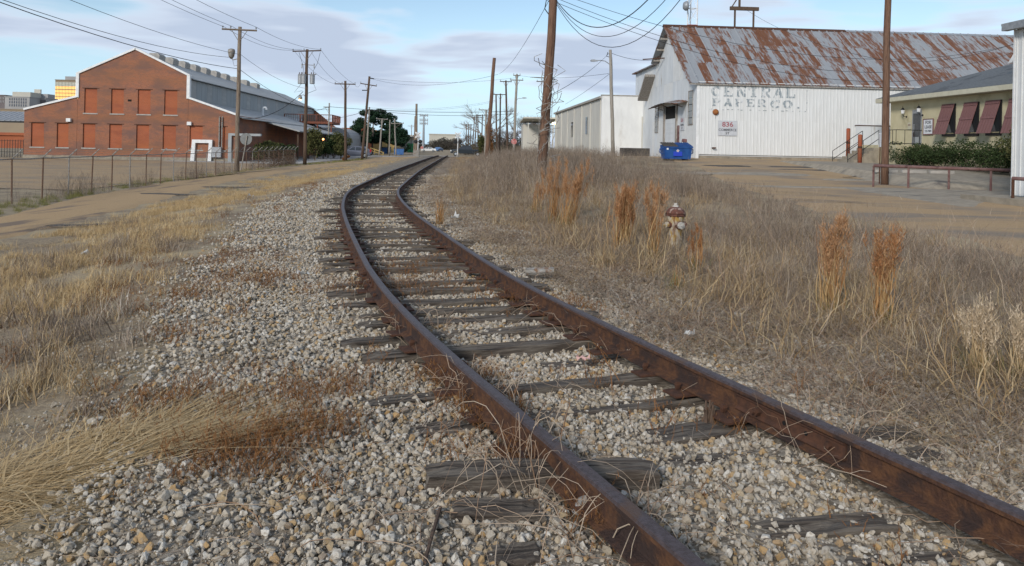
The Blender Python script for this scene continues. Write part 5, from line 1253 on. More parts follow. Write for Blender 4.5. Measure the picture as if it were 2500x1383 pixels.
# ------------------------------------------------------------------ vegetation
def veg(name, cols, rough=.9):
    """dry plant tissue: colour picked per blade and per plant"""
    m = bpy.data.materials.new(name); m.use_nodes = True; t = m.node_tree; b = t.nodes['Principled BSDF']; L = t.links.new
    b.inputs['Roughness'].default_value = rough; b.inputs['Specular IOR Level'].default_value = .15
    g = t.nodes.new('ShaderNodeNewGeometry'); oi = t.nodes.new('ShaderNodeObjectInfo')
    a = t.nodes.new('ShaderNodeMath'); a.operation = 'MULTIPLY'; L(g.outputs['Random Per Island'], a.inputs[0]); a.inputs[1].default_value = .6
    c = t.nodes.new('ShaderNodeMath'); c.operation = 'MULTIPLY_ADD'; L(oi.outputs['Random'], c.inputs[0]); c.inputs[1].default_value = .4; L(a.outputs[0], c.inputs[2])
    nl = t.nodes.new('ShaderNodeTexNoise'); nl.inputs['Scale'].default_value = .7; nl.inputs['Detail'].default_value = 2; L(oi.outputs['Location'], nl.inputs['Vector'])
    nm = t.nodes.new('ShaderNodeMath'); nm.operation = 'MULTIPLY_ADD'; L(nl.outputs['Fac'], nm.inputs[0]); nm.inputs[1].default_value = .9; nm.inputs[2].default_value = -.45
    c2 = t.nodes.new('ShaderNodeMath'); c2.operation = 'ADD'; c2.use_clamp = True; L(c.outputs[0], c2.inputs[0]); L(nm.outputs[0], c2.inputs[1]); c = c2
    r = t.nodes.new('ShaderNodeValToRGB'); e = r.color_ramp.elements
    while len(e) > 1: e.remove(e[-1])
    e[0].position = 0; e[0].color = (*cols[0], 1)
    for i, q in enumerate(cols[1:]): e.new((i + 1) / (len(cols) - 1)).color = (*q, 1)
    L(c.outputs[0], r.inputs[0]); L(r.outputs[0], b.inputs['Base Color'])
    return m
V = {}
V['grey'] = veg('grey_weed', [(.075, .056, .044), (.24, .185, .142), (.115, .087, .066), (.35, .28, .215), (.17, .13, .10), (.29, .225, .165), (.53, .46, .38)])
V['tan'] = veg('tan_grass', [(.17, .105, .05), (.34, .23, .115), (.52, .40, .24), (.25, .155, .07), (.42, .31, .18), (.60, .50, .34)])
V['straw'] = veg('straw_grass', [(.28, .175, .08), (.46, .32, .16), (.60, .45, .25), (.36, .23, .10), (.54, .39, .20), (.66, .53, .34)])
V['rust'] = veg('rust_weed', [(.15, .07, .028), (.24, .115, .045), (.20, .09, .035), (.30, .16, .065)])
V['green'] = veg('green_tuft', [(.10, .13, .035), (.17, .18, .055), (.30, .25, .09), (.13, .15, .04)])
V['plume'] = veg('orange_plume', [(.29, .12, .046), (.40, .19, .08), (.50, .31, .17), (.34, .15, .06)])
V['pale_plume'] = veg('pale_plume', [(.50, .38, .25), (.60, .48, .34), (.46, .32, .19)])
V['stem'] = veg('orange_stem', [(.29, .13, .045), (.42, .23, .09), (.25, .115, .04), (.50, .35, .17), (.36, .18, .07)])
V['leaf'] = veg('dark_leaf', [(.016, .03, .012), (.03, .05, .018), (.05, .07, .025), (.03, .045, .02)])
V['leaf_olive'] = veg('olive_leaf', [(.045, .055, .018), (.08, .085, .03), (.11, .105, .04), (.06, .06, .022)])
V['pine'] = veg('pine_needles', [(.010, .028, .016), (.02, .045, .024), (.033, .062, .03), (.018, .038, .02)])
V['bark'] = mat('bark', (.13, .105, .085), (.20, .17, .14), 6, .95, .3, stretch=(4, 4, .6))
V['twig'] = mat('grey_twig', (.20, .165, .14), (.27, .23, .20), 3, .95)
V['dark_twig'] = mat('brown_twig', (.11, .085, .07), (.16, .125, .10), 3, .95)
V['vine'] = veg('dry_vine', [(.28, .20, .14), (.44, .35, .26), (.25, .15, .09), (.50, .43, .34)])

def raw_mesh(name, v, f, m):
    me = bpy.data.meshes.new(name); v = np.asarray(v, np.float32); f = np.asarray(f, np.int32); k = f.shape[1]
    me.vertices.add(len(v)); me.vertices.foreach_set('co', v.ravel())
    me.loops.add(f.size); me.loops.foreach_set('vertex_index', f.ravel())
    me.polygons.add(len(f)); me.polygons.foreach_set('loop_start', np.arange(0, f.size, k, dtype=np.int32)); me.polygons.foreach_set('loop_total', np.full(len(f), k, np.int32))
    me.update(calc_edges=True); me.materials.append(m); return me
def blades(r, base, h_, az, lean, bend, width, segs=3, droop=0.0):
    """ribbons: base (n,3), height, azimuth, lean, bend per blade -> verts, quads"""
    n = len(base); t = np.linspace(0, 1, segs + 1)[None, :, None]
    d = np.stack([np.cos(az), np.sin(az), np.zeros(n)], -1)[:, None, :]
    hh = h_[:, None, None]
    wig = (r.normal(size=(n, segs + 1, 3)) * np.array([1, 1, .2])) * .03 * hh * (t > 0)
    P = base[:, None, :] + d * hh * (lean[:, None, None] * t + bend[:, None, None] * t * t) + np.array([0, 0, 1.]) * hh * (t - droop * (bend[:, None, None]) * t * t) + wig
    a2 = az + np.pi / 2 + r.normal(size=n) * .6
    s_ = np.stack([np.cos(a2), np.sin(a2), np.zeros(n)], -1)[:, None, :]
    w_ = (width[:, None, None] * (1 - .85 * t))
    vv = np.stack([P - s_ * w_, P + s_ * w_], 2).reshape(-1, 3)
    k = np.arange(n)[:, None] * (segs + 1) * 2 + np.arange(segs)[None, :] * 2
    q = np.stack([k, k + 1, k + 3, k + 2], -1).reshape(-1, 4)
    return vv, q
def join(parts):
    V_, F_ = [], []; o = 0
    for v, f in parts: V_.append(v); F_.append(f + o); o += len(v)
    return np.concatenate(V_), np.concatenate(F_)
def clump(name, m, seed, n, h0, h1, spread, lean, bend, w_, segs=3, droop=.3, twigs=0, flat=0.0):
    r = np.random.default_rng(seed); base = np.concatenate([r.normal(size=(n, 2)) * spread, np.zeros((n, 1))], 1)
    h_ = r.uniform(h0, h1, n); az = r.uniform(0, 6.28, n); parts = []
    le = np.abs(r.normal(size=n)) * lean; be = np.abs(r.normal(size=n)) * bend
    parts.append(blades(r, base, h_, az, le, be, w_ * r.uniform(.6, 1.3, n), segs, droop))
    if twigs:
        k = r.integers(0, n, n * twigs); f_ = r.uniform(.35, .97, n * twigs)
        d = np.stack([np.cos(az[k]), np.sin(az[k])], -1)
        b2 = np.concatenate([base[k, :2] + d * (h_[k] * (le[k] * f_ + be[k] * f_ ** 2))[:, None], (h_[k] * (f_ - droop * be[k] * f_ ** 2))[:, None]], 1)
        parts.append(blades(r, b2, h_[k] * r.uniform(.08, .25, len(k)), r.uniform(0, 6.28, len(k)), r.uniform(.3, 1.2, len(k)), r.uniform(-.2, .5, len(k)), w_ * .7 * np.ones(len(k)), 2, .2))
    v, f = join(parts)
    if flat: v[:, 2] *= flat
    return raw_mesh(name, v, f, m)
stalk = [clump('bent_stalk', V['vine'], 400 + i, 5, .5, 1.15, .2, .75, .35, .0046, 5, .3, 3) for i in range(4)]
weed = [clump('weed', V['grey'], 10 + i, 11, .4, 1.0, .15, .26, .16, .0052, 3, .2, 5) for i in range(5)]
weed_d = [clump('weed_dark', V['grey'], 40 + i, 16, .3, .75, .2, .6, .45, .0048, 4, .35, 3) for i in range(3)]
arch = [clump('arching_grass', V['tan'], 20 + i, 24, .3, .62, .12, .35, .65, .006, 4, .75) for i in range(4)]
strawc = [clump('straw', V['straw'], 60 + i, 60, .07, .2, .11, .35, .5, .0032, 3, .5) for i in range(4)]
greyg = [clump('grey_grass', V['grey'], 70 + i, 50, .12, .33, .10, .2, .4, .0038, 3, .6) for i in range(3)] + [clump('tan_tuft', V['tan'], 75 + i, 50, .12, .30, .11, .25, .5, .0038, 3, .6) for i in range(2)]
mattd = [clump('matted_straw', V['straw'], 80 + i, 46, .25, .6, .16, 1.6, .6, .003, 4, .2, flat=.22) for i in range(3)]
comb = []
for i in range(4):
    r_ = np.random.default_rng(300 + i); n_ = 42
    v_, f_ = blades(r_, np.concatenate([r_.normal(size=(n_, 2)) * np.array([.22, .10]), np.zeros((n_, 1))], 1), r_.uniform(.22, .5, n_), r_.normal(size=n_) * .35, r_.uniform(.9, 1.8, n_), r_.uniform(0, .5, n_), np.full(n_, .0036), 5, .4)
    v_[:, 2] *= .17; comb.append(raw_mesh('combed_straw', v_, f_, V['straw']))
mat_g = [clump('matted_grey', (V['grey'], V['vine'], V['tan'], V['vine'])[i], 85 + i, 30, .15, .45, .16, 1.3, .5, .003, 4, .2, 2, flat=.30) for i in range(4)]
rustc = [clump('rust_weed', V['rust'], 90 + i, 14, .03, .13, .10, .7, .4, .0030, 3, .3, 7) for i in range(4)]
greenc = [clump('green_tuft', V['green'], 95 + i, 55, .1, .28, .08, .35, .4, .0035, 3, .5) for i in range(2)]

r_edge_y = np.array([q.y for q in ROAD_R]); r_edge_x = np.array([q.x for q in ROAD_R]); o_ = np.argsort(r_edge_y); r_edge_y, r_edge_x = r_edge_y[o_], r_edge_x[o_]
def nfield(x, y, s, sd): return mnoise.noise((x * s + sd, y * s, sd)) + .5 * mnoise.noise((x * s * 2.3, y * s * 2.3 + sd, sd))
rails_free = lambda n: abs(abs(n) - .7525) > .16
def gather(region, dens_fn):
    """rejection sampling over (y0,y1,n0,n1,max density)"""
    out_ = []
    for (y0, y1, n0, n1, dm) in region:
        c = int((y1 - y0) * (n1 - n0) * dm)
        ys_ = rng.uniform(y0, y1, c); ns_ = rng.uniform(n0, n1, c); u = rng.random(c)
        for y, n, q in zip(ys_, ns_, u):
            x = float(cx(y)) + n
            if abs(x) / max(y, .1) > .75 and y > 6: continue
            p_ = dens_fn(x, y, n)
            if q < p_: out_.append((x, y, n))
    return out_
def put(name, protos, pts, s0, s1, label, cat, hfun=None, tilt=.12):
    N = len(pts); P = np.array([(x, y, gzf(x, y) - .01) for x, y, n in pts]); R_ = np.stack([rng.normal(size=N) * tilt, rng.normal(size=N) * tilt, rng.uniform(0, 6.28, N)], -1)
    s_ = rng.uniform(s0, s1, N)
    if hfun: s_ = s_ * np.array([hfun(x, y, n) for x, y, n in pts])
    return scatter(name, protos, P, R_, np.repeat(s_[:, None], 3, 1), rng.integers(0, len(protos), N), label, cat)
def yard_x(y): return float(np.interp(y, ey, ex))
def road_x(y): return float(np.interp(y, r_edge_y, r_edge_x))
# right: brush
def d_brush(x, y, n):
    lim = yard_x(y) - .2 if y < 74 else float(cx(y)) + 14
    if x > lim or (y > 55 and n < 3.2 + (y - 55) * .06): return 0
    e = float(sstep(lim - x, 0, 1.6)) * .85 + .15
    return float(sstep(n, 2.3, 3.5)) * e * float(np.clip(.55 + .8 * nfield(x, y, .6, 3), .06, 1))
def h_brush(x, y, n):
    lim = yard_x(y) if y < 74 else 30
    far = float(sstep(y, 15, 26)) * (1 - .45 * float(sstep(y, 50, 80)))
    return (.30 + .24 * float(sstep(n, 2.8, 5.5)) + .34 * far * (1 - .5 * float(sstep(n, 7, 10)))) * (.95 + .45 * nfield(x, y, .55, 8)) * (.62 + .38 * float(sstep(lim - x, 0, 2.6)))
reg_r = [(3.2, 16, 2.2, 13, 27), (16, 36, 2.2, 18, 13), (36, 75, 2.2, 24, 6), (75, 125, 2.4, 17, 3)]
pts = gather(reg_r, d_brush)
put('dry_brush', weed + weed_d, pts, .8, 1.25, 'tall grey brown dead weeds filling the bank right of track', 'weeds', h_brush)
put('bent_stalks', stalk, gather([(3.2, 16, 2.4, 13, 4), (16, 40, 2.4, 16, 2.5)], lambda x, y, n: 0 if x > yard_x(y) - .3 else float(sstep(n, 2.6, 4)) * .8), .4, .85, 'pale bent stalks sticking out of the weeds right of track', 'weeds', None, .3)
def d_arch(x, y, n):
    if x > yard_x(y) - .6 and y < 74: return 0
    return float(sstep(n, 1.9, 2.9)) * (1 - .65 * float(sstep(n, 5, 8))) * max(0, .55 + .9 * nfield(x, y, .7, 12)) * (1 if y < 60 else .5)
put('arching_grass', arch, gather([(3.2, 16, 1.8, 12, 15), (16, 40, 2.1, 14, 7), (40, 120, 2.3, 14, 2.5)], d_arch), .45, .95, 'arching tan dead grass among the weeds right of track', 'grass')
def d_matr(x, y, n): return float(sstep(n, 1.2, 2.0)) * (1 - float(sstep(n, 4.2, 5.5))) * (.75 + .5 * nfield(x, y, 1.0, 5))
put('matted_weeds', mat_g, gather([(2.2, 16, 1.2, 5.5, 44), (16, 40, 1.2, 5, 20), (40, 120, 1.3, 5, 6)], d_matr), .6, 1.25, 'matted grey stalks lying beside the right rail', 'weeds', None, .08)
# left: straw, grey grass, rust weeds, mats
def d_straw(x, y, n):
    if x < road_x(y) + .5: return 0
    k = nfield(x, y, .35, 21)
    return float(sstep(-n, 3.0, 4.6)) * float(np.clip(.38 + 1.2 * k, 0, 1)) * (1 if y < 90 else .4) * float(sstep(y, 3.6, 5.5))
put('straw_grass', strawc, gather([(3, 14, -12, -2.6, 40), (14, 30, -16, -2.6, 26), (30, 60, -18, -2.6, 12), (60, 118, -12, -2.3, 4)], d_straw), .5, 1.2, 'short straw coloured grass between the lane and the ballast', 'grass')
def d_gg(x, y, n):
    if x < road_x(y) + 1.2: return 0
    k = nfield(x, y, .5, 33)
    return float(sstep(-n, 2.9, 4.0)) * (1 - .6 * float(sstep(y, 10, 15))) * float(np.clip(.42 + 1.3 * k, 0, 1)) * (1 - float(sstep(y, 14, 24)) * .9) * float(sstep(y, 3.9, 5.6))
put('grey_grass', greyg, gather([(3, 14, -10, -2.8, 32), (14, 30, -14, -3, 12)], d_gg), .45, 1.15, 'taller grey and tan dead grass at the foot of the bank', 'grass')
def d_rust(x, y, n):
    k = nfield(x, y, .8, 44)
    if n > 0: return .5 * float(sstep(n, 1.5, 2.2)) * (1 - float(sstep(n, 3, 4))) * float(np.clip(k + .1, 0, 1)) if n > 1.0 else (.09 if rails_free(n) else .02)
    if n > -1.3: return .05 if rails_free(n) else .02
    return float(sstep(-n, 1.6, 2.7)) * (1 - float(sstep(-n, 4.0, 5.2))) * float(np.clip(.12 + 1.7 * k, 0, 1))
put('rust_weeds', rustc, gather([(2.6, 14, -5.2, 4, 26), (14, 34, -5.2, 4, 10)], d_rust), .6, 1.25, 'low rust brown weeds creeping over the ballast shoulder', 'weeds')
MATP = [ground_at(*q) for q in ((-160, 1270), (0, 1200), (150, 1130), (280, 1085), (380, 1055), (450, 1035))]
pts = []; hd_ = []
for a_, b_ in zip(MATP[:-1], MATP[1:]):
    an = math.atan2(b_.y - a_.y, b_.x - a_.x)
    for k in range(8):
        q = a_.lerp(b_, random.random()); pts.append((q.x + random.gauss(0, .16), q.y + random.gauss(-.04, .15))); hd_.append(an + random.gauss(0, .6))
for k in range(20):
    q = MATP[1].lerp(MATP[0], random.random()); pts.append((q.x + random.gauss(-.05, .3), q.y + random.gauss(-.1, .22))); hd_.append(random.gauss(.5, .4))
P_ = np.array([(x, y, gzf(x, y) + random.uniform(0, .03)) for x, y in pts])
scatter('combed_straw', comb, P_, np.stack([rng.normal(size=len(P_)) * .04, rng.normal(size=len(P_)) * .04, np.array(hd_)], -1), np.repeat(rng.uniform(.6, 1.1, (len(P_), 1)), 3, 1), rng.integers(0, 4, len(P_)), 'combed over swathe of long straw in the left foreground', 'grass')
put('matted_straw', mattd, gather([(4, 9, -7.5, -2.8, 16), (9, 22, -9, -2.4, 10)], lambda x, y, n: .7 * float(np.clip(nfield(x, y, .6, 55) + .1, 0, 1)) * float(sstep(-n, 2.8, 3.6))), .45, .9, 'flattened pale straw patches on the left bank', 'grass', None, .06)
litter_p = [clump('stalk_litter', V['grey'], 330 + i, 22, .05, .2, .14, 2.2, .3, .0024, 3, 0, flat=.12) for i in range(3)] + [clump('stalk_litter', V['tan'], 335 + i, 18, .05, .18, .14, 2.2, .3, .0026, 3, 0, flat=.12) for i in range(2)]
def d_lit(x, y, n):
    if x < road_x(y) + .1 or (x > yard_x(y) and y < 70): return 0
    return (float(sstep(abs(n), 1.2, 2.6)) * .8 + .1) * float(np.clip(.6 + .6 * nfield(x, y, .9, 90), .15, 1)) if rails_free(n) else 0
put('stalk_litter', litter_p, gather([(2.6, 9, -7.5, 5, 34), (9, 20, -9, 6, 14)], d_lit), .6, 1.2, 'fine dead stalks littering the gravel and soil', 'litter', None, .05)
def d_green(x, y, n):
    lx = float(np.interp(y, [q.y for q in sorted(ROAD_L, key=lambda q: q.y)], [q.x for q in sorted(ROAD_L, key=lambda q: q.y)]))
    if lx - 1.5 < x < lx + .1: return .5
    if n < -5 and x > road_x(y) + .6: return .9 * float(np.clip(nfield(x, y, .45, 61) - .62, 0, 1))
    return 0
put('green_grass', greenc, gather([(5, 20, -16, -5, 14), (20, 60, -19, -3, 12), (60, 110, -17, -5, 8)], d_green), .5, 1.0, 'thin strip of green grass along the fence side of lane', 'grass')
# dead stalks along the fence foot are scattered too
pts = []
for k in range(420):
    f_ = random.random() ** .8; x = -17 - 5.2 * f_ + random.gauss(0, .25); y = 26.4 + 53.6 * f_
    if nfield(x, y, .25, 71) > -.1: pts.append((x, y, 0))
put('fence_weeds', weed, pts, .5, 1.1, 'thin dead stalks growing along the chain link fence', 'weeds')

# dry vine runners along the near rail: stalks that arch up and fall over
def runner_mesh(r, c, n, spread, hmax, leafy=True):
    mb = MB(); lv, lf = [], []
    for k in range(n):
        b = Vector((c.x + r.gauss(0, spread), c.y + r.gauss(0, spread), 0)); b.z = bed_z(b.x, b.y)
        a = r.uniform(0, 6.28); L_ = r.uniform(.18, .75); h_ = r.uniform(.05, hmax); pts = []; cur = Vector((0, 0, 0)); tw = r.uniform(-1.6, 1.6)
        for j in range(9):
            s_ = j / 8; aa = a + tw * s_ + .35 * mnoise.noise((k * 3.1, s_ * 4, c.x))
            cur = cur + Vector((math.cos(aa), math.sin(aa), 0)) * L_ / 8
            pts.append(b + cur + Vector((0, 0, h_ * math.sin(math.pi * (s_ ** r.uniform(.6, .9))) * .9 + .02 * mnoise.noise((s_ * 6, k, 2)))))
        r0 = r.uniform(.0012, .0032); mb.tube(pts, [r0 * (1 - .6 * j / 8) for j in range(9)], 4, cap=False)
        if r.random() < .6:
            j = r.randint(3, 6); q = pts[j]; d = Vector((r.uniform(-1, 1), r.uniform(-1, 1), r.uniform(.2, 1.2))).normalized() * r.uniform(.06, .2)
            mb.tube([q, q + d * .5 + Vector((0, 0, .01)), q + d], [r0 * .7, r0 * .6, r0 * .3], 3, cap=False)
    return mb
r = random.Random(77)
for lab, (px, py), n, sp_, hm in (('dry vine tangle beside the raised stub tie', (1290, 1190), 46, .12, .38), ('dry vine arching over the left rail near the frame bottom', (1520, 1330), 30, .12, .28), ('rusty vine tangle against the left rail midway', (1170, 985), 44, .16, .28),
                            ('dry vine looping over the paired ties left of rail', (1010, 800), 30, .2, .24), ('dry vine heap left of the far bend of rail', (955, 690), 30, .3, .25), ('dry runners along the inner face of right rail', (2080, 1110), 26, .2, .26),
                            ('dry runners crossing the right rail joint', (1960, 1040), 14, .16, .3), ('brown runners between the rails in the middle distance', (1330, 750), 34, .35, .2), ('dry runners low on the right rail at frame edge', (2350, 1240), 24, .2, .22),
                            ('dry stalks lying on the ballast in left foreground', (900, 1250), 40, .5, .06), ('vine runners beside the right rail in middle distance', (1500, 830), 36, .3, .22)):
    c = ground_at(px, py)
    tag(runner_mesh(r, c, n, sp_, hm).build('dry_vine', V['vine'], fix=False), lab, 'vine', kind='stuff')
pts = []
for (px, py, n, s_) in ((1190, 1010, 46, .14), (1130, 930, 30, .12), (1290, 1130, 24, .1), (1000, 700, 30, .3), (960, 660, 20, .25), (1340, 745, 30, .3), (1480, 1280, 14, .1), (640, 1090, 44, .17), (520, 1120, 30, .15), (740, 1060, 26, .12), (640, 970, 26, .25), (820, 950, 26, .2), (300, 1010, 24, .25), (620, 690, 60, .5), (560, 640, 50, .6)):
    c = ground_at(px, py)
    for k in range(n): x, y = c.x + random.gauss(0, s_), c.y + random.gauss(0, s_); pts.append((x, y, x - float(cx(y))))
put('rust_leaves', rustc, pts, .5, 1.1, 'clumps of rust brown dried foliage near the left rail', 'weeds')

# tall bluestem clumps with fuzzy plumes
def bluestem(label, px, py, pytop, n, lean_az, lean, pale=False, w_=.07, plume=True, green=True):
    c = ground_at(px, py); h_ = at(px, py, c.y).z; top = (py - pytop) / F * c.y
    o = thing('bluestem_clump', label, 'grass clump', (c.x, c.y, c.z), 0, 'bluestem clumps')
    r_w = .55 + .35 * ((int(px) * 37) % 10) / 10; n = int(n * 1.4); r = np.random.default_rng(int(px * 7 + py)); w_ = w_ * r_w; base = np.concatenate([r.normal(size=(n, 2)) * w_, np.zeros((n, 1))], 1)
    hh = top * (.42 + .58 * r.random(n) ** 1.4); az = np.full(n, lean_az) + r.normal(size=n) * .9; le = np.abs(r.normal(size=n)) * .11 + lean
    v, f = blades(r, base, hh, az, le, np.full(n, .04), np.full(n, .0065), 4, 0)
    link('stems', raw_mesh('stems', v, f, V['tan'] if pale else V['stem']), o)
    v, f = blades(r, np.concatenate([r.normal(size=(50, 2)) * w_ * 1.3, np.zeros((50, 1))], 1), r.uniform(.25, .55, 50) * min(1, top), r.uniform(0, 6.28, 50), np.abs(r.normal(size=50)) * .3, np.abs(r.normal(size=50)) * .6, np.full(50, .004), 4, .7)
    link('leaf_blades', raw_mesh('leaf_blades', v, f, V['tan']), o)
    if green:
        v, f = blades(r, np.concatenate([r.normal(size=(60, 2)) * w_ * 1.4, np.zeros((60, 1))], 1), r.uniform(.12, .3, 60), r.uniform(0, 6.28, 60), np.abs(r.normal(size=60)) * .5, np.abs(r.normal(size=60)) * .4, np.full(60, .0035), 3, .5)
        link('basal_leaves', raw_mesh('basal_leaves', v, f, V['green']), o)
    if plume:
        tall = np.argsort(-hh)[:max(5, n // 3)]; parts = []
        for k in tall:
            d = np.array([math.cos(az[k]), math.sin(az[k]), 0])
            for j in range(r.integers(2, 5)):
                ff = r.uniform(.52, 1.0); q = base[k] + d * hh[k] * (le[k] * ff + .04 * ff * ff) + np.array([0, 0, hh[k] * ff]); m = 52; sz = r.uniform(.017, .043) * min(1.3, top) * (1.5 if pale else 1)
                b = q + r.normal(size=(m, 3)) * np.array([sz * .45, sz * .45, sz * 1.5])
                parts.append(blades(r, b, r.uniform(.3, 1.0, m) * sz * 1.7, r.uniform(0, 6.28, m), r.uniform(.2, 1.3, m), np.zeros(m), np.full(m, .0034), 2, 0))
        v, f = join(parts); link('plumes', raw_mesh('plumes', v, f, V['pale_plume'] if pale else V['plume']), o)
    return o
bluestem('tall orange bluestem clump left of pair before the brush bank', 1352, 548, 388, 44, 1.2, .04)
bluestem('orange bluestem clump leaning right with several plumes', 1385, 560, 385, 52, .1, .2, w_=.09)
bluestem('short bluestem clump just left of the tall orange pair', 1308, 520, 434, 24, .5, .03)
bluestem('dense reddish bluestem sheaf left of the fire hydrant', 1520, 612, 450, 110, .4, .03, w_=.13)
bluestem('slim bluestem with stacked fluffy plumes beside the fire hydrant', 1592, 640, 438, 30, 1.0, .01, w_=.05)
bluestem('small bluestem right below the fire hydrant', 1702, 668, 545, 18, 1.0, .02, w_=.05)
bluestem('bluestem clump with brown plumes in right middle ground', 2030, 770, 524, 44, 1.2, .02, w_=.09)
bluestem('bluestem clump with curled pale topped plume on the right', 2150, 800, 540, 40, .5, .05, w_=.08)
bluestem('low bluestem with pale fuzzy plume near right edge', 2390, 930, 738, 30, .9, .02, True, .06)
bluestem('low pale plumed bluestem cut by the right edge', 2492, 930, 768, 30, .9, .02, True, .07)
bluestem('lone red orange grass tuft beside the right rail', 1073, 548, 466, 40, 1.2, .02, w_=.05, plume=False, green=False)
bluestem('green based grass tuft in front of the fire hydrant', 1650, 712, 640, 12, .6, .1, False, .08, False)

# ------------------------------------------------------------------ trees and shrubs
def leaf_quads(r, C, sz):
    n = len(C); a = r.normal(size=(n, 3)); a /= np.linalg.norm(a, axis=1)[:, None]; b = np.cross(a, r.normal(size=(n, 3))); b /= np.linalg.norm(b, axis=1)[:, None]
    s_ = sz * r.uniform(.6, 1.3, (n, 1)); v = np.stack([C - a * s_, C + b * s_ * .5, C + a * s_, C - b * s_ * .5], 1).reshape(-1, 3)
    return v, np.arange(n * 4).reshape(n, 4)
def crown(r, blobs, per, sz):
    C = []
    for (x, y, z, rx, ry, rz_) in blobs:
        p = r.normal(size=(per, 3)); p /= np.linalg.norm(p, axis=1)[:, None]; p *= (r.uniform(.35, 1.0, (per, 1)) ** .6)
        C.append(p * np.array([rx, ry, rz_]) + np.array([x, y, z]))
    return leaf_quads(r, np.concatenate(C), sz)
def shrub(label, px, py, d, w_, h_, m, seed, nb=9, per=240, sz=.09, stems=True, name='shrub', zb=None, group=None, cat='shrub'):
    c = at(px, py, d); z0 = gzf(c.x, c.y) if zb is None else zb; o = thing(name, label, cat, (c.x, c.y, z0), 0, group)
    r = np.random.default_rng(seed); bl = []
    for k in range(nb):
        a = r.uniform(0, 6.28); q = r.uniform(0, .62); z_ = r.uniform(.2, .85) * h_
        s_ = r.uniform(.25, .42)
        bl.append((math.cos(a) * q * w_ / 2, math.sin(a) * q * w_ / 2, z_, s_ * w_ / 2 * 1.3, s_ * w_ / 2 * 1.3, s_ * h_ * .55))
    v, f = crown(r, bl, per, sz); link('foliage', raw_mesh('foliage', v, f, m), o)
    mb = MB()
    for k in range(5):
        b = bl[k]; mb.tube([(r.normal() * .08, r.normal() * .08, 0), (b[0] * .5, b[1] * .5, b[2] * .55), (b[0], b[1], b[2])], [.035, .025, .012], 5)
    mb.build('stems', V['bark'], o); return o
shrub('large olive shrub against the brick building right end', 655, 362, 86, 3.4, 2.6, V['leaf_olive'], 1, 14, 300, .12)
shrub('olive crape myrtle with pale stems beside the transformer pole', 768, 388, 95, 3.2, 4.2, V['leaf_olive'], 2, 12, 240, .13, name='small_tree', cat='tree')
shrub('dark green rounded shrub behind the crape myrtle', 790, 384, 104, 2.6, 2.6, V['leaf'], 3, 9, 260, .12)
shrub('tall dark shrub in front of the arched hall', 815, 384, 110, 3.0, 3.4, V['leaf'], 4, 10, 260, .13)
shrub('olive street tree left of the parked car', 833, 382, 106, 3.0, 3.9, V['leaf_olive'], 5, 11, 220, .13, name='small_tree', cat='tree')
shrub('small reddish shrub at the foot of the dark pole', 842, 383, 96, 1.2, .75, V['rust'], 6, 6, 200, .07)
shrub('dark shrub in the shade of the brick building porch', 700, 372, 90, 2.6, 2.4, V['leaf'], 7, 9, 240, .12)
# hedge under the shutters and the bush at its end
hz0 = pT + Vector((0, 0, 0)); hd = thing('hedge', 'clipped dark green hedge below the plum shutters', 'hedge', tpt(-1.3, -8.5, .95), GA)
r = np.random.default_rng(17); bl = []
for k in range(46):
    bl.append((r.normal() * .2, -5.0 + k * .24, r.uniform(.35, 1.15), .72, .5, .5))
v, f = crown(r, bl, 330, .06); link('foliage', raw_mesh('foliage', v, f, V['leaf']), hd)
mb = MB()
for k in range(20): mb.tube([(0, -4.5 + k * .48, -.1), (r.normal() * .2, -4.5 + k * .48, .5)], [.03, .015], 4)
mb.build('stems', V['bark'], hd)
q = tpt(-1.4, -14.2, 0); hb = thing('shrub', 'taller olive bush at the right end of the hedge', 'shrub', (q.x, q.y, .75)); bl = [(r.normal() * .35, r.normal() * .5, r.uniform(.5, 2.2), .55, .55, .5) for k in range(16)]
v, f = crown(r, bl, 260, .06); link('foliage', raw_mesh('foliage', v, f, V['leaf_olive']), hb)
mb = MB(); [mb.tube([(0, 0, -.1), (b[0] * .6, b[1] * .6, b[2])], [.03, .012], 4) for b in bl[:6]]; mb.build('stems', V['bark'], hb)
# pines
def pine(label, px, pyt, d, spread, seed):
    c = at(px, 372, d); z0 = gzf(c.x, c.y); h_ = zpx(px, pyt, d) - z0; o = thing('pine_tree', label, 'tree', (c.x, c.y, z0), 0, 'pine trees')
    r = np.random.default_rng(seed); bl = []; mb = MB(); mb.tube([(0, 0, -.2), (r.normal() * .15, 0, h_ * .5), (r.normal() * .2, 0, h_ * .93)], [.2, .15, .05], 7)
    for k in range(17):
        f_ = r.uniform(.30, 1.0); a = r.uniform(0, 6.28); q = spread * (1.05 - f_ * .75) * r.uniform(.35, 1.0); z_ = h_ * f_
        e = Vector((math.cos(a) * q, math.sin(a) * q, z_)); mb.tube([(0, 0, z_ - .35), e], [.05, .02], 4)
        for j in range(2): bl.append((e.x + r.normal() * .3, e.y + r.normal() * .3, e.z + r.normal() * .25, r.uniform(.6, 1.05), r.uniform(.6, 1.05), r.uniform(.4, .7)))
    mb.build('trunk', V['bark'], o); v, f = crown(r, bl, 240, .15); link('crown', raw_mesh('crown', v, f, V['pine']), o)
pine('leftmost dark pine behind the leaning pole', 880, 278, 150, 2.2, 31); pine('tall pine at the left of the pine row', 908, 272, 156, 2.2, 32)
pine('tallest pine in the middle of the row', 930, 268, 160, 2.4, 33); pine('pine right of the tallest one', 948, 284, 156, 2.2, 34); pine('lower pine beside the blue bin', 966, 300, 152, 2.2, 35); pine('rightmost low pine next to the open shed', 980, 322, 150, 1.8, 36)
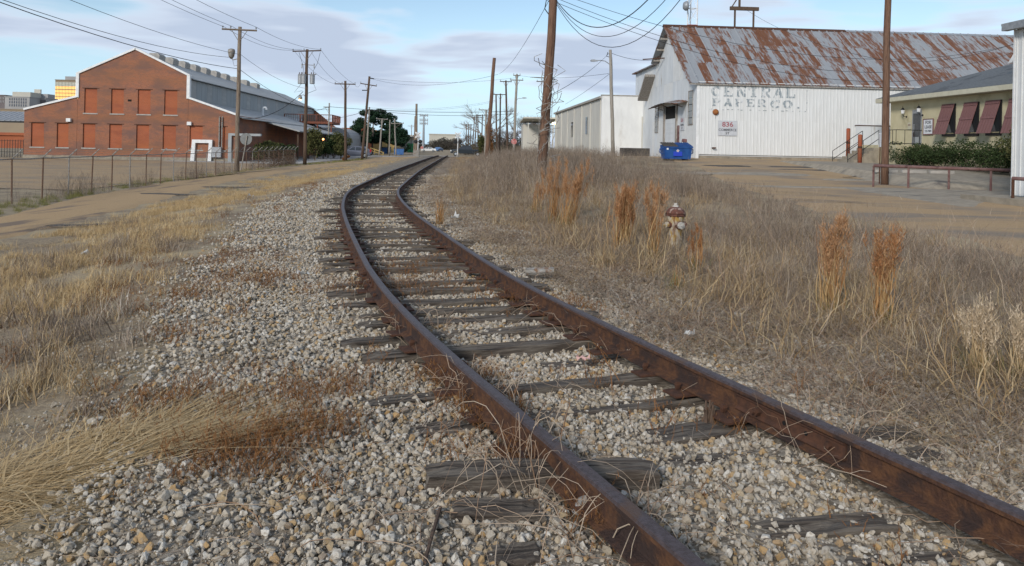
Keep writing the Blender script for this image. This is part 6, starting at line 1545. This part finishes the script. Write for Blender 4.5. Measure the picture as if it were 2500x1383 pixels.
# bare trees
def bare(label, px, py, pyt, d, seed, m, name='bare_tree', thick=.16, lv=4, spread=.5, group='bare trees', fork=3):
    c = at(px, py, d); z0 = gzf(c.x, c.y); h_ = zpx(px, pyt, d) - z0; o = thing(name, label, 'tree', (c.x, c.y, z0 - .1), 0, group); r = random.Random(seed)
    tr, cr_ = MB(), MB()
    def grow(p, d_, L_, rad, k):
        q = p + d_ * L_; mid = (p + q) / 2 + Vector((r.gauss(0, .06), r.gauss(0, .06), 0)) * L_
        (tr if k >= lv - 1 else cr_).tube([p, mid, q], [rad, rad * .85, rad * .65], 5 if k >= lv - 1 else 3, cap=False)
        if k == 0: return
        for j in range(fork + (r.random() < .5)):
            nd = (d_ + Vector((r.gauss(0, spread), r.gauss(0, spread), r.gauss(.12, spread * .5)))).normalized(); grow(p.lerp(q, r.uniform(.55, 1)), nd, L_ * r.uniform(.55, .82), rad * .58, k - 1)
    grow(Vector((0, 0, 0)), Vector((r.gauss(0, .05), 0, 1)).normalized(), h_ * .36, thick, lv)
    tr.build('trunk', m, o, fix=False); cr_.build('crown', m, o, fix=False); return o
bare('bare grey tree arching left beside the bare brown pole', 1196, 372, 228, 112, 5, V['twig'], thick=.16, lv=5)
bare('bare tree standing behind the pale lamp pole', 1275, 366, 262, 125, 8, V['dark_twig'], thick=.14, lv=5)
for i, (px, pyt, d) in enumerate(((1290, 268, 140), (1306, 264, 150), (1322, 275, 160), (1298, 284, 150), (1215, 300, 130), (1228, 296, 140), (1250, 292, 140))):
    bare(('bare brown tree %s' % ('left of cream building porch', 'highest behind the vine covered pole', 'right of the vine covered pole', 'low in front of the far treeline', 'at the foot of the double pole frame', 'between double poles and dark pole', 'behind the pale lamp pole foot')[i]), px, 366, pyt, d, 50 + i, V['dark_twig'], thick=.13, lv=5, spread=.55)
for i, (px, pyt, d) in enumerate(((1130, 312, 190), (1142, 322, 185), (1152, 318, 180), (1164, 326, 170), (1176, 330, 160), (1188, 322, 150), (1120, 334, 210))):
    bare(('leafless thicket tree %s' % ('tallest right of the crossbuck', 'just right of the crossbuck', 'above the black pickup', 'behind the pickup bed', 'beside the tan pole foot', 'behind the tan pole', 'left of the crossbuck far back')[i]), px, 372, pyt, d, 70 + i, V['dark_twig'], name='thicket_tree', thick=.12, lv=5, spread=.6, group='thicket trees')
# far wood that reads as one mass
rr_ = np.random.default_rng(9); bl = []
for (px, pyt, d) in [(1060 + k * 5, 344 + 6 * math.sin(k), 330 + (k % 3) * 15) for k in range(12)] + [(970 + k * 8, 352, 420) for k in range(9)] + [(1190 + k * 12, 340 + 8 * math.sin(k * 2.1), 260) for k in range(12)]:
    c = at(px, pyt, d); bl.append((c.x, c.y, max(.5, c.z * .5), 3.2, 3, max(1.0, c.z * .62)))
v, f = crown(rr_, bl, 700, .28); tag(link('far_wood', raw_mesh('far_wood', v, f, veg('winter_wood', [(.06, .05, .045), (.10, .085, .07), (.05, .055, .035), (.13, .10, .085)]))), 'grey brown winter wood along the horizon', 'wood', kind='stuff')
bl = []
for k in range(90):
    px = 1125 + rr_.uniform(0, 195); c = at(px, 372, rr_.uniform(148, 180) if px < 1190 else rr_.uniform(120, 170)); z0 = gzf(c.x, c.y); bl.append((c.x, c.y, z0 + rr_.uniform(.5, 1.6), 1.2, 1.2, rr_.uniform(.6, 1.3)))
v, f = crown(rr_, bl, 260, .12); tag(link('undergrowth', raw_mesh('undergrowth', v, f, veg('winter_brush', [(.09, .07, .055), (.15, .115, .085), (.07, .065, .04), (.18, .14, .11)]))), 'brown leafless undergrowth below the roadside poles', 'undergrowth', kind='stuff')
shrub('olive cedar shrub in the roadside thicket', 1176, 372, 128, 1.6, 4.0, V['leaf_olive'], 23, 10, 200, .12)
shrub('dead vine mound climbing the bare brown pole', 1196, 372, 74, 1.3, 3.6, V['rust'], 24, 12, 160, .07)
# ------------------------------------------------------------------ chain link fence
A = Vector((-17.0, 26.4, 0)); Bv = Vector((-22.2, 80, 0)); FD = (Bv - A).normalized(); FL = (Bv - A).length
fen = thing('chain_link_fence', 'rusty chain link fence with barbed wire arms along the lane', 'fence', (A.x, A.y, 0), math.atan2(FD.y, FD.x))
def fz(s_): q = A + FD * s_; return gzf(q.x, q.y)
FH = 1.55; post = MB(); post.tube([(0, 0, -.15), (0, 0, FH)], .027, 7); post_m = [post.mesh('post', mat('fence_rust', (.17, .105, .07), (.12, .07, .045), 8, .85)), post.mesh('post', M['galv'])]
arm = MB(); arm.tube([(0, 0, FH), (.0, -.30, FH + .30)], .024, 5); arm_m = arm.mesh('barbed_arm', M['galv'])
s_ = -8.0; k = 0; N_ = []
while s_ < FL + .1:
    z_ = fz(s_); o = link('post', post_m[(k * 5 + 1) % 3 % 2], fen, (s_, 0, z_), rot=(random.gauss(0, .015), random.gauss(0, .02), 0)); N_.append((s_, z_))
    a_ = link('barbed_arm', arm_m, fen, (s_, 0, z_)); k += 1; s_ += 2.06
for (a0, z0), (a1, z1) in zip(N_[:-1], N_[1:]):
    mb = MB(); mb.tube([(a0, 0, z0 + FH - .02), ((a0 + a1) / 2, 0, (z0 + z1) / 2 + FH - .03 - .02 * random.random()), (a1, 0, z1 + FH - .02)], .022, 5); mb.build('top_rail', M['galv'], fen)
for j in range(3):
    mb = MB(); mb.tube([(a0, -.1 - .1 * j, z0 + FH + .1 + .1 * j) for a0, z0 in N_], .004, 3, cap=False); mb.build('barbed_wire', M['galv'], fen)
vv, ff = [], []; sp_ = .12
for sgn in (1, -1):
    t = -8.0 - FH
    while t < FL + FH:
        x0, x1 = t, t + FH; 
        if sgn < 0: x0, x1 = x1, x0
        if min(x0, x1) > -8 and max(x0, x1) < FL:
            za, zb_ = fz(x0) + .03, fz(x1) + FH - .05; o_ = len(vv); w_ = .0032
            vv += [(x0 - w_, .0, za), (x0 + w_, .0, za), (x1 + w_, 0, zb_), (x1 - w_, 0, zb_)]; ff.append((o_, o_ + 1, o_ + 2, o_ + 3))
        t += sp_
o = link('chain_link', raw_mesh('chain_link', vv, ff, M['galv']), fen); o['kind'] = 'stuff'
# brown screen of dead creeper at the far end of the fence
r = np.random.default_rng(5); C_ = np.stack([r.uniform(30, FL - .3, 9000), r.normal(size=9000) * .06, r.uniform(0, 1, 9000) ** 1.2 * 1.45 - .5], -1)
keep = r.random(9000) < np.clip((C_[:, 0] - 34) / 14, 0, 1); C_ = C_[keep]
v, f = leaf_quads(r, C_, .05); o = link('dead_creeper', raw_mesh('dead_creeper', v, f, veg('creeper', [(.07, .045, .03), (.12, .08, .055), (.16, .12, .09)])), fen); o['kind'] = 'stuff'
# round sign seen from behind on a leaning post
c = at(600, 340, 60); b = at(587, 418, 60); b.z = gzf(b.x, b.y)
o = thing('round_sign', 'grey back of a round road sign on a leaning post', 'sign', b)
mb = MB(); mb.tube([(0, 0, -.1), (c - b) + Vector((.1, 0, .25))], .05, 6); mb.build('post', M['pole_grey'], o)
mb = MB(); mb.lathe([(.46, -.01), (.46, .01)], (0, 0, 0), 24, 'Y'); mb.v = [tuple(Vector(v) + (c - b) + Vector((0, .07, 0))) for v in mb.v]; mb.build('disc', mat('sign_back', (.20, .205, .20), (.16, .165, .16), 6, .6), o)

# ------------------------------------------------------------------ fire hydrant
c = ground_at(1648, 603); zt0 = c.z
hy = thing('fire_hydrant', 'weathered yellow fire hydrant with rusty red cap in the weeds', 'hydrant', c - Vector((0, 0, .05)))
M['hyd_y'] = mat('hydrant_yellow', (.40, .25, .07), (.46, .40, .31), 11, .85, .4, 60, lo=.42, hi=.56, stretch=(1, 1, .45), c3=(.15, .06, .03), s3=9, st3=(1, 1, .3), lo3=.53, hi3=.66)
M['hyd_r'] = mat('hydrant_cap', (.17, .07, .048), (.10, .045, .034), 14, .85, .4, 60, c3=(.36, .27, .22), s3=12, lo3=.52, hi3=.64)
M['hyd_w'] = mat('hydrant_white', (.55, .53, .48), (.36, .30, .24), 12, .8, .3, 50)
S_ = 1.12
mb = MB(); mb.lathe([(.15 * S_, 0), (.15 * S_, .03), (.098 * S_, .045), (.095 * S_, .30), (.105 * S_, .46), (.128 * S_, .55), (.128 * S_, .575)], (0, 0, 0), 22); mb.build('barrel', M['hyd_y'], hy, True)
mb = MB(); mb.lathe([(.135 * S_, .577), (.15 * S_, .585), (.15 * S_, .605), (.137 * S_, .612)], (0, 0, 0), 22); mb.build('flange', M['hyd_r'], hy)
mb = MB(); mb.lathe([(.148 * S_, .613), (.146 * S_, .64), (.12 * S_, .69), (.08 * S_, .725), (.04 * S_, .735)], (0, 0, 0), 22); mb.build('bonnet', M['hyd_r'], hy, True)
mb = MB(); mb.lathe([(.05 * S_, .735), (.045 * S_, .76), (.028 * S_, .765), (.026 * S_, .80)], (-.0, 0, 0), 6); mb.build('operating_nut', M['hyd_w'], hy)
for (ax, rr0, ln, m) in (((.35, -.94), .062, .10, M['hyd_w']), ((.94, .35), .05, .09, M['hyd_r']), ((-.94, -.35), .05, .09, M['hyd_y'])):
    d = Vector((ax[0], ax[1], 0)); q = Vector((0, 0, .43))
    mb = MB(); mb.tube([q + d * .08, q + d * (.10 + ln * .5)], rr0 * 1.15, 12); nz_ = mb.build('nozzle', M['hyd_r'], hy); mb = MB(); mb.tube([q + d * (.10 + ln * .5), q + d * (.10 + ln)], rr0, 8); mb.tube([q + d * (.10 + ln), q + d * (.135 + ln)], .02, 5); mb.build('nozzle_cap', m, nz_)
for k in range(8):
    a = k * math.pi / 4; mb = MB(); mb.tube([(math.cos(a) * .145 * S_, math.sin(a) * .145 * S_, .57), (math.cos(a) * .145 * S_, math.sin(a) * .145 * S_, .625)], .011, 6); mb.build('bolt', M['rust_iron'], hy)

# ------------------------------------------------------------------ blue dumpster
c = at(1650, 391, 50); zg = gzf(c.x, c.y) + .045
M['blue'] = mat('dumpster_blue', (.012, .06, .22), (.02, .085, .27), 3, .55, c3=(.03, .05, .12), s3=2, lo3=.6, hi3=.75)
D = thing('dumpster', 'blue front load dumpster standing before the loading door', 'dumpster', (c.x, c.y, zg), .03)
fn = lambda u, v, t: (t, u, v)
mb = MB(); x = .90
vs_ = [(-x + .08, -.5, .06), (x - .08, -.5, .06), (x - .08, .55, .06), (-x + .08, .55, .06), (-x, -.6, .82), (x, -.6, .82), (x, .62, .95), (-x, .62, .95)]
mb.add(vs_, [(0, 3, 2, 1), (4, 5, 6, 7), (0, 1, 5, 4), (1, 2, 6, 5), (2, 3, 7, 6), (3, 0, 4, 7)]); mb.build('bin', M['blue'], D)
mb = MB(); mb.b2(-x - .04, x + .04, -.64, -.56, .76, .84); mb.build('rim', M['blue'], D)
for (a, b, m) in ((-x - .02, -.02, M['tar']), (.02, x + .02, M['blue'])):
    mb = MB(); mb.prism([(-.66, .845), (.62, 1.07), (.62, 1.10), (-.66, .875)], fn, a, b); ld = mb.build('lid', m, D)
    for k in range(7):
        xx = a + .07 + k * .12; mb = MB(); mb.prism([(-.6, .886), (.55, 1.09), (.55, 1.13), (-.6, .92)], fn, xx, xx + .05); mb.build('lid_rib', m, ld)
for s__ in (-1, 1):
    mb = MB(); mb.tube([(s__ * (x - .02), -.1, .72), (s__ * (x + .16), -.1, .68), (s__ * (x + .16), -.1, .45), (s__ * (x + .0), -.1, .36)], .035, 6); mb.build('side_handle', M['blue'], D)
    mb = MB(); mb.b2(s__ * .6 - .1, s__ * .6 + .1, -.45, .5, 0, .058); mb.build('skid', M['tar'], D)
M['decal'] = mat('decal_blue', (.02, .05, .42), rough=.5); tilt = math.atan2(.1, .76)
mb = MB(); mb.box((-.02, -.565, .47), (.56, .006, .46), (-tilt, 0, 0)); dc = mb.build('decal', M['decal'], D)
mb = MB(); pts = []
for k in range(10): a = math.pi / 2 + k * math.pi / 5; rr = .11 if k % 2 == 0 else .06; pts.append((rr * math.cos(a), rr * math.sin(a)))
mb.prism(pts, lambda u, v, t: (u - .02, t - v * .13, v + .58), -.583, -.578); mb.build('star_emblem', M['white'], D)
mb = MB(); mb.prism([(a * .45, b * .45) for a, b in pts], lambda u, v, t: (u - .02, t - v * .13, v + .58), -.588, -.585); mb.build('star_center', mat('emblem_red', (.5, .05, .05), rough=.5), D)
for (tx, zz, sz, yo) in (('REPUBLIC', .40, .10, -.564), ('SERVICES', .29, .07, -.549)):
    q = link('lettering', text_mesh(tx, sz, M['white'], .004, 1.0), D, (-.02, yo, zz), rot=(math.radians(90) - tilt, 0, 0))
mb = MB(); mb.box((-.68, -.60, .70), (.12, .006, .12), (-tilt, 0, 0)); mb.build('sticker', M['sign_white'], D)

# ------------------------------------------------------------------ bollards, pipe barrier, sign post
for px, pyt, d, lab in ((2070, 314, 52.0, 'rusty red bollard against the white wall by the gate'), (2099, 329, 49, 'shorter red bollard nearer the steps')):
    c = at(px, 387, d); zg = gzf(c.x, c.y); h_ = zpx(px, pyt, d) - zg
    o = thing('bollard', lab, 'bollard', (c.x, c.y, zg), 0, 'red bollards'); mb = MB(); mb.lathe([(.13, -.1), (.13, h_ - .05), (.10, h_), (.0, h_ + .02)], (0, 0, 0), 12); mb.build('post', M['red_post'], o, True)
    mb = MB(); mb.lathe([(.134, h_ * .55), (.134, h_ * .62)], (0, 0, 0), 12); mb.build('band', M['rust_iron'], o)
o = thing('pipe_barrier', 'low faded red pipe barrier along the raised lot', 'barrier', (0, 0, 0))
a = at(2133, 405, 34); b = at(2478, 417, 31.8)
mb = MB(); mb.tube([a, b], .07, 8); mb.build('pipe', M['pipe_plum'], o, True)
for f_ in (0.0, .26, .55, .84):
    c = a.lerp(b, f_); mb = MB(); mb.tube([(c.x, c.y, .2), (c.x, c.y, c.z)], .045, 7); mb.build('post', M['pipe_plum'], o)
o = thing('pipe_barrier', 'short rusty pipe rail at the foot of the ribbed building', 'barrier', (0, 0, 0)); a = at(2472, 436, 25.2); b = at(2540, 440, 24.4)
mb = MB(); mb.tube([a, b], .06, 8); mb.build('pipe', M['pipe_plum'], o)
for f_ in (0.02, .9): c = a.lerp(b, f_); mb = MB(); mb.tube([(c.x, c.y, .2), (c.x, c.y, c.z)], .05, 7); mb.build('post', M['rust_iron'], o)
c = at(2147, 447, 36.3); zg = gzf(c.x, c.y); o = thing('sign_post', 'thin steel sign post just left of the brown pole', 'sign', (c.x, c.y, zg))
mb = MB(); mb.tube([(0, 0, 0), (0, 0, 2.35)], .03, 6); mb.build('post', M['rust_iron'], o); mb = MB(); mb.b2(-.02, .02, -.2, .1, 1.75, 2.4); mb.build('plate', M['sign_white'], o)
for k, (px, py, w_) in enumerate(((2190, 404, 1.1), (2260, 405, 1.2), (2330, 406, 1.2))):
    c = at(px, py, 37.5); o = MB().box((0, 0, .07), (w_, .16, .14), (0, 0, .02)).build('parking_block', M['pale_concrete'], loc=(c.x, 38.6, .75)); tag(o, ('left', 'middle', 'right')[k] + ' concrete wheel stop behind the red pipe barrier', 'wheel stop', 'concrete wheel stops')

# ------------------------------------------------------------------ crossing signals
def signal(label, px, d):
    c = at(px, 381, d); zg = gzf(c.x, c.y); o = thing('crossing_signal', label, 'crossing signal', (c.x, c.y, zg), 0, 'crossing signals')
    mb = MB(); mb.tube([(0, 0, 0), (0, 0, 3.9)], .075, 8); mb.build('mast', M['white'], o); mb = MB(); mb.lathe([(.28, 0), (.22, .2), (.1, .4)], (0, 0, 0), 8); mb.build('base', M['galv'], o)
    for s__ in (-1, 1):
        mb = MB(); mb.box((0, -.1 - .03 * (s__ > 0), 3.45), (1.25, .025, .23), (0, s__ * math.radians(45), 0)); bd = mb.build('crossbuck_blade', M['white'], o)
        q = link('lettering', text_mesh('RAILROAD' if s__ > 0 else 'CROSSING', .16, M['black'], .004, 1.0), bd, (0, -.115 - .03 * (s__ > 0), 3.45)); q.rotation_euler = (Matrix.Rotation(s__ * math.radians(45), 4, 'Y') @ Matrix.Rotation(math.radians(90), 4, 'X')).to_euler()
        mb = MB(); mb.lathe([(.32, -.01), (.32, .01)], (0, 0, 0), 20, 'Y'); mb.v = [(v[0] + s__ * .38, v[1] - .16, v[2] + 2.4) for v in mb.v]; bk = mb.build('backplate', M['black'], o)
        mb = MB(); mb.lathe([(.13, 0), (.14, -.22)], (0, 0, 0), 12, 'Y'); mb.v = [(v[0] + s__ * .38, v[1] - .175, v[2] + 2.4) for v in mb.v]; mb.build('lamp_hood', M['black'], bk)
    mb = MB(); mb.tube([(-.4, -.12, 2.4), (.4, -.12, 2.4)], .04, 5); mb.build('light_bar', M['galv'], o)
signal('white crossing signal with crossbuck right of the track', 1117, 124); signal('crossing signal half hidden by the brown poles left of track', 1020, 124.5)
c = at(1016, 377, 122.5); o = MB().b2(-.45, .45, -.3, .3, 0, 1.1).build('relay_cabinet', M['galv'], loc=(c.x, c.y, gzf(c.x, c.y))); tag(o, 'grey signal relay box at the foot of left crossing signal', 'cabinet')

# ------------------------------------------------------------------ vehicles
M['tyre'] = mat('tyre', (.018, .018, .018), rough=.85); M['rim'] = mat('rim', (.5, .5, .5), rough=.35, metal=.7)
def vehicle(name, label, cat, loc, rz, L_, W_, prof, glass, wheels, paint, wr=.34, lights=()):
    """prof: side outline (x,z); cabin narrows above the belt line; glass: quads in the side outline"""
    o = thing(name, label, cat, loc, rz); zb = max(p[1] for p in prof); belt = .58 * zb
    def pt(x, z, s__):
        w_ = W_ / 2 * (1 - .24 * max(0, (z - belt) / (zb - belt)) ** 1.2) * (1 - .10 * max(0, abs(x / (L_ / 2)) - .75) / .25) * (.97 if z < .3 else 1)
        return (x, s__ * w_, z)
    n = len(prof); mb = MB(); mb.v = [pt(x, z, -1) for x, z in prof] + [pt(x, z, 1) for x, z in prof]
    mb.f = [tuple(range(n)), tuple(reversed(range(n, 2 * n)))] + [(k, n + k, n + (k + 1) % n, (k + 1) % n) for k in range(n)]; mb.m = [0] * len(mb.f)
    body = mb.build('body', paint, o)
    bv = body.modifiers.new('soft', 'BEVEL'); bv.width = .05; bv.segments = 2; bv.limit_method = 'ANGLE'
    for poly in glass:
        for s__ in (-1, 1):
            mb = MB(); mb.add([tuple(Vector(pt(x, z, s__)) + Vector((0, s__ * .012, 0))) for x, z in poly], [tuple(range(len(poly)))]); mb.build('window', M['glass'], o)
    for x in wheels:
        for s__ in (-1, 1):
            mb = MB(); mb.lathe([(wr * .6, -.1), (wr, -.1), (wr, .1), (wr * .6, .1)], (x, s__ * (W_ / 2 - .1), wr), 18, 'Y'); wh = mb.build('wheel', M['tyre'], o)
            mb = MB(); mb.lathe([(wr * .58, -.09), (wr * .58, .105), (wr * .15, .112)] if s__ > 0 else [(wr * .58, .09), (wr * .58, -.105), (wr * .15, -.112)], (x, s__ * (W_ / 2 - .1), wr), 12, 'Y'); mb.build('rim', M['rim'], wh)
    for (nm, x, z, dx, dz, m) in lights:
        for s__ in (-1, 1): mb = MB(); mb.box((x, s__ * (W_ / 2 - .14), z), (dx, .26, dz)); mb.build(nm, m, o)
    return o
M['grey_car'] = mat('grey_car_paint', (.16, .17, .21), rough=.3, metal=.4, spec=.5); M['black_car'] = mat('black_car_paint', (.02, .025, .03), rough=.25, spec=.5)
M['tail'] = mat('tail_light', (.4, .02, .03), rough=.3); M['headl'] = mat('headlight', (.8, .8, .8), rough=.15)
c = at(869, 383, 116); zg = gzf(c.x, c.y) + .03
suv = [(-2.25, .35), (-2.25, .75), (-2.1, .98), (-1.25, 1.08), (-.55, 1.58), (.2, 1.68), (1.35, 1.64), (1.95, 1.15), (2.2, 1.0), (2.25, .45), (2.2, .3), (1.75, .3), (1.7, .5), (1.35, .7), (1.0, .5), (.95, .28), (-1.0, .28), (-1.05, .5), (-1.4, .7), (-1.75, .5), (-1.8, .3)]
vehicle('parked_car', 'grey compact sport utility car parked beyond the shrubs', 'car', (c.x, c.y, zg), .12, 4.5, 1.8, suv, [[(-1.1, 1.1), (-.5, 1.52), (-.1, 1.58), (-.1, 1.1)], [(0, 1.1), (0, 1.58), (.75, 1.56), (.75, 1.1)], [(.85, 1.12), (.85, 1.55), (1.3, 1.52), (1.62, 1.18)]], (-1.38, 1.34), M['grey_car'], .35,
        [('tail_light', 2.14, 1.05, .16, .42, M['tail']), ('headlight', -2.17, .78, .16, .16, M['headl']), ('bumper', 2.22, .5, .14, .3, M['tyre'])])
c = at(1139, 381, 134); zg = gzf(c.x, c.y) + .06
pk = [(-2.75, .5), (-2.75, .95), (-2.6, 1.08), (-1.5, 1.16), (-.75, 1.75), (-.2, 1.84), (.75, 1.82), (.95, 1.2), (1.0, 1.14), (2.7, 1.14), (2.75, .6), (2.4, .55), (2.3, .75), (1.9, .92), (1.5, .75), (1.4, .45), (-1.3, .45), (-1.4, .75), (-1.8, .92), (-2.2, .75), (-2.3, .5)]
vehicle('pickup_truck', 'black pickup truck on the cross street at the crossing', 'truck', (c.x, c.y, zg), .063, 5.5, 1.95, pk, [[(-1.3, 1.2), (-.7, 1.68), (-.25, 1.76), (-.25, 1.2)], [(-.15, 1.2), (-.15, 1.76), (.7, 1.74), (.8, 1.22)]], (-1.85, 1.9), M['black_car'], .38, [('headlight', -2.68, .9, .16, .18, M['headl']), ('tail_light', 2.7, .95, .12, .3, M['tail'])])
sed = [(-2.2, .3), (-2.2, .7), (-1.2, .88), (-.6, 1.32), (.6, 1.35), (1.3, .98), (2.15, .92), (2.2, .35)]
for lab, px, d, m, rz in (('small white car parked far down the line', 1046, 230, M['white'], .1), ('small blue car parked far beyond the crossing', 1070, 240, mat('blue_car', (.08, .15, .28), rough=.3), 1.3)):
    c = at(px, 376, d); vehicle('far_car', lab, 'car', (c.x, c.y, gzf(c.x, c.y)), rz, 4.4, 1.75, sed, [[(-1.05, .92), (-.55, 1.28), (.0, 1.3), (.0, .92)], [(.1, .92), (.1, 1.3), (.55, 1.3), (1.1, .98)]], (-1.4, 1.35), m, .31)
M['blue_bin'] = mat('blue_bin', (.06, .16, .38), (.05, .13, .32), 2, .6)
for lab, px, d, w_, m in (('bright blue bin beside the pine trees', 974, 148, 1.9, M['blue_bin']), ('darker blue bin half hidden behind the pines', 943, 158, 1.7, M['blue_bin'])):
    c = at(px, 378, d); o = thing('waste_bin', lab, 'bin', (c.x, c.y, gzf(c.x, c.y)), .1); mb = MB()
    mb.add([(-w_ / 2 + .1, -.6, .1), (w_ / 2 - .1, -.6, .1), (w_ / 2 - .1, .6, .1), (-w_ / 2 + .1, .6, .1), (-w_ / 2, -.7, 1.2), (w_ / 2, -.7, 1.2), (w_ / 2, .7, 1.4), (-w_ / 2, .7, 1.4)], [(0, 3, 2, 1), (4, 5, 6, 7), (0, 1, 5, 4), (1, 2, 6, 5), (2, 3, 7, 6), (3, 0, 4, 7)]); mb.build('bin_body', m, o)
    mb = MB(); mb.prism([(-.75, 1.21), (.72, 1.41), (.72, 1.46), (-.75, 1.26)], fn, -w_ / 2 - .03, w_ / 2 + .03); mb.build('lid', M['tar'], o)
# stop sign and small road signs by the crossing
for lab, px, py, d in (('red stop sign beside the pale lamp pole', 1255, 346, 98), ('small red sign left of the leaning pole', 876, 350, 150), ('small round sign far beyond the crossing', 1030, 361, 190)):
    c = at(px, py, d); zg = gzf(c.x, c.y); o = thing('road_sign', lab, 'sign', (c.x, c.y, zg)); mb = MB(); mb.tube([(0, .03, 0), (0, .03, c.z - zg)], .035, 5); mb.build('post', M['galv'], o)
    mb = MB(); mb.lathe([(.38, -.01), (.38, .01)], (0, 0, c.z - zg), 8, 'Y'); mb.build('plate', mat('sign_red', (.38, .06, .05), (.5, .3, .28), 3, .6), o)

# ------------------------------------------------------------------ litter and odd pieces
def scrap(label, px, py, w_, m, seed, name='paper_scrap', cat='litter'):
    c = ground_at(px, py); mb = MB(); r = random.Random(seed); vs_ = []
    for i in range(5):
        for j in range(4): vs_.append(((i / 4 - .5) * w_ + r.gauss(0, w_ * .06), (j / 3 - .5) * w_ * .7 + r.gauss(0, w_ * .05), abs(r.gauss(0, w_ * .25))))
    mb.add(vs_, [(i * 4 + j, i * 4 + j + 1, (i + 1) * 4 + j + 1, (i + 1) * 4 + j) for i in range(4) for j in range(3)])
    tag(mb.build(name, m, loc=(c.x, c.y, c.z + .02)), label, cat, 'litter')
M['paper'] = mat('paper', (.55, .55, .53), (.42, .42, .40), 8, .9)
scrap('crumpled white paper on the gravel left of the bend', 612, 482, .2, M['paper'], 1); scrap('white paper scrap in the grass beside the rusty tuft', 1112, 536, .2, M['paper'], 2); scrap('white plastic scrap in the weeds right of right rail', 1684, 824, .1, M['paper'], 3)
scrap('pale plastic bag in the straw on the left', 212, 626, .2, M['paper'], 4); scrap('white cup wrapper on the gravel left of the ties', 742, 676, .13, M['paper'], 5); scrap('pinkish flattened can between the rails', 1425, 888, .1, mat('pink_can', (.55, .34, .30), rough=.5), 6)
c = ground_at(1730, 1030); mb = MB(); r = random.Random(4)
for k in range(9): a = r.uniform(0, 6.28); mb.tube([(r.gauss(0, .02), r.gauss(0, .02), -.03), (math.cos(a) * .03, math.sin(a) * .03, r.uniform(.07, .13))], [.02, .006], 5)
tag(mb.build('wood_stump', M['pole_dark'], loc=c), 'splintered dark wood stump between the rails', 'wood stump')
c = ground_at(1435, 1262); mb = MB(); mb.tube([(-.06, -.02, .0), (-.03, 0, .05), (.03, .02, .07), (.08, .03, .03)], .02, 8); tag(mb.build('hose_piece', M['galv'], loc=(c.x, c.y, c.z + .02)), 'short curved grey hose end against the left rail', 'hose')
c = ground_at(1050, 1330); mb = MB(); mb.tube([(0, -.22, .01), (.01, 0, .02), (.02, .25, .012)], .008, 6); tag(mb.build('dead_stick', M['pole_dark'], loc=(c.x, c.y, c.z + .03)), 'dark straight stick lying on the ballast below the stub tie', 'stick')
c = ground_at(1330, 672); mb = MB(); mb.tube([(-.25, .02, .03), (.12, 0, .05)], .055, 10); tag(mb.build('pipe_offcut', M['galv'], loc=c), 'short grey pipe offcut right of the right rail', 'pipe')
